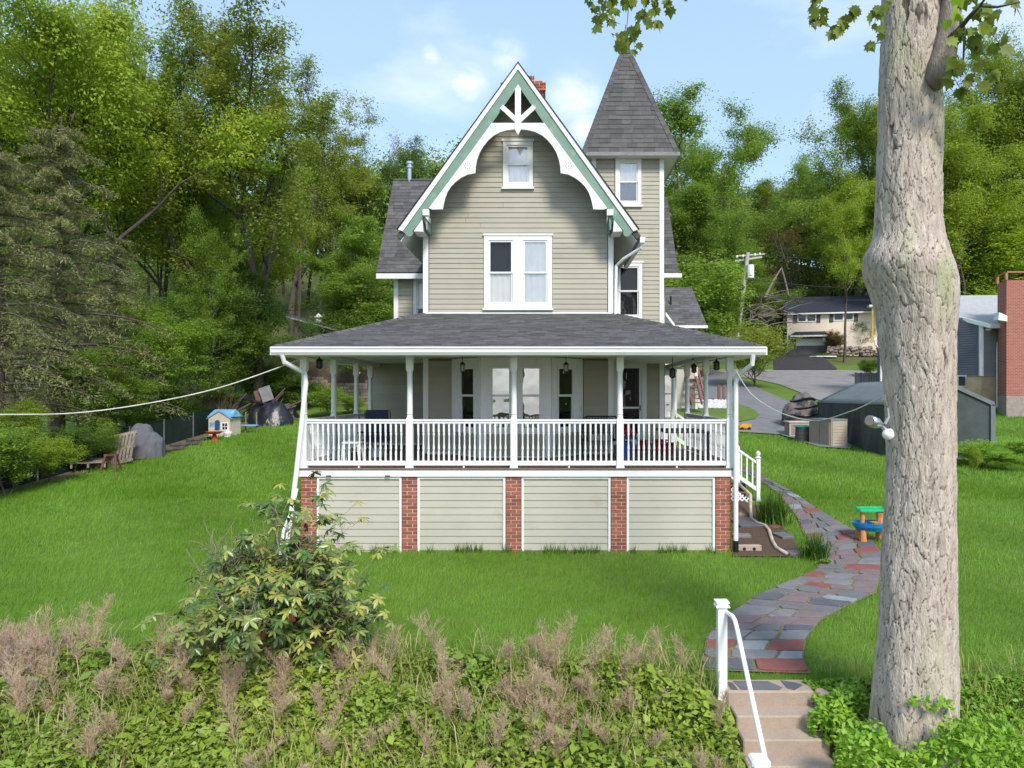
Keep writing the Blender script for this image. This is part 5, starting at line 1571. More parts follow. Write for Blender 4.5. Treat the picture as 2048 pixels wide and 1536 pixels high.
for q in [(1178, -20, 1185, 25, 9), (1190, 25, 1196, 48, 6), (1200, -20, 1215, 20, 7), (1225, -20, 1232, 30, 8), (1245, -20, 1250, 20, 4), (1262, -20, 1262, 22, 5), (1300, -20, 1278, 45, 14), (1276, 30, 1295, 48, 5), (1318, -20, 1312, 30, 9), (1335, -10, 1334, 24, 5),
          (1300, 45, 1322, 56, 5), (1215, 48, 1240, 48, 3), (1252, -20, 1252, 75, 3), (1252, 75, 1245, 108, 9), (1272, 55, 1270, 100, 9), (1228, 70, 1228, 76, 1), (1372, -15, 1374, 4, 3), (1246, 85, 1240, 100, 5)]:
    spray(*q[:4], 7.0, q[4], .125, sp=5)
for q in [(1628, -10, 1625, 40, 8), (1640, 10, 1618, 55, 5), (1720, 20, 1680, 62, 9), (1700, 40, 1672, 66, 6), (1650, 40, 1665, 60, 3), (1770, 20, 1745, 62, 7), (1760, 85, 1738, 105, 4), (1780, 0, 1765, 20, 4)]:
    spray(*q[:4], 7.3, q[4], .13, sp=6)
for q in [(1945, 0, 1990, 60, 12), (1960, 40, 2005, 95, 12), (1920, 70, 1970, 110, 9), (1915, 110, 1940, 165, 8), (1905, 140, 1925, 185, 8), (1960, 165, 2010, 175, 8), (1910, 60, 1935, 95, 5), (2030, -10, 2045, 40, 6), (1960, 100, 1975, 118, 5)]:
    spray(*q[:4], 7.3, q[4], .16, sp=9)
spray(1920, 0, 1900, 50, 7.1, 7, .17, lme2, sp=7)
twigs.build('twigs', m_bark, bt)
# ivy shoots on the trunk foot
for (px, py) in ((1880, 1420), (1835, 1412)): 
    c = lc(px, py, 7.5); leafy('ivy_shoot', tuple(c), (.14, .05, .12), 26, .08, .05, m_cov2, None, None, parent=bt, seed=px)
for i, (px, py, Y, r_, hh, n_) in enumerate([(1735, 1525, 7.3, .34, .50, 900), (1925, 1530, 7.2, .36, .55, 1000), (1828, 1560, 7.15, .30, .42, 700), (1665, 1455, 8.3, .28, .38, 600), (1990, 1500, 7.6, .34, .45, 700), (1700, 1400, 8.5, .22, .28, 400)]):
    c = P(px, py, Y); leafy('leafy_shrub', (c.x, c.y, c.z - .1), (r_, r_ * .8, hh), n_, .085, .04, m_cov2, ['leafy bright shrub hugging the left foot of the big trunk', 'leafy bright shrub hugging the right foot of the big trunk', 'low leafy sprouts in front of the big trunk foot', 'leafy shrub beside the top of the steps', 'leafy shrub to the right of the big trunk', 'low leafy shrub between the steps and the lawn edge'][i], 'shrub', seed=90 + i, up=.5)
# flood lights on the trunk
fl = thing('flood_light', 'old twin flood light fixture wired to the left side of the big trunk', 'light fixture', lc(1768, 850, 7.75))
g1 = MB().tube([lc(1740, 842, 7.35), lc(1752, 846, 7.45), lc(1762, 850, 7.55)], [.060, .058, .03], 16); g1.build('lamp_head', m_steel, fl, smooth=True)
MB().tube([lc(1739, 842, 7.335), lc(1740, 842, 7.36)], [.045, .05], 14).build('lens', M('dull_lens', (.25, .22, .2), .3), fl)
MB().tube([lc(1775, 869, 7.35), lc(1777, 869, 7.45), lc(1780, 862, 7.55)], [.052, .056, .03], 16).build('lamp_head', m_white, fl, smooth=True)
MB().tube([lc(1762, 850, 7.55), lc(1768, 858, 7.55), lc(1777, 862, 7.55)], .022, 8).build('arm', m_steel, fl)
MB().tube([lc(1770, 790, 7.6), lc(1768, 800, 7.5), lc(1775, 815, 7.55), lc(1777, 835, 7.55), lc(1770, 848, 7.55)], .016, 6).build('conduit', m_steel, fl)
# cables
def cable(name, pts, r, mat, label):
    a_ = [Vector(p) for p in pts]; out_ = []
    for i in range(len(a_) - 1):
        p0 = a_[max(i - 1, 0)]; p1 = a_[i]; p2 = a_[i + 1]; p3 = a_[min(i + 2, len(a_) - 1)]
        for k in range(8):
            t = k / 8
            out_.append(.5 * ((2 * p1) + (-p0 + p2) * t + (2 * p0 - 5 * p1 + 4 * p2 - p3) * t * t + (-p0 + 3 * p1 - 3 * p2 + p3) * t ** 3))
    out_.append(a_[-1])
    return tag(MB().tube(out_, r, 6).build(name, mat, None), label, 'cable')
m_cable = M('pale_cable', (.70, .68, .62), .5)
cable('overhead_cable', [P(-60, 829, 11.5), P(0, 829, 11.8), P(150, 826, 12.4), P(300, 806, 13), P(440, 775, 13.6), P(568, 731, 14.3), P(604, 716, 14.6)], .011, m_cable, 'white cable sagging across the woods to the left porch corner')
cable('overhead_cable', [P(1470, 728, 14.4), P(1476, 748, 14.2), P(1505, 790, 13.5), P(1560, 825, 12.4), P(1630, 841, 11.2), P(1700, 823, 9.6), P(1760, 796, 8.2), P(1770, 790, 7.7)], .008, m_cable, 'thin cable hanging from the right porch corner to the big trunk')

# ------------------------------------------------------------------ rhododendron
rh = thing('rhododendron_bush', 'scraggly rhododendron with grey bare twigs and glossy leaves at the left corner of the porch', 'bush', (-4.0, 9.4, -3.7))
rr = np.random.default_rng(12)
base = Vector((-3.7, 9.5, -3.75))
ends = []
stm = MB(); bare = MB()
def grow(p, d, Ln, r, lev, leafok, mbx):
    n = 5; pts = [p]; rad = [r]; q = p.copy(); dd = d.normalized()
    for i in range(n):
        dd = (dd + Vector(rr.normal(0, .22, 3)) + Vector((0, 0, .05))).normalized(); q = q + dd * Ln / n; pts.append(q.copy()); rad.append(max(.003, r * (1 - .6 * (i + 1) / n)))
    mbx.tube(pts, rad, 5, cap=False)
    if lev >= 3:
        if leafok: ends.append((pts[-1], dd.copy())); 
        return
    for k in range(4 if lev else 5):
        i = 1 + int(rr.uniform(0, n - .5)); nd = (dd + Vector(rr.normal(0, .75, 3))).normalized()
        nd.y = nd.y * .7
        grow(pts[i], nd, Ln * rr.uniform(.45, .75), rad[i] * .6, lev + 1, leafok, mbx)
    if leafok: ends.append((pts[-1], dd.copy()))
for k in range(17):
    a_ = rr.uniform(-1, 1)
    tgt = P(rr.uniform(510, 720), rr.uniform(1120, 1300), 9.5 + rr.uniform(-.3, .6)) if k < 11 else P(rr.uniform(450, 720), rr.uniform(1290, 1370), 9.2)
    st_ = base + Vector((rr.uniform(-.4, .45), rr.uniform(-.1, .2), 0)); d = tgt - st_
    grow(st_, d, d.length * .85, .028, 0, True, stm)
for k in range(6):
    tgt = P(rr.uniform(420, 560), rr.uniform(1100, 1280), 9.7); st_ = base + Vector((rr.uniform(-.5, .1), .1, 0)); d = tgt - st_
    grow(st_, d, d.length * .9, .018, 0, False, bare)
for tx, ty in ((545, 1000), (520, 1010), (770, 1100), (640, 1035), (700, 1090)):
    st_ = base + Vector((.1, 0, .5)); tgt = P(tx, ty, 9.6); d = tgt - st_
    pts = [st_, st_.lerp(tgt, .5) + Vector((.08, 0, -.05)), tgt]; stm.tube(pts, [.012, .008, .004], 5, cap=False)
    for k in range(3): ends.append((tgt + Vector(rr.normal(0, .06, 3)), Vector((0, -.2, 1))))
m_stem = M('grey_twigs', (.36, .27, .22), .85, .25, 20, .3, 60)
stm.build('branches', m_stem, rh); bare.build('bare_twigs', m_stem, rh)
lf = MB(); NL = 5
vs = []
for i, (yv, wv) in enumerate([(0, .004), (.25, .13), (.55, .17), (.82, .11), (1.0, .004)]):
    zc = -.22 * yv * yv
    vs += [(-wv, yv, zc + .04), (0, yv, zc), (wv, yv, zc + .04)]
fs = []
for i in range(4):
    a_ = i * 3; fs += [(a_, a_ + 1, a_ + 4, a_ + 3), (a_ + 1, a_ + 2, a_ + 5, a_ + 4)]
lf.add(vs, fs)
rl_mats = [M('rhododendron_leaf', (.22, .28, .06), .35, .2, 6, rnd=.25, spec=.6), M('yellowish_leaf', (.34, .34, .08), .4, .2, 6, rnd=.2), M('deep_rhododendron_leaf', (.09, .17, .03), .35, .2, 6, rnd=.2, spec=.6), M('red_brown_leaf', (.22, .07, .04), .6, .2, 6)]
rmes = [lf.mesh('leaf', m_, smooth=True) for m_ in rl_mats]
whorl = []
ends += [(p + Vector(rr.normal(0, .07, 3)), d) for p, d in ends if rr.uniform() < .45]
for (p, d) in ends:
    n = int(rr.integers(6, 10)); typ = rr.choice(4, p=[.50, .19, .29, .02]); a0 = rr.uniform(0, 6.28)
    zax = (Vector((0, -.25, 1)) + d * .5 + Vector(rr.normal(0, .2, 3))).normalized()
    for k in range(n):
        a_ = a0 + 6.283 * k / n + rr.uniform(-.15, .15); el = rr.uniform(-.55, .25)
        if typ == 3: el = -1.2
        ox = zax.orthogonal().normalized(); ox.rotate(Matrix.Rotation(a_, 3, zax))
        yv = (ox * math.cos(el) + zax * math.sin(el)).normalized(); xv = yv.cross(zax).normalized(); zv = xv.cross(yv)
        s_ = rr.uniform(.095, .145)
        whorl.append((p, Matrix((xv * s_, yv * s_, zv * s_)).transposed(), typ))
order = rr.permutation(len(whorl))
order = sorted(range(len(whorl)), key=lambda i: whorl[i][0].y)
bulk = [MB() for _ in rl_mats]
base_v = [Vector(v) for v in lf.v]
for c_, i in enumerate(order):
    p, m3_, typ = whorl[i]
    if c_ < 290:
        o = bpy.data.objects.new('leaf', rmes[typ]); COL.objects.link(o); o.parent = rh
        mt = m3_.to_4x4(); mt.translation = p - rh.location; o.matrix_local = mt
    else:
        bulk[typ].add([p + m3_ @ v for v in base_v], lf.f)
for b_, m_ in zip(bulk, rl_mats):
    if b_.v:
        o = b_.build('leaf', m_, rh, smooth=True); o['kind'] = 'stuff'
print('rhodo leaves', len(whorl), 'maple', cnt)

for i, (px, D, ty, sc) in enumerate([(15, 19.6, 850, 1.5), (95, 21.3, 870, 1.2), (150, 23.2, 850, 1.3), (215, 24.8, 850, 1.0)]):
    tree('bush', px, D, ty, ['leafy green shrub in front of the fence at the left edge', 'second shrub along the fence near the steel post', 'shrub in front of the fence above the broken pallet', 'shrub growing over the fence behind the red sawhorse'][i], i * 2.1, sc, (m_l_mid, m_l_bright, m_l_dark, m_l_mid)[i])
# ================================================================== things on the porch
m_navy = M('navy_fabric', (.035, .05, .10), .8, .15, 8)
ch = thing('camp_chair', 'navy blue high backed folding chair on the left of the porch', 'chair', (-4.02, 17.2, DECK))
def loc(*a): return a
MB().add([(-.28, .02, .40), (.28, .02, .40), (.26, -.02, 1.12), (-.26, -.02, 1.12), (-.28, .06, .40), (.28, .06, .40), (.26, .03, 1.12), (-.26, .03, 1.12)], [(0, 1, 2, 3), (7, 6, 5, 4), (0, 4, 5, 1), (3, 2, 6, 7), (0, 3, 7, 4), (1, 5, 6, 2)]).build('backrest', m_navy, ch, world=False)
MB().bevbox(-.28, .28, -.48, .02, .38, .43, .015).build('seat', m_navy, ch, world=False)
for x in (-.30, .30):
    MB().tube([(x, .05, 1.1), (x, .05, .5), (x * .95, -.45, 0)], .012, 6).build('leg', m_black, ch, world=False)
    MB().tube([(x, -.5, .6), (x, -.4, .3), (x * .9, .25, 0)], .012, 6).build('leg', m_black, ch, world=False)
    MB().bevbox(x - .04, x + .04, -.5, .02, .58, .62, .01).build('armrest', m_navy, ch, world=False)
MB().bevbox(-.12, .12, -.05, .2, .0, .22, .02).build('bag', m_white2, ch, world=False)
tb = thing('plastic_table', 'small white plastic side table left of the navy chair', 'table', (-4.25, 15.9, DECK))
MB().bevbox(-.2, .2, -.2, .2, .42, .46, .02).build('tabletop', m_white2, tb, world=False)
for x in (-1, 1):
    for y in (-1, 1): MB().add([(x * .13, y * .13, .42), (x * .18, y * .13, .42), (x * .18, y * .18, .42), (x * .13, y * .18, .42), (x * .18, y * .18, 0), (x * .21, y * .18, 0), (x * .21, y * .21, 0), (x * .18, y * .21, 0)], [(0, 1, 2, 3), (4, 7, 6, 5), (0, 4, 5, 1), (1, 5, 6, 2), (2, 6, 7, 3), (3, 7, 4, 0)]).build('leg', m_white2, tb, world=False)
# glider bench
bn = thing('porch_bench', 'black slatted metal bench with a pale cushion beside the front door', 'bench', (1.33, 17.3, DECK))
m_bk = M('bench_black', (.025, .025, .03), .45)
for k in range(13):
    x = -.42 + k * .07
    MB().quadbox((x, .22, .38), (x, .36, .92), (.018, 0, 0), (0, .006, .002)).build('slat', m_bk, bn, world=False)
MB().tube([(-.48, -.2, 0), (-.50, -.22, .3), (-.5, -.1, .55), (-.47, .25, .62), (-.45, .34, .86), (-.36, .38, .95), (.36, .38, .95), (.45, .34, .86), (.47, .25, .62), (.5, -.1, .55), (.5, -.22, .3), (.48, -.2, 0)], .018, 8).build('frame', m_bk, bn, world=False)
MB().tube([(-.46, .3, 0), (-.46, .25, .4), (.46, .25, .4), (.46, .3, 0)], .018, 8).build('frame', m_bk, bn, world=False)
for k in range(7):
    y = -.22 + k * .075
    MB().box(-.47, .47, y, y + .04, .38, .395).build('slat', m_bk, bn, world=False)
cu = MB().bevbox(-.25, .25, -.2, .15, .40, .54, .05).build('seat_cushion', M('speckled_cushion', (.55, .55, .55), .9, .3, 60), None, loc=(1.25, 17.25, DECK)); tag(cu, 'pale speckled cushion on the black porch bench', 'cushion')
# toys and boxes
tr = thing('toy_vehicle', 'blue toy with a red figure standing behind the fourth porch post', 'toy', (1.85, 16.6, DECK))
m_tb = M('toy_blue', (.03, .09, .45), .4); m_tr = M('toy_red', (.55, .03, .03), .4)
MB().bevbox(-.10, .10, -.1, .1, 0, .42, .02).build('body', m_tb, tr, world=False)
MB().bevbox(-.10, .22, -.13, .13, .46, .52, .02).build('tray', m_tb, tr, world=False)
MB().lathe([(.06, .52), (.10, .62), (.05, .74), (.07, .84), (.02, .92)], .02, 0, 12).build('figure', m_tr, tr, world=False)
MB().lathe([(.05, .52), (.07, .58), (.02, .66)], .15, 0, 10).build('figure', m_tr, tr, world=False)
for i, (x, y, w_, hh) in enumerate(((2.95, 18.9, .34, .28), (3.0, 18.0, .32, .26), (2.55, 19.3, .22, .24))):
    t = thing('red_crate', ['red plastic bin furthest right beneath the porch window', 'red plastic bin nearest the dark table', 'small red bin by the porch door'][i], 'bin', (x, y, DECK))
    MB().bevbox(-w_ / 2, w_ / 2, -.15, .15, 0, hh, .03).build('body', m_tr, t, world=False)
    MB().bevbox(-w_ / 2 - .02, w_ / 2 + .02, -.17, .17, hh, hh + .03, .01).build('lid', m_tr, t, world=False)
dt = thing('patio_table', 'long dark outdoor table along the right side of the porch', 'table', (3.05, 16.2, DECK))
m_dt = M('dark_table', (.06, .055, .055), .5)
MB().bevbox(-.50, .45, -.75, .75, .66, .70, .02).build('tabletop', m_dt, dt, world=False)
for x in (-.45, .38):
    for y in (-.68, .68): MB().box(x, x + .05, y - .03, y + .03, 0, .66).build('leg', m_dt, dt, world=False)
MB().tube([(-.4, -.6, .15), (.38, -.6, .15)], .015, 6).build('brace', m_dt, dt, world=False)
ml = MB().box(2.0, 3.0, 16.6, 17.5, DECK + .008, DECK + .02).build('door_mat', M('tan_mat', (.24, .17, .12), .95, .2, 30), None); tag(ml, 'tan mat on the porch deck in front of the door', 'mat')

# hanging lanterns
def lantern(px, py, Y, label, black=True, drop=.08, sc=1.0):
    x = (px - 1093) / 1450 * Y
    t = thing('hanging_lantern', label, 'lantern', (x, Y, ZC), group=None)
    m_ = m_black; gm_ = M('frosted_lamp_glass', (.62, .58, .5), .4) if not black else M('dim_lamp_glass', (.10, .10, .10), .2)
    MB().lathe([(.055, -.035), (.05, 0)], 0, 0, 12).build('canopy', m_, t, world=False)
    MB().tube([(0, 0, -.03), (0, 0, -.03 - drop)], .008, 6).build('rod', m_, t, world=False)
    z = -.03 - drop
    MB().lathe([(.015, z), (.03, z - .02), (.085 * sc, z - .06), (.07 * sc, z - .07)], 0, 0, 6).build('cap', m_, t, world=False)
    MB().lathe([(.055 * sc, z - .07), (.06 * sc, z - .2), (.045 * sc, z - .215)], 0, 0, 6).build('glass', gm_, t, world=False)
    cg = MB()
    for k in range(6):
        a_ = k * math.pi / 3; cg.quadbox((.06 * sc * math.cos(a_), .06 * sc * math.sin(a_), z - .06), (.064 * sc * math.cos(a_), .064 * sc * math.sin(a_), z - .22), (.005, 0, 0), (0, .005, 0))
    o = cg.build('cage', m_, t, world=False); 
    MB().lathe([(.066 * sc, z - .215), (.03, z - .235)], 0, 0, 6).build('base', m_, t, world=False)
lantern(639, 725, 15.4, 'black lantern hanging at the left end of the front porch')
lantern(925, 725, 16.0, 'lantern with frosted glass in front of the left bay window', False, .14, .8)
lantern(1132, 725, 16.0, 'lantern with frosted glass in front of the right bay window', False, .14, .8)
lantern(1345, 735, 16.2, 'black lantern nearest the porch door corner', True, .26)
lantern(1388, 735, 18.0, 'black lantern between the two far side posts', True, .10)
lantern(1433, 730, 15.9, 'black lantern beside the right front post', True, .10)
gl = thing('globe_lamp', 'lit glass globe lamp glowing near the left rear porch posts', 'lamp', P(717, 740, 19.2)[:])
m_glow = bpy.data.materials.new('warm_bulb'); m_glow.use_nodes = True
_e = m_glow.node_tree.nodes['Principled BSDF']; _e.inputs['Emission Color'].default_value = (1, .55, .25, 1); _e.inputs['Emission Strength'].default_value = 3.0; _e.inputs['Base Color'].default_value = (.8, .5, .3, 1)
MB().lathe([(.03, -.09), (.08, -.05), (.10, .02), (.08, .09), (.03, .11)], 0, 0, 14).build('globe', M('rosy_glass', (.55, .30, .2), .15), gl, world=False, smooth=True)
MB().lathe([(.01, -.1), (.05, -.10), (.05, -.06), (.02, -.03)], 0, -.06, 10).build('bulb', m_glow, gl, world=False, smooth=True)
MB().tube([(0, 0, -.09), (0, 0, -.22)], .01, 6).build('stem', m_black, gl, world=False)

# ================================================================== left boundary
fence = thing('chain_link_fence', 'chain link fence with a dark green privacy screen along the left edge of the lawn', 'fence', (-15, 24, -2.5))
m_screen = M('dark_green_screen', (.012, .03, .022), .7, .3, 3)
m_fpost = M('dull_post', (.16, .17, .17), .6)
fy = [17, 19.4, 21.8, 24.2, 26.6, 29, 31.4, 33.8]
fx = lambda y: -15.3
for i, y in enumerate(fy):
    x = fx(y); z = h(x, y); MB().tube([(x, y, z), (x, y, z + 1.1)], .025, 8).build('fence_post', m_fpost, fence)
    if i:
        y0_ = fy[i - 1]; x0_ = fx(y0_); z0_ = h(x0_, y0_)
        MB().quadbox((x0_ - .02, y0_, z0_ + .55), (x - .02, y, z + .55), (.004, 0, 0), (0, 0, .52)).build('screen_panel', m_screen, fence)
        MB().tube([(x0_, y0_, z0_ + 1.12), (x, y, z + 1.08)], .012, 6).build('top_rail', m_screen, fence)
# grey covered grill
def cloth_lump(name, c, rad, hh, mat, label, cat, seed, folds=9, top=(.4, .4), sx=1, sy=1, bumps=((0, 0, 1),)):
    rr = np.random.default_rng(seed); nt, nr = 48, 22; V = []; 
    for i in range(nr):
        t = i / (nr - 1)
        for j in range(nt):
            a_ = 2 * math.pi * j / nt
            r_ = (t ** .55) * (1 + .06 * math.sin(folds * a_ + 3) * t + .05 * math.sin(17 * a_ + 5 * t) * t + .03 * math.sin(29 * a_ - 4 * t) * t)
            x, y = r_ * math.cos(a_) * rad * sx, r_ * math.sin(a_) * rad * sy
            z = 0
            for bx_, by_, bh in bumps:
                d = math.hypot(x / (rad * sx) - bx_, y / (rad * sy) - by_); z = max(z, bh * (1 - .06 * d - max(0, (d - .15) / .86) ** 2.4))
            z = max(0, min(z, 1)) * (1 if t < .97 else 0)
            V.append((x, y, z * hh + .035 * (math.sin(5 * x / rad + 4 * y / rad) + .7 * math.sin(11 * x / rad - 6 * y / rad) + .5 * math.sin(19 * x / rad + 3)) * (1 if 0 < t < .9 else 0)))
    F = [(i * nt + j, i * nt + (j + 1) % nt, (i + 1) * nt + (j + 1) % nt, (i + 1) * nt + j) for i in range(nr - 1) for j in range(nt)]
    me = fast(name, np.array(V), np.array(F), mat, smooth=True)
    return tag(link(name, me, None, loc=c), label, cat)
m_greyc = M('grey_cover', (.13, .13, .15), .75, .15, 4, .5, 8)
g = G(292, 915); cloth_lump('covered_grill', tuple(g), .62, 1.25, m_greyc, 'lumpy grey fabric cover over a grill beside the leaning pallet', 'covered grill', 3, bumps=((-.25, 0, 1), (.35, 0, .72)), sy=.9)
# pallets and sawhorses
m_pal = M('weathered_pallet', (.33, .27, .22), .9, .25, 8, .4, 40, rnd=.15)
g = G(230, 930)
pal = thing('wooden_pallet', 'weathered slatted pallet leaning on the covered grill', 'pallet', tuple(g), -.25)
for k in range(9):
    MB().quadbox((-.55 + k * .135, .02, 0), (-.55 + k * .135 - .0, .62, 1.05), (.045, 0, 0), (0, .01, -.006)).build('slat', m_pal, pal, world=False)
for t in (.05, .5, .95):
    MB().quadbox((-.62, .045 + .6 * t, 1.05 * t), (.6, .045 + .6 * t, 1.05 * t), (0, .03, .05), (0, .03, -.015)).build('stringer', m_pal, pal, world=False)
pal.rotation_euler = (0, -.22, -.1)
g = G(178, 942)
pal2 = thing('wooden_pallet', 'broken pallet lying flat left of the red sawhorse', 'pallet', tuple(g), .5)
for k in range(5): MB().box(-.5, .5, -.4 + k * .18, -.31 + k * .18, .28 + .02 * k, .31 + .02 * k).build('slat', m_pal, pal2, world=False)
for k in (-1, 0, 1): MB().quadbox((k * .45, -.45, .2), (k * .45, .45, .30), (.03, 0, 0), (0, 0, .06)).build('stringer', m_pal, pal2, world=False)
g = G(212, 944)
sw = thing('sawhorse', 'red brown wooden sawhorse in front of the pallets', 'sawhorse', tuple(g), .1)
sw.scale = (.72, .72, .72)
m_rw = M('red_brown_wood', (.17, .07, .055), .85, .25, 12, .3, 40)
MB().box(-.08, .5, -.05, .05, .72, .80).build('beam', m_rw, sw, world=False)
for x in (0, .42):
    for s_ in (-1, 1): MB().quadbox((x, s_ * .03, .74), (x + (-.12 if x == 0 else .12), s_ * .3, 0), (.045, 0, 0), (0, .02, 0)).build('leg', m_rw, sw, world=False)
# logs edging
for i, (px, py, L_) in enumerate(((345, 912, 1.1), (372, 902, 1.4), (398, 892, 1.2))):
    g = G(px, py - 8); o = MB().tube([(-L_ / 2, 0, .1), (L_ / 2, 0, .1)], .09, 8).build('log', m_bark, None, loc=tuple(g)); o.rotation_euler = (0, 0, 1.2)
    tag(o, ['bark covered log nearest the covered grill', 'middle log of the edging under the dark screen', 'log nearest the playhouse'][i], 'log')
# playhouse
g = G(441, 873)
ph_ = thing('playhouse', 'childs plastic playhouse with cream walls and a light blue roof', 'playhouse', tuple(g), -.12)
m_cream = M('cream_plastic', (.62, .53, .43), .5, .1, 5); m_lb = M('light_blue_plastic', (.16, .38, .60), .45, .15, 5, dirt=((.35, .5, .6), 6, .55, .7)); m_dbl = M('dark_blue_plastic', (.03, .10, .22), .45)
MB().prism([(-.55, 0), (.45, 0), (.45, .82), (-.05, 1.08), (-.55, .82)], -.02, 0).build('wall', m_cream, ph_, world=False)
MB().box(.43, .45, .0, .85, 0, .82).build('wall', m_cream, ph_, world=False)
MB().box(-.55, -.53, .0, .85, 0, .82).build('wall', m_cream, ph_, world=False)
MB().box(-.55, .45, .84, .86, 0, .9).build('wall', m_cream, ph_, world=False)
for s_ in (-1, 1): MB().add([(-.05, -.06, 1.14), (-.05 + s_ * .58, -.06, .80), (-.05 + s_ * .58, .1, .80), (-.05, .1, 1.14), (-.05, -.06, 1.10), (-.05 + s_ * .58, -.06, .76), (-.05 + s_ * .58, .1, .76), (-.05, .1, 1.10)], [(0, 1, 2, 3), (7, 6, 5, 4), (0, 4, 5, 1), (1, 5, 6, 2), (2, 6, 7, 3), (3, 7, 4, 0)]).build('gable_trim', m_lb, ph_, world=False)
MB().add([(-.62, -.02, .86), (.56, -.02, .86), (.48, .42, 1.18), (-.52, .42, 1.18), (-.62, .86, .86), (.56, .86, .86)], [(0, 1, 2, 3), (3, 2, 5, 4), (1, 5, 2), (0, 3, 4), (0, 4, 5, 1)]).build('roof', m_lb, ph_, world=False)
dw = MB().prism([(-.25, .28), (-.02, .28), (-.02, .66), (-.08, .72), (-.18, .72), (-.25, .66)], -.035, -.021).build('door', m_dbl, ph_, world=False)
wn_ = MB(); frame_box(wn_, .06, .38, .26, .62, .04, -.04, -.02); wn_.box(.21, .23, -.035, -.022, .3, .58); wn_.box(.10, .34, -.035, -.022, .43, .45); wn_.build('window', m_white2, ph_, world=False)
MB().box(.08, .36, -.0215, -.0205, .28, .60).build('pane', m_dark, ph_, world=False)
MB().box(-.48, -.28, -.03, -.021, .42, .62).build('shutter', m_lb, ph_, world=False)
tt = thing('toy_table', 'red plastic toy table in front of the playhouse', 'toy', tuple(G(428, 882)))
m_red = M('red_plastic', (.48, .05, .035), .45)
MB().lathe([(.22, .30), (.34, .38), (.34, .40), (.2, .34)], 0, 0, 14).build('tabletop', m_red, tt, world=False)
MB().lathe([(.20, 0), (.10, .1), (.07, .3)], .02, 0, 10).build('base', m_red, tt, world=False)
st_ = thing('toy_stool', 'low white and pink toy drum beside the red toy table', 'toy', tuple(G(456, 874)))
MB().lathe([(.16, 0), (.17, .08), (.15, .1), (.17, .18), (.16, .24)], 0, 0, 14).build('body', m_white2, st_, world=False)
MB().lathe([(.175, .085), (.175, .11)], 0, 0, 14).build('band', m_red, st_, world=False)
# blue basketball hoop stand like shelf -> pale blue board on legs
bb_ = thing('toy_workbench', 'pale blue toy table on thin legs right of the playhouse', 'toy', tuple(G(494, 866)))
MB().bevbox(-.42, .45, -.15, .2, .32, .38, .02).build('tabletop', m_lb, bb_, world=False)
MB().tube([(-.42, -.1, 0), (-.42, -.1, .62)], .022, 6).build('post', m_cream, bb_, world=False)
MB().tube([(-.55, -.15, .02), (-.3, -.05, .02)], .02, 6).build('foot', m_cream, bb_, world=False)
for x in (-.1, .4): MB().tube([(x, .1, .0), (x, .1, .95)], .03, 6).build('post', m_pal, bb_, world=False)
# lumber rack and tarps
g = G(520, 848)
rk = thing('lumber_pile', 'pile of old boards and branches leaning behind the toys on the slope', 'lumber pile', tuple(g), .2)
m_old = M('old_wood', (.15, .11, .09), .9, .3, 8, .4, 40)
rw = random.Random(9)
for k in range(26):
    a_ = Vector((rw.uniform(-1.6, .8), rw.uniform(.2, 1.2), rw.uniform(.2, .9))); d = Vector((rw.uniform(.5, 1), rw.uniform(-.2, .2), rw.uniform(.2, .8))).normalized() * rw.uniform(.6, 1.4)
    MB().quadbox(a_, a_ + d, (0, .02, .04), (.0, .02, 0)).build('board', m_old, rk, world=False)
for x in (-.1, 1.1): MB().quadbox((x, .3, 0), (x, .3, .95), (.05, 0, 0), (0, .05, 0)).build('post', m_pal, rk, world=False)
MB().quadbox((-.2, .2, .98), (1.5, .2, .88), (0, 0, .05), (0, .04, 0)).build('beam', m_old, rk, world=False)
o = MB().bevbox(-.28, .28, -.03, .03, 0, .75, .01).build('panel', M('grey_panel', (.22, .22, .23), .7), None, loc=tuple(G(520, 848) + Vector((.35, .2, 1.15)))); o.rotation_euler = (-.2, -.35, .2); tag(o, 'grey board leaning on top of the lumber pile', 'board')
o = MB().bevbox(-.22, .22, -.03, .03, 0, .62, .01).build('crate', M('brown_crate', (.17, .09, .06), .8), None, loc=tuple(G(520, 848) + Vector((-.1, .35, 1.1)))); o.rotation_euler = (-.2, -.3, .1); tag(o, 'brown wooden crate side next to the grey leaning board', 'crate')
m_tarp = M('black_tarp', (.022, .022, .032), .35, .3, 3, 1.0, 7, spec=.5)
g = G(536, 852); cloth_lump('tarp_covered_pile', (g.x, g.y + .5, g.z), .95, 1.15, m_tarp, 'shiny black plastic tarp bundled over a pile on the slope', 'tarp', 5, folds=7, bumps=((.1, 0, 1), (-.55, .1, .8)), sx=1.1)
g = G(568, 838); cloth_lump('tarp_covered_pile', (g.x, g.y + .6, g.z), .65, .6, m_tarp, 'smaller dark tarp lump close to the porch corner', 'tarp', 7, folds=6)
g = G(500, 850); o = MB().add([(-.9, .4, 1.35), (.9, .2, 1.0), (1.0, 1.2, 1.1), (-.8, 1.3, 1.5), (-.9, .4, 1.31), (.9, .2, .96), (1.0, 1.2, 1.06), (-.8, 1.3, 1.46)], [(0, 1, 2, 3), (7, 6, 5, 4), (0, 4, 5, 1), (1, 5, 6, 2), (2, 6, 7, 3), (3, 7, 4, 0)]).build('tarp_sheet', m_tarp, None, loc=tuple(g)); tag(o, 'black tarp stretched like a roof over the old boards', 'tarp')
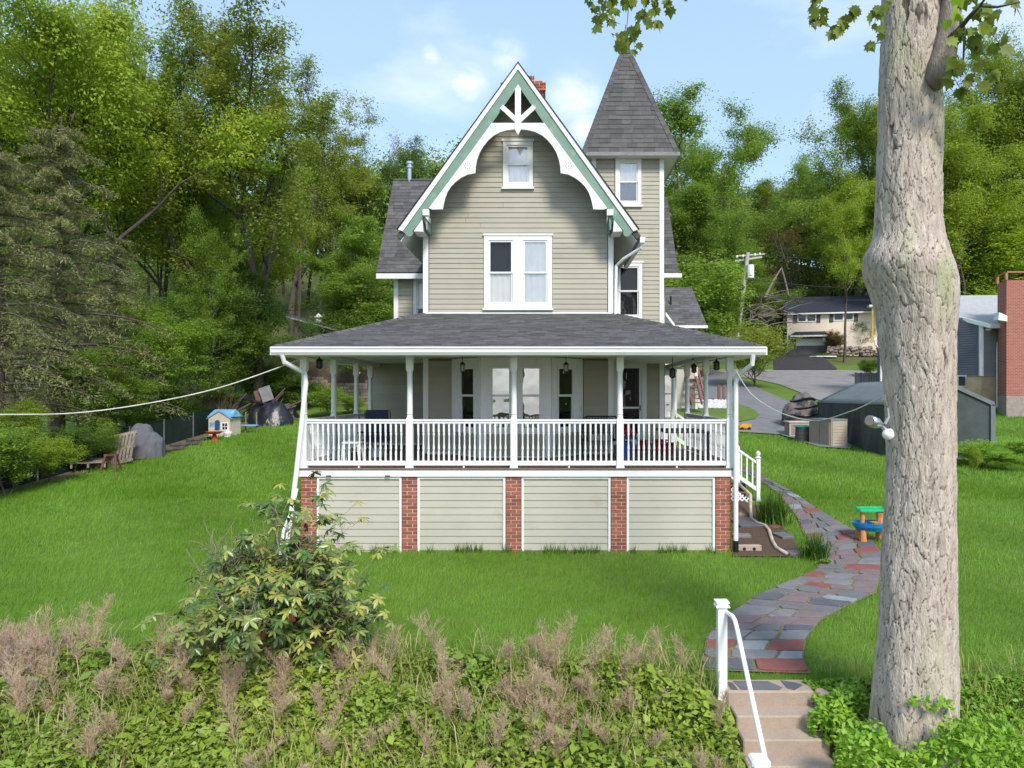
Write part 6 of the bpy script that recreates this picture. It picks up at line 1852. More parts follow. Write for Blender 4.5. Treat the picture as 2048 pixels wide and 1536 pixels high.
# brush pile of bare twigs
tw_ = MB(); g = G(395, 860)
for k in range(150):
    a_ = Vector((rw.uniform(-1.1, 1.1), rw.uniform(-.3, .5), rw.uniform(0, .4))); d = Vector((rw.uniform(-.35, .6), rw.uniform(-.2, .2), 1)).normalized() * rw.uniform(.9, 2.1)
    tw_.tube([a_, a_ + d * .5 + Vector((0, 0, .05)), a_ + d], [.012, .008, .003], 3, cap=False)
o = tw_.build('brush_pile', M('red_brown_twigs', (.17, .11, .085), .9), None, loc=tuple(g + Vector((-.3, 1.5, 0)))); tag(o, 'upright heap of bare reddish twigs behind the dark screen', 'brush pile')
# retaining block wall
rwv = thing('retaining_wall', 'weathered tan block retaining wall behind the left side of the porch', 'wall', (-11.5, 43, -1))
xa_, xb_ = P(612, 0, 43).x, P(800, 0, 43).x
zb_, zt_ = h(xa_, 43) - .2, P(0, 722, 43).z
m_block = M('tan_wall_block', (.42, .31, .25), .95, .25, 3, .8, 14, rnd=.22, dirt=((.24, .18, .15), 2, .5, .7))
MB().box(xa_, xb_, 43.05, 43.6, zb_, zt_ - .02).build('core', M('wall_core', (.12, .09, .07), .95), rwv)
bmw = MB().bevbox(-.5, .5, -.5, .5, -.5, .5, .06).mesh('block', m_block)
nrow = 15; c_ = (zt_ - zb_) / nrow
for i in range(nrow):
    x = xa_ - (.35 if i % 2 else 0)
    while x < xb_:
        L_ = rw.uniform(.55, .8)
        link('block', bmw, rwv, loc=(x + L_ / 2, 43.0 + rw.uniform(-.05, .03) + .025 * i, zb_ + (i + .5) * c_), scale=(L_ - .03, .3, c_ - .02)); x += L_
# far house left
def simple_house(name, label, cat, x0, x1, y0, y1, z0, zeave, zridge, wall, roof, over=.4, wins=(), axis='x'):
    t = thing(name, label, cat, (x0, y0, z0))
    MB().box(x0, x1, y0, y1, z0, zeave).build('wall', wall, t)
    ym = (y0 + y1) / 2; 
    for s_ in (0, 1):
        ye = y0 - over if s_ == 0 else y1 + over
        q = [(x0 - over, ye, zeave - .1), (x1 + over, ye, zeave - .1), (x1 + over, ym, zridge), (x0 - over, ym, zridge)]
        slab('roof', q, .12, roof, t)
    MB().add([(x0, y0, zeave), (x0, y1, zeave), (x0, ym, zridge - .15), (x0 + .1, y0, zeave), (x0 + .1, y1, zeave), (x0 + .1, ym, zridge - .15)], [(0, 1, 2), (5, 4, 3), (0, 3, 4, 1), (1, 4, 5, 2), (2, 5, 3, 0)]).build('gable_wall', wall, t)
    MB().add([(x1 - .1, y0, zeave), (x1 - .1, y1, zeave), (x1 - .1, ym, zridge - .15), (x1, y0, zeave), (x1, y1, zeave), (x1, ym, zridge - .15)], [(0, 1, 2), (5, 4, 3), (0, 3, 4, 1), (1, 4, 5, 2), (2, 5, 3, 0)]).build('gable_wall', wall, t)
    MB().box(x0 - over, x1 + over, y0 - over - .05, y0 - over, zeave - .22, zeave - .08).build('gutter', m_white, t)
    for (a_, b_, c1, d1, pane) in wins:
        w_ = MB(); frame_box(w_, a_, b_, c1, d1, .09, y0 - .06, y0 - .001); w_ = w_.build('window', m_white, t)
        MB().box(a_ + .08, b_ - .08, y0 - .03, y0 - .02, c1 + .08, d1 - .08).build('pane', pane, w_)
    return t
m_dkwin = M('dark_window', (.03, .035, .045), .15, .1, 3, spec=.6)
D = 62
m_brownh = M('brown_grey_siding', (.34, .28, .24), .7, .1, 3)
x0, x1 = P(590, 0, D).x, P(672, 0, D).x
lh = thing('far_cottage', 'small brown cottage with a pale sloping roof among the trees on the left', 'house', (x0, D, 4))
MB().prism([(x0, h(x0, D) - 2), (x1 + 1, h(x0, D) - 2), (x1 + 1, P(0, 666, D).z), (x0, P(0, 638, D).z)], D, D + 7).build('wall', m_brownh, lh)
MB().prism([(P(575, 0, D).x, P(0, 634, D).z), (P(685, 0, D).x, P(0, 663, D).z), (P(685, 0, D).x, P(0, 658, D).z), (P(578, 0, D).x, P(0, 628, D).z)], D - .5, D + 8).build('roof', M('pale_roof', (.30, .29, .28), .9), lh)
MB().prism([(P(575, 0, D).x, P(0, 636, D).z), (P(685, 0, D).x, P(0, 665, D).z), (P(685, 0, D).x, P(0, 662, D).z), (P(575, 0, D).x, P(0, 633, D).z)], D - .55, D - .5).build('eave_board', m_white, lh)
for a_, b_, c_, d_ in ((596, 612, 652, 664), (640, 652, 658, 670)):
    MB().box(P(a_, 0, D).x, P(b_, 0, D).x, D - .05, D - .01, P(0, d_, D).z, P(0, c_, D).z).build('window', m_dkwin, lh)
MB().lathe([(.25, 0), (.25, .7), (.4, .75), (.05, 1.1)], P(630, 0, D).x, D + 1, 10).build('vent', m_white, lh, loc=(0, 0, P(0, 650, D).z))

# ================================================================== right background
# detached garage
D = 38
m_gar_roof = M('mauve_grey_shingle', (.16, .135, .135), .9, .2, 3, .4, 40, col2=(.11, .095, .10))
x1 = P(1414, 0, D).x; zE = P(0, 651, D).z; zR = P(0, 575, 41).z
gr = thing('detached_garage', 'beige outbuilding with a mauve grey roof right behind the tower', 'garage', (6.5, 39, -1))
MB().box(4.2, P(1400, 0, D).x, D + .5, D + 6, -1.5, zE).build('wall', m_panel, gr)
qd = [(4.0, D, zE), (x1, D, zE), (x1 - .2, D + 3, zR), (4.0, D + 3, zR)]
rf = slab('roof', qd, .12, m_gar_roof, gr)
slab('roof', [(x1 - .2, D + 6, zE), (4.0, D + 6, zE), (4.0, D + 3, zR), (x1 - .2, D + 3, zR)], .12, m_gar_roof, gr)
shingles(rf, *qd, exp=.22, tab=.5, seed=31)
MB().box(6.6, x1 + .03, D - .07, D, zE - .14, zE).build('gutter', m_white, gr)
MB().box(P(1398, 0, D).x - .12, P(1398, 0, D).x, D + .45, D + .52, -1.4, zE - .1).build('corner_board', m_white, gr)
MB().tube([(P(1352, 0, D).x, D + 1.6, zE + 1.0), (P(1352, 0, D).x, D + 1.6, zE + 1.75)], .05, 8).build('vent_pipe', m_black, gr)
MB().quadbox((P(1330, 0, D).x, D - .15, P(0, 628, D).z), (P(1348, 0, D).x, D - .15, P(0, 652, D).z), (.0, 0, .09), (0, .06, 0)).build('rake_trim', m_white, gr)
# wooden stair and deck behind
D = 37
ws = thing('wooden_staircase', 'red brown wooden outdoor staircase seen between the right porch posts', 'stairs', (P(1395, 0, D).x, D, h(8, D)))
m_rb = M('red_brown_deck', (.24, .115, .085), .8, .2, 8, rnd=.1)
a0, a1 = P(1372, 0, D).x, P(1412, 0, D).x; zb_ = P(0, 806, D).z; zt_ = P(0, 742, D).z
for k in range(9):
    z = zb_ + (zt_ - zb_) * k / 8
    MB().box(P(1384 - k * 0.2, 0, D).x, a1, D + k * .22, D + .24 + k * .22, z, z + .05).build('tread', m_rb, ws)
for x in (a0 + .25, a1, (a0 + a1) / 2 + .3): MB().quadbox((x, D, zb_), (x, D + 1.9, zt_ + .1), (.04, 0, 0), (0, 0, .1)).build('stringer', m_rb, ws)
MB().quadbox((a0 - .1, D, zt_ + .2), (a0 + .3, D - .1, zb_), (.05, 0, 0), (0, .04, 0)).build('brace', m_rb, ws)
dk2 = thing('back_deck', 'raised red brown deck behind the side porch', 'deck', (P(1370, 0, 39).x, 39, .6))
MB().box(P(1335, 0, 39).x, P(1412, 0, 39).x, 39, 41, zt_ + .1, zt_ + .3).build('floor', m_rb, dk2)
MB().box(P(1335, 0, 39).x, P(1412, 0, 39).x, 38.95, 39.0, zt_ + .95, zt_ + 1.1).build('rail', m_rb, dk2)
MB().box(P(1345, 0, 39).x, P(1398, 0, 39).x, 38.9, 38.95, zt_ + 1.2, zt_ + 1.45).build('rail', m_white, dk2)
for px in range(1340, 1415, 12): MB().box(P(px, 0, 39).x, P(px, 0, 39).x + .08, 38.96, 39.04, zt_ + .3, zt_ + 1.2).build('post', m_rb, dk2)
wl_ = MB().box(P(1335, 0, 40).x, P(1392, 0, 40).x, 40, 40.2, -1.2, zt_ + .1).build('lower_wall', M('tan_wall', (.40, .31, .22), .8, .1, 2), dk2)
MB().box(P(1335, 0, 39.9).x, P(1392, 0, 39.9).x, 39.9, 39.99, -1.2, P(0, 792, 39.9).z).build('plinth', m_rb, dk2)
# white stones
sm = MB(); rw = random.Random(3)
for k in range(420):
    g = G(rw.uniform(1338, 1456), rw.uniform(806, 821)); r_ = rw.uniform(.08, .17)
    sm.lathe([(.3 * r_, -.5 * r_), (r_, 0), (.75 * r_, .6 * r_), (.2 * r_, .9 * r_)], g.x, g.y, 5); 
    sm.v[-20:] = [(x, y, z + g.z + .12) for x, y, z in sm.v[-20:]]
tag(sm.build('white_stones', M('white_rock', (.70, .69, .67), .8), None), 'band of white landscaping stones behind the side porch', 'stones', kind='stuff')
for i, px in enumerate((1438, 1448)):
    g = G(px, 803); o = MB().box(-.07, .07, -.07, .07, 0, .95).build('wooden_post', m_rb, None, loc=tuple(g)); tag(o, ['short brown post left of its twin beyond the white stones', 'short brown post right of its twin beyond the white stones'][i], 'post')
# toy truck
g = G(1489, 861)
ty_ = thing('toy_truck', 'yellow toy truck left on the grass at the driveway edge', 'toy', tuple(g))
m_y = M('toy_yellow', (.70, .38, .02), .4)
MB().prism([(-.26, .10), (.24, .10), (.30, .30), (-.10, .32), (-.26, .2)], -.14, .14).build('body', m_y, ty_, world=False)
for x in (-.15, .17):
    for y in (-.15, .15): MB().tube([(x, y - .03, .08), (x, y + .03, .08)], .08, 10).build('wheel', m_black, ty_, world=False)
# water table toy
g = G(1742, 1084)
wt = thing('water_table', 'blue water play table with green top and orange legs beside the big trunk', 'toy', tuple(g))
m_b = M('bright_blue_plastic', (.015, .27, .60), .35); m_g = M('bright_green_plastic', (.015, .42, .16), .35); m_o = M('orange_plastic', (.66, .28, .10), .4)
tub = MB(); 
for (r_, z) in ((0.30, .27), (.40, .36), (.41, .42), (.37, .42), (.34, .36), (.1, .34)): pass
tub.lathe([(.28, .25), (.37, .34), (.40, .42), (.37, .42), (.33, .35), (.05, .33)], 0, 0, 20)
tub.v = [(x * 1.0, y * .75, z) for x, y, z in tub.v]
tub.build('basin', m_b, wt, world=False, smooth=False)
for x, y in ((-.22, -.12), (.24, -.12), (-.2, .15), (.24, .15)): MB().lathe([(.085, 0), (.07, .1), (.055, .27)], x, y, 10).build('leg', m_o, wt, world=False)
MB().lathe([(.045, .40), (.055, .60), (.04, .66)], -.16, .05, 10).build('tower', m_o, wt, world=False)
MB().lathe([(.10, .40), (.08, .52), (.09, .62)], .20, .0, 10).build('tower', m_o, wt, world=False)
MB().bevbox(-.26, .42, -.07, .12, .64, .69, .025).build('canopy', m_g, wt, world=False)
MB().bevbox(-.27, .30, .10, .16, .66, .73, .02).build('canopy_edge', m_g, wt, world=False)
MB().lathe([(.07, .40), (.09, .45), (.03, .46)], .0, -.15, 10).build('cup', m_o, wt, world=False)
# storage boxes, barrel, tarp pile
m_tb_ = M('taupe_resin', (.30, .25, .22), .6, .1, 4); m_bg = M('beige_resin', (.52, .43, .35), .6, .08, 4); m_gt = M('grey_lid', (.26, .27, .30), .5)
g = G(1663, 895)
sb = thing('storage_shed', 'beige and taupe resin storage shed with a grey lid beside the garage tent', 'storage shed', tuple(g))
# right face pale, left face taupe doors
c0 = Vector((0, 0, 0)); cl = Vector((-.50, 1.05, 0)); cr_ = Vector((.68, .12, 0)); cb = cl + cr_
def facep(p, q, z0, z1, off, mat, nm, par):
    d = (q - p).normalized(); n_ = Vector((d.y, -d.x, 0)); 
    return MB().quadbox(p + n_ * off + Vector((0, 0, (z0 + z1) / 2)), q + n_ * off + Vector((0, 0, (z0 + z1) / 2)), (0, 0, (z1 - z0) / 2), tuple(n_ * .015)).build(nm, mat, par, world=False)
MB().prism([tuple(v.xy) for v in (c0, cr_, cb, cl)], 0, 1.06, axis='z').build('body', m_bg, sb, world=False)
for k in range(9): facep(c0 + cr_ * .05, c0 + cr_ * .95, .06 + k * .11, .155 + k * .11, .015, m_bg, 'siding_strip', sb)
facep(cl * .96, cl * .52, .05, 1.02, .02, m_tb_, 'door', sb); facep(cl * .48, cl * .08, .05, 1.02, .02, m_tb_, 'door', sb)
MB().prism([tuple((v * 1.04 + Vector((-.03, -.03, 0))).xy) for v in (c0, cr_, cb, cl)], 1.06, 1.13, axis='z').build('lid', m_gt, sb, world=False)
g = G(1592, 875)
sb2 = thing('deck_box', 'low beige storage box left of the green lidded barrel', 'storage box', tuple(g))
MB().bevbox(-.28, .55, 0, .7, 0, .64, .02).build('body', m_tb_, sb2, world=False)
fr = MB(); frame_box(fr, -.29, .56, .03, .62, .07, -.02, 0); fr.build('frame', m_bg, sb2, world=False)
MB().bevbox(-.32, .6, -.05, .75, .64, .70, .02).build('lid', m_bg, sb2, world=False)
g = G(1611, 885)
bl_ = thing('composter_barrel', 'dark ribbed barrel with a green lid between the storage boxes', 'barrel', tuple(g + Vector((0, .25, 0))))
MB().lathe([(.34, 0), (.345, .10), (.33, .11), (.34, .25), (.325, .26), (.335, .38), (.32, .40), (.325, .52), (.31, .62)], 0, 0, 20).build('body', M('dark_ribbed_plastic', (.10, .085, .09), .5), bl_, world=False)
MB().lathe([(.34, .62), (.34, .66), (.2, .70), (.02, .71)], 0, 0, 20).build('lid', M('teal_lid', (.02, .28, .18), .5), bl_, world=False)
m_cam = M('brick_print_tarp', (.17, .14, .14), .7, .25, 3, .6, 6, dirt=((.03, .03, .03), 3, .52, .6))
g = G(1640, 872); cloth_lump('tarp_covered_pile', (g.x, g.y + 2.2, g.z - .1), .95, 2.0, m_cam, 'mottled brown tarp covered heap behind the storage shed', 'tarp', 11, folds=5, bumps=((0, 0, 1), (-.35, 0, .8)), sy=.9)
rp_ = MB()
gz_ = g.z - .1; cxx, cyy = g.x, g.y + 2.2
for k in range(5):
    z = .35 + k * .33; pts = []
    for j in range(17):
        a_ = math.pi + math.pi * j / 16; r_ = .97 * (1 - .055 * k - .10 * max(0, k - 2)); pts.append((cxx + r_ * math.cos(a_), cyy + .88 * r_ * math.sin(a_), gz_ + z + .08 * math.sin(a_ * 2 + k)))
    rp_.tube(pts, .045, 5)
o = rp_.build('tie_rope', m_black, None); tag(o, 'dark ropes wound around the mottled tarp heap', 'rope')
# garage tent
tn = thing('garage_tent', 'dark green fabric garage tent with a lighter grey green roof', 'tent', (14.1, 29, -2.2))
m_tent = M('dark_green_canvas', (.07, .09, .088), .6, .25, 1.2, .5, 5); m_tr_ = M('pale_canvas_roof', (.16, .185, .19), .6, .12, 1.5, .3, 5)  # roof canvas paler and greyer than the walls
a_, b_, y0_, y1_ = 12.35, 16.1, 26.2, 33.0
zg0 = h(14, y0_); ze = -.42; zr = .47; xm = 14.2
NW = 28
ws_ = MB()
for side, x in ((-1, a_), (1, b_)):
    pts = []
    for i in range(NW + 1):
        y = y0_ + (y1_ - y0_) * i / NW
        pts += [(x, y, ze), (x + side * .05 * math.sin(i * 1.7) - side * .03, y, (ze + h(x, y)) / 2), (x + side * .06 * math.sin(i * 1.1), y, h(x, y) - .05)]
    ws_.add(pts, [(i * 3 + k, i * 3 + k + 1, i * 3 + k + 4, i * 3 + k + 3) for i in range(NW) for k in (0, 1)])
ws_.add([(a_, y0_, ze), (a_, y0_, zg0 - .1), (b_, y0_, zg0 - .1), (b_, y0_, ze), (xm, y0_, zr)], [(0, 1, 2, 3, 4)])
# single-sided pieces get thickness
o = ws_.build('wall', m_tent, tn); sd_ = o.modifiers.new('thick', 'SOLIDIFY'); sd_.thickness = .03
for s_, x in ((-1, a_ - .06), (1, b_ + .06)):
    NR = 14; pts = []
    for i in range(NR + 1):
        y = y0_ - .05 + (y1_ - y0_ + .1) * i / NR; sag = .05 * abs(math.sin(i * math.pi / 3.5))
        for k in range(5):
            t = k / 4; pts.append((x + (xm - x) * t, y, ze + (zr - ze) * t + .03 * math.sin(t * math.pi) - sag * math.sin(t * math.pi)))
    o = MB().add(pts, [(i * 5 + k, i * 5 + k + 1, (i + 1) * 5 + k + 1, (i + 1) * 5 + k) for i in range(NR) for k in range(4)]).build('roof', m_tr_, tn, smooth=True)
    sd_ = o.modifiers.new('thick', 'SOLIDIFY'); sd_.thickness = .03
MB().quadbox((b_, y0_ - .05, ze), (b_, y0_ - .05, zg0), (.08, 0, 0), (0, .02, 0)).build('frame_edge', m_tr_, tn)
MB().quadbox((b_ + .05, y0_ - .05, ze + .02), (xm, y0_ - .05, zr + .02), (0, 0, .08), (0, .02, 0)).build('frame_edge', m_tr_, tn)
# small picket fence patch beyond
gf = thing('grey_fence', 'short grey board fence at the street corner left of the big trunk', 'fence', tuple(P(1730, 775, 46)))
for k in range(12):
    px = 1712 + k * 5.2; x = P(px, 0, 46).x
    MB().box(x - .07, x + .07, 46, 46.04, h(x, 46) - .1, P(0, 745 + (k % 2), 46).z).build('board', M('grey_board', (.20, .19, .19), .85, .2, 6, rnd=.15), gf)

# beige house
D = 72
xl = P(1576, 0, D).x; xr_ = P(1905, 0, D).x
m_beige = M('beige_siding', (.84, .70, .57), .65, .05, 2, .1, 20); m_nroof = M('navy_shingle', (.035, .038, .06), .9, .2, 3)
m_grb = M('grey_block', (.20, .21, .21), .85, .2, 1.5)
zE = P(0, 626, D).z; zg = P(0, 713, D).z
W = []
def pw(a_, b_, c_, d_): return (P(a_, 0, D).x, P(b_, 0, D).x, P(0, d_, D).z, P(0, c_, D).z, m_dkwin)
bh = simple_house('beige_house', 'two storey beige house with navy roof and wide white garage door up the road', 'house', xl, xr_, D, D + 9, zg - 1, zE, P(0, 596, D + 4.5).z, m_beige, m_nroof, .35,
                  [pw(1594, 1611, 628, 645), pw(1611, 1629, 628, 645), pw(1661, 1680, 627, 644), pw(1680, 1698, 627, 644)])
for (a_, b_) in ((1586, 1593), (1630, 1637), (1654, 1661), (1699, 1706)):
    MB().box(P(a_, 0, D).x, P(b_, 0, D).x, D - .08, D - .01, P(0, 646, D).z, P(0, 628, D).z).build('shutter', M('grey_shutter', (.09, .075, .08), .6), bh)
MB().box(xl - .05, P(1652, 0, D).x, D - .10, D - .005, zg - .6, P(0, 671, D).z).build('lower_wall', m_grb, bh)
MB().box(P(1591, 0, D).x, P(1646, 0, D).x, D - .16, D - .11, P(0, 692, D).z, P(0, 678, D).z).build('garage_door', m_white, bh)
q = [(P(1579, 0, D).x, D - 1.3, P(0, 673, D).z), (P(1648, 0, D).x, D - 1.3, P(0, 673, D).z), (P(1646, 0, D).x, D - .02, P(0, 664, D).z), (P(1589, 0, D).x, D - .02, P(0, 664, D).z)]
slab('canopy_roof', q, .12, m_nroof, bh)
MB().box(P(1579, 0, D).x, P(1648, 0, D).x, D - 1.36, D - 1.3, P(0, 673.5, D).z - .12, P(0, 673, D).z).build('fascia', m_white, bh)
MB().box(xl - .1, xl, D - .12, D - .0, zg - .5, zE).build('corner_board', m_white, bh)
MB().box(P(1726, 0, D).x, P(1729, 0, D).x, D - 1.5, D - 1.35, P(0, 690, D).z, P(0, 621, D).z).build('porch_post', M('buff_post', (.65, .45, .15), .6), bh)
MB().box(P(1721, 0, D).x, P(1800, 0, D).x, D - 1.7, D - .4, P(0, 622, D).z, P(0, 618, D).z).build('porch_eave', m_white, bh)
bh.rotation_euler = (0, 0, R(-15))
# parked car, bin, pot
def car(px, py, D, label, mat, s=1.0, rz=0):
    x = P(px, 0, D).x; t = thing('parked_car', label, 'car', (x, D, P(0, py, D).z), rz)
    MB().prism([(-2.1, .35), (2.1, .35), (2.15, .75), (1.3, .90), (.7, 1.38), (-1.1, 1.42), (-1.9, .95), (-2.15, .8)], -.85, .85).build('body', mat, t, world=False)
    MB().prism([(1.2, .92), (.68, 1.33), (-1.05, 1.36), (-1.7, .95)], -.87, .87).build('window', m_dkwin, t, world=False)
    for a_ in (-1.35, 1.35):
        for b_ in (-.8, .8):
            wo = MB().tube([(a_, b_ - .1, .33), (a_, b_ + .1, .33)], .33, 14).build('wheel', m_black, t, world=False)
    MB().box(1.9, 2.17, -.7, -.45, .62, .74).build('headlight', m_white2, t, world=False)
car(1556, 688, 76, 'black car parked beside the beige house', M('black_car_paint', (.012, .012, .015), .2, coat=.5), rz=.3)
o = MB().lathe([(.4, 0), (.6, .4), (.5, .9), (.1, 1.0)], 0, 0, 12).build('red_container', m_tr, None, loc=tuple(P(1541, 690, 74))); tag(o, 'small red object on the drive left of the black car', 'container')
# white edged planter
pln = thing('flower_bed', 'small flower bed with a white border in front of the beige house', 'flower bed', tuple(G(1645, 716)))
pln.scale = (.8, .8, .5)
MB().tube([(-1.6, .9, .2), (-1.0, -.9, .2), (1.2, -.9, .2), (1.6, .2, .2)], .14, 6).build('border', m_white, pln, world=False)
leafy('foliage', (0, 0, 0), (1.2, .9, .8), 500, .3, .2, m_l_mid, None, None, parent=None, seed=9).parent = pln
# stone garden wall
swl = MB(); rw = random.Random(5)
for k in range(150):
    px = rw.uniform(1655, 1760); g = P(px, 712, 69); zz0 = h(g.x, 69)
    r_ = rw.uniform(.12, .3); n0 = len(swl.v); swl.lathe([(.4 * r_, -.6 * r_), (r_, 0), (.6 * r_, .7 * r_)], g.x, 69 + rw.uniform(-.2, .2), 5)
    zo = zz0 + rw.uniform(.1, .9); swl.v[n0:] = [(x, y, z + zo) for x, y, z in swl.v[n0:]]
tag(swl.build('rubble_wall', M('pinkish_rubble', (.34, .26, .22), .9, .3, 2), None), 'low rubble stone wall across the neighbours front lawn', 'stone wall', kind='stuff')

# utility pole, wires
D = 56
up_ = thing('utility_pole', 'leaning pale utility pole with a transformer beyond the porch', 'utility pole', tuple(P(1472, 700, D)))
m_pole = M('silvered_pole', (.46, .43, .42), .8, .12, 4)
MB().tube([P(1470, 712, D), P(1496, 505, D)], [.19, .14], 10).build('pole', m_pole, up_)
MB().tube([P(1501, 530, D - .3), P(1501, 556, D - .3)], .27, 14).build('transformer', m_white2, up_)
MB().quadbox(P(1470, 522, D), P(1524, 514, D + 1), (0, 0, .07), (0, .06, 0)).build('crossarm', m_pole, up_)
MB().quadbox(P(1472, 512, D + .5), P(1530, 508, D + 1.4), (0, 0, .05), (0, .05, 0)).build('crossarm', m_pole, up_)
for px in (1474, 1486, 1510, 1520): MB().lathe([(.06, 0), (.09, .08), (.05, .2)], 0, 0, 8).build('insulator', m_white, up_, loc=tuple(P(px, 516 - (px - 1474) * .12, D)))
MB().tube([P(1487, 575, D - .2), P(1483, 572, D - .5)], .12, 8).build('service_bracket', m_black, up_)
m_wire = M('black_wire', (.03, .03, .035), .6)
wires = [([P(1300, 575, 52), P(1487, 560, D), P(1640, 573, 60), P(1800, 577, 66), P(2100, 570, 80)], 'power wire running right from the pole below the crossarm'),
         ([P(1300, 596, 50), P(1484, 588, D), P(1640, 598, 62), P(2000, 600, 78)], 'lower telephone wire passing above the beige house roof'),
         ([P(1300, 606, 50), P(1482, 594, D), P(1640, 600, 62), P(2000, 606, 78)], 'lowest wire crossing in front of the beige house'),
         ([P(1530, 509, D + 1), P(1700, 520, 66), P(2100, 515, 85)], 'upper wire leaving the right end of the crossarm'),
         ([P(1250, 525, 50), P(1470, 520, D)], 'upper wire coming from behind the tower'),
         ([P(560, 622, 48), P(700, 617, 55), P(860, 622, 60)], 'wire crossing the woods left of the house'),
         ([P(1400, 640, 50), P(1484, 560, D)], 'slanting guy wire left of the pole')]
for pts, lb in wires: cable('power_wire', pts, .03 if pts[0].x > 0 else .02, m_wire, lb)
# fallen branches near pole on the hillside
fbm = MB(); rw = random.Random(8)
for k in range(70):
    a_ = P(rw.uniform(1500, 1580), rw.uniform(590, 650), 66 + rw.uniform(0, 5)); d = Vector((rw.uniform(-2.5, 2.5), rw.uniform(-.5, .5), rw.uniform(-.8, 1.2)))
    fbm.tube([a_, a_ + d * .5 + Vector((0, 0, .1)), a_ + d], [.05, .035, .015], 4, cap=False)
tag(fbm.build('fallen_branches', M('bleached_branches', (.30, .25, .22), .9), None), 'tangle of fallen grey branches on the slope right of the pole', 'branches', kind='stuff')
dt_ = MB().tube([P(1530, 595, 66), P(1545, 565, 66), P(1563, 535, 66)], [.12, .09, .05], 5); dt_.tube([P(1563, 535, 66), P(1570, 560, 66), P(1577, 590, 66)], [.05, .07, .08], 5)
tag(dt_.build('dead_tree', M('bleached_branches', (.3, .25, .22)), None), 'snapped pale dead tree forming an upside down V on the slope', 'dead tree')

# grey neighbour house at right with brick chimney
D = 38
nh = thing('grey_house', 'grey sided house with a pale shingle roof at the right edge', 'house', tuple(P(1960, 815, D)))
m_gs = M('shaded_slate_siding', (.115, .125, .15), .6, .06, 2); m_gs2 = M('lit_grey_siding', (.27, .275, .28), .6, .06, 2); m_found = M('tan_foundation', (.50, .38, .26), .9, .12, 2, dirt=((.25, .20, .15), 1.0, .5, .65))  # gable wall darker, front paler: shade and light painted into the greys
xc = P(1962, 0, D).x; xw0 = P(1700, 0, D + 3).x; zt = P(0, 650, D).z; zs_ = P(0, 752, D).z
corner = Vector((xc, D, 0)); left = Vector((P(1770, 0, D + 4).x, D + 4.5, 0)); right = Vector((P(1992, 0, D + .6).x + 1.5, D + .2, 0))
dl = (left - corner).normalized()
# gable side wall runs left from the corner
def wallquad(p, q, z0, z1, z2, th, mat, nm, par):
    d = (q - p).normalized(); n_ = Vector((d.y, -d.x, 0)) * th
    vs = [p + Vector((0, 0, z0)), q + Vector((0, 0, z0)), q + Vector((0, 0, z2)), p + Vector((0, 0, z1))]
    return MB().add(vs + [v - n_ for v in vs], [(0, 1, 2, 3), (7, 6, 5, 4), (0, 4, 5, 1), (1, 5, 6, 2), (2, 6, 7, 3), (3, 7, 4, 0)]).build(nm, mat, par)
zrl = P(0, 590, D + 3).z
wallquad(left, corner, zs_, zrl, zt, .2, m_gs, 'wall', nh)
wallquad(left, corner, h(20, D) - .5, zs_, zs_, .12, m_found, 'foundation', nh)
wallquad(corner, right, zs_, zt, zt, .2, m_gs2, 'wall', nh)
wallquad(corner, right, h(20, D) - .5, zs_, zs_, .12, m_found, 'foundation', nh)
rg = random.Random(3)
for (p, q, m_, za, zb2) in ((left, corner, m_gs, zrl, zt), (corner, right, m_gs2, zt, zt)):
    d = (q - p); Ln = d.length; d.normalize(); n_ = Vector((d.y, -d.x, 0))
    st = MB(); k = 0; z = zs_
    while z < max(za, zb2) - .1:
        # stop the board where the rake cuts it
        f = 0 if z < min(za, zb2) else (1 - (z - zb2) / (za - zb2) if za > zb2 else 1)
        e1 = Ln if z < zb2 else Ln * max(0, (za - z) / (za - zb2))
        if e1 > .2:
            a_ = p + n_ * .01 + Vector((0, 0, z)); b_ = p + d * e1 + n_ * .01 + Vector((0, 0, z))
            st.add([a_ + n_ * .03, b_ + n_ * .03, b_ + Vector((0, 0, .12)), a_ + Vector((0, 0, .12)), a_, b_], [(0, 1, 2, 3), (4, 5, 1, 0)])
        z += .125
    o = st.build('siding_board', m_, nh); o['kind'] = 'stuff'
MB().box(corner.x - .09, corner.x + .09, D - .08, D + .05, zs_, zt).build('corner_board', m_white, nh)
m_prf = M('pale_shingle', (.42, .42, .42), .9, .12, 4, .5, 20)
eR = P(2012, 652, D - .5); eL = P(1972, 650, D - .5)
rq = [(P(1968, 0, D).x, D - .5, zt + .02), (right.x + 2, D - .3, zt + .02), (right.x + 2, D + 5, P(0, 590, D + 5).z), (P(1770, 0, D + 5).x, D + 5.5, P(0, 590, D + 5).z)]
rfo = slab('roof', rq, .12, m_prf, nh)
shingles(rfo, *rq, exp=.2, tab=.45, seed=41)
for ch_ in rfo.children: ch_.data.materials.clear(); ch_.data.materials.append(m_prf)
a_ = Vector(rq[0]); b_ = Vector(rq[3])
MB().quadbox(a_ + Vector((-.05, -.05, -.12)), b_ + Vector((-.05, -.05, -.12)), (0, 0, .10), (.03, -.03, 0)).build('rake_trim', m_white, nh)
MB().box(P(1968, 0, D).x, P(2014, 0, D).x, D - .62, D - .5, zt - .22, zt + .02).build('gutter', m_white, nh)
MB().tube([P(2011, 655, D - .55), P(2008, 668, D - .5), P(1996, 686, D - .1), P(1995, 700, D - .1), P(1995, 815, D - .1)], .06, 8).build('downpipe', m_white, nh)
w_ = MB(); xw = P(1925, 0, D + 1).x
frame = MB().quadbox(P(1915, 762, D + .9), P(1932, 762, D + .35), (0, 0, .32), (0, .05, 0)).build('window', m_white, nh)
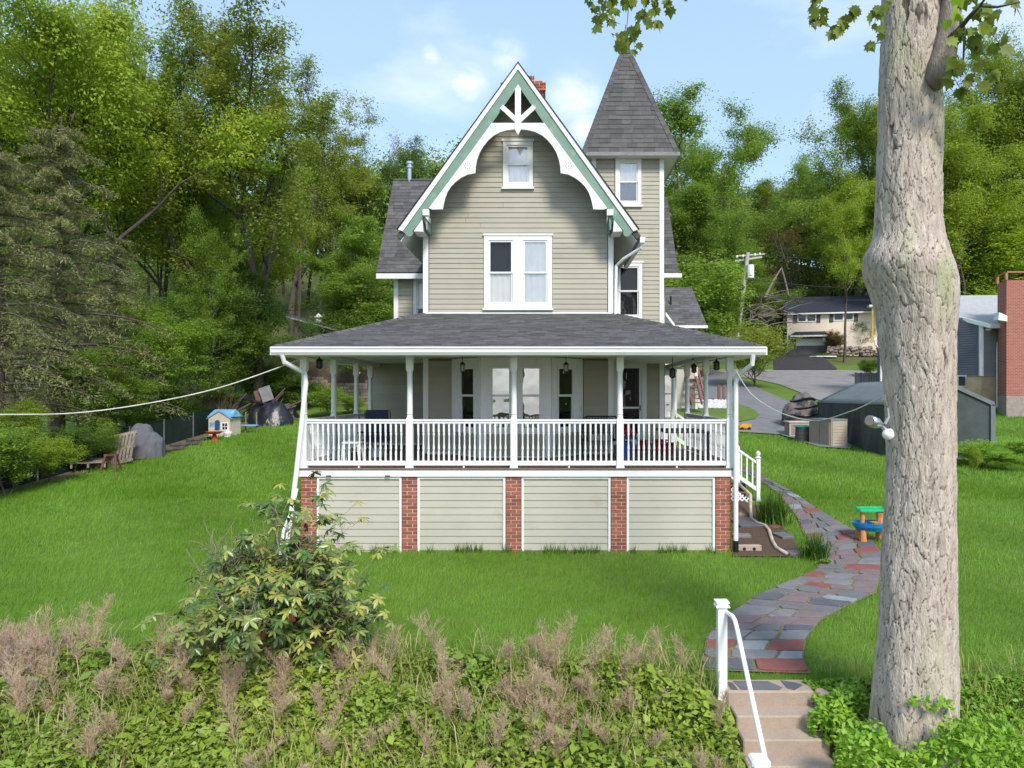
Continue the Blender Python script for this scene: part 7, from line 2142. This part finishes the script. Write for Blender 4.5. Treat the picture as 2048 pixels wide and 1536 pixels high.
MB().quadbox(P(1918, 762, D + .75), P(1929, 762, D + .25), (0, 0, .24), (0, .05, 0)).build('pane', m_dkwin, nh)
MB().lathe([(.05, 0), (.16, .06), (.15, .12)], 0, 0, 12).build('security_light', m_white, nh, loc=tuple(P(1977, 662, D - .15)))
# chimney
cN = thing('brick_chimney', 'tall red brick chimney with a timber frame on top at the right edge', 'chimney', tuple(P(2030, 823, 36.5)))
m_cb = bpy.data.materials.new('neighbour_brick'); m_cb.use_nodes = True
t = m_cb.node_tree; b = t.nodes['Principled BSDF']; br_ = t.nodes.new('ShaderNodeTexBrick'); tc_ = t.nodes.new('ShaderNodeTexCoord'); mp_ = t.nodes.new('ShaderNodeMapping')
mp_.inputs['Rotation'].default_value = (R(90), 0, 0)
t.links.new(tc_.outputs['Object'], mp_.inputs['Vector']); t.links.new(mp_.outputs['Vector'], br_.inputs['Vector'])
br_.inputs['Color1'].default_value = (.36, .10, .075, 1); br_.inputs['Color2'].default_value = (.27, .075, .055, 1); br_.inputs['Mortar'].default_value = (.40, .24, .19, 1)
br_.inputs['Scale'].default_value = 1; br_.inputs['Brick Width'].default_value = .22; br_.inputs['Row Height'].default_value = .075; br_.inputs['Mortar Size'].default_value = .009
t.links.new(br_.outputs['Color'], b.inputs['Base Color']); b.inputs['Roughness'].default_value = .9
Dc = 36.5
x0, x1 = P(2013, 0, Dc).x, P(2090, 0, Dc).x; xs0 = P(1995, 0, Dc + 1.3).x
zc0 = P(0, 823, Dc).z; zc1 = P(0, 560, Dc).z; zp = P(0, 792, Dc).z
vs = [(xs0, Dc + 1.3), (x0, Dc), (x1, Dc), (x1, Dc + 1.3)]
MB().prism(vs, zp, zc1, axis='z').build('stack', m_cb, cN)
MB().prism(vs, zc0 - .4, zp, axis='z').build('base', M('pinkish_concrete', (.36, .30, .27), .9), cN)
cw = M('orange_timber', (.42, .19, .09), .7)
for (a_, b_) in ((vs[0]), (vs[1])), (vs[1], vs[2]):
    pa = Vector((*a_, 0)) if not isinstance(a_, float) else None
for (p, q) in ((vs[0], vs[1]), (vs[1], vs[2])):
    MB().quadbox((p[0], p[1], zc1 + .40), (q[0], q[1], zc1 + .40), (0, 0, .04), (.0, .05, 0)).build('top_rail', cw, cN)
for p in vs[:3]: MB().box(p[0] - .06, p[0] + .06, p[1] - .03, p[1] + .08, zc1, zc1 + .38).build('post', cw, cN)
o = MB().prism([(P(1994, 0, Dc).x, P(0, 640, Dc).z), (P(2012, 0, Dc).x, P(0, 643, Dc).z), (P(2012, 0, Dc).x, P(0, 632, Dc).z), (P(1996, 0, Dc).x, P(0, 625, Dc).z)], Dc - .1, Dc + .3).build('flashing', m_white, cN)
# second grey house sliver left of the big trunk
sl = thing('grey_shed', 'edge of a grey sided house with a white gutter just left of the big trunk', 'house', tuple(P(1770, 775, 42)))
MB().box(P(1764, 0, 42).x, P(1850, 0, 42).x, 42, 42.6, -.8, P(0, 672, 42).z).build('wall', m_gs, sl)
MB().tube([P(1766, 668, 41.7), P(1749, 680, 41.7), P(1751, 690, 41.7), P(1762, 700, 41.9), P(1762, 790, 41.9)], .06, 8).build('downpipe', m_white, sl)
# rubble and pale patches in the neighbour garden at far left
rbm = MB(); rw = random.Random(15)
for k in range(260):
    x = rw.uniform(-46, -19); y = 42 + rw.uniform(-.5, .5); z0_ = h(x, y); r_ = rw.uniform(.14, .34); n0 = len(rbm.v)
    rbm.lathe([(.4 * r_, -.5 * r_), (r_, 0), (.6 * r_, .7 * r_)], x, y, 5); zo = z0_ + rw.uniform(.1, 1.1); rbm.v[n0:] = [(a_, b_, c_ + zo) for a_, b_, c_ in rbm.v[n0:]]
tag(rbm.build('rubble_wall', M('pale_pink_rubble', (.45, .36, .32), .9, .3, 2), None), 'pale rubble stone wall glimpsed through the left woods', 'stone wall', kind='stuff')
drape('neighbour_lawn', [(-45, 26), (-19, 26), (-18, 40), (-45, 40)], m_grass2, .05, 2.0)
# repeats of one kind share a group phrase
GROUPS = {'hanging_lantern': 'lanterns hanging round the porch', 'slate_slab': 'slate slabs in the mulch bed', 'red_crate': 'red plastic bins on the porch', 'broadleaf_tree': 'broadleaf trees round the house', 'hemlock_tree': 'hemlocks at the left edge', 'bare_tree': 'thin nearly bare trees on the hill',
          'shrub': 'shrubs and undergrowth round the yard', 'leafy_shrub': 'leafy shrubs round the foot of the big trunk', 'power_wire': 'wires strung from the utility pole', 'log': 'logs edging the lawn', 'wooden_pallet': 'old pallets by the fence', 'wooden_post': 'short brown posts by the white stones',
          'garden_stone': 'loose stones in the mulch bed', 'day_lily': 'day lily clumps by the path', 'overhead_cable': 'cables tied to the porch corners', 'tarp_covered_pile': 'tarp covered heaps in the yard'}
for o in list(COL.objects):
    if o.parent is None:
        b_ = o.name.split('.')[0]
        if b_ in GROUPS and 'label' in o.keys(): o['group'] = GROUPS[b_]
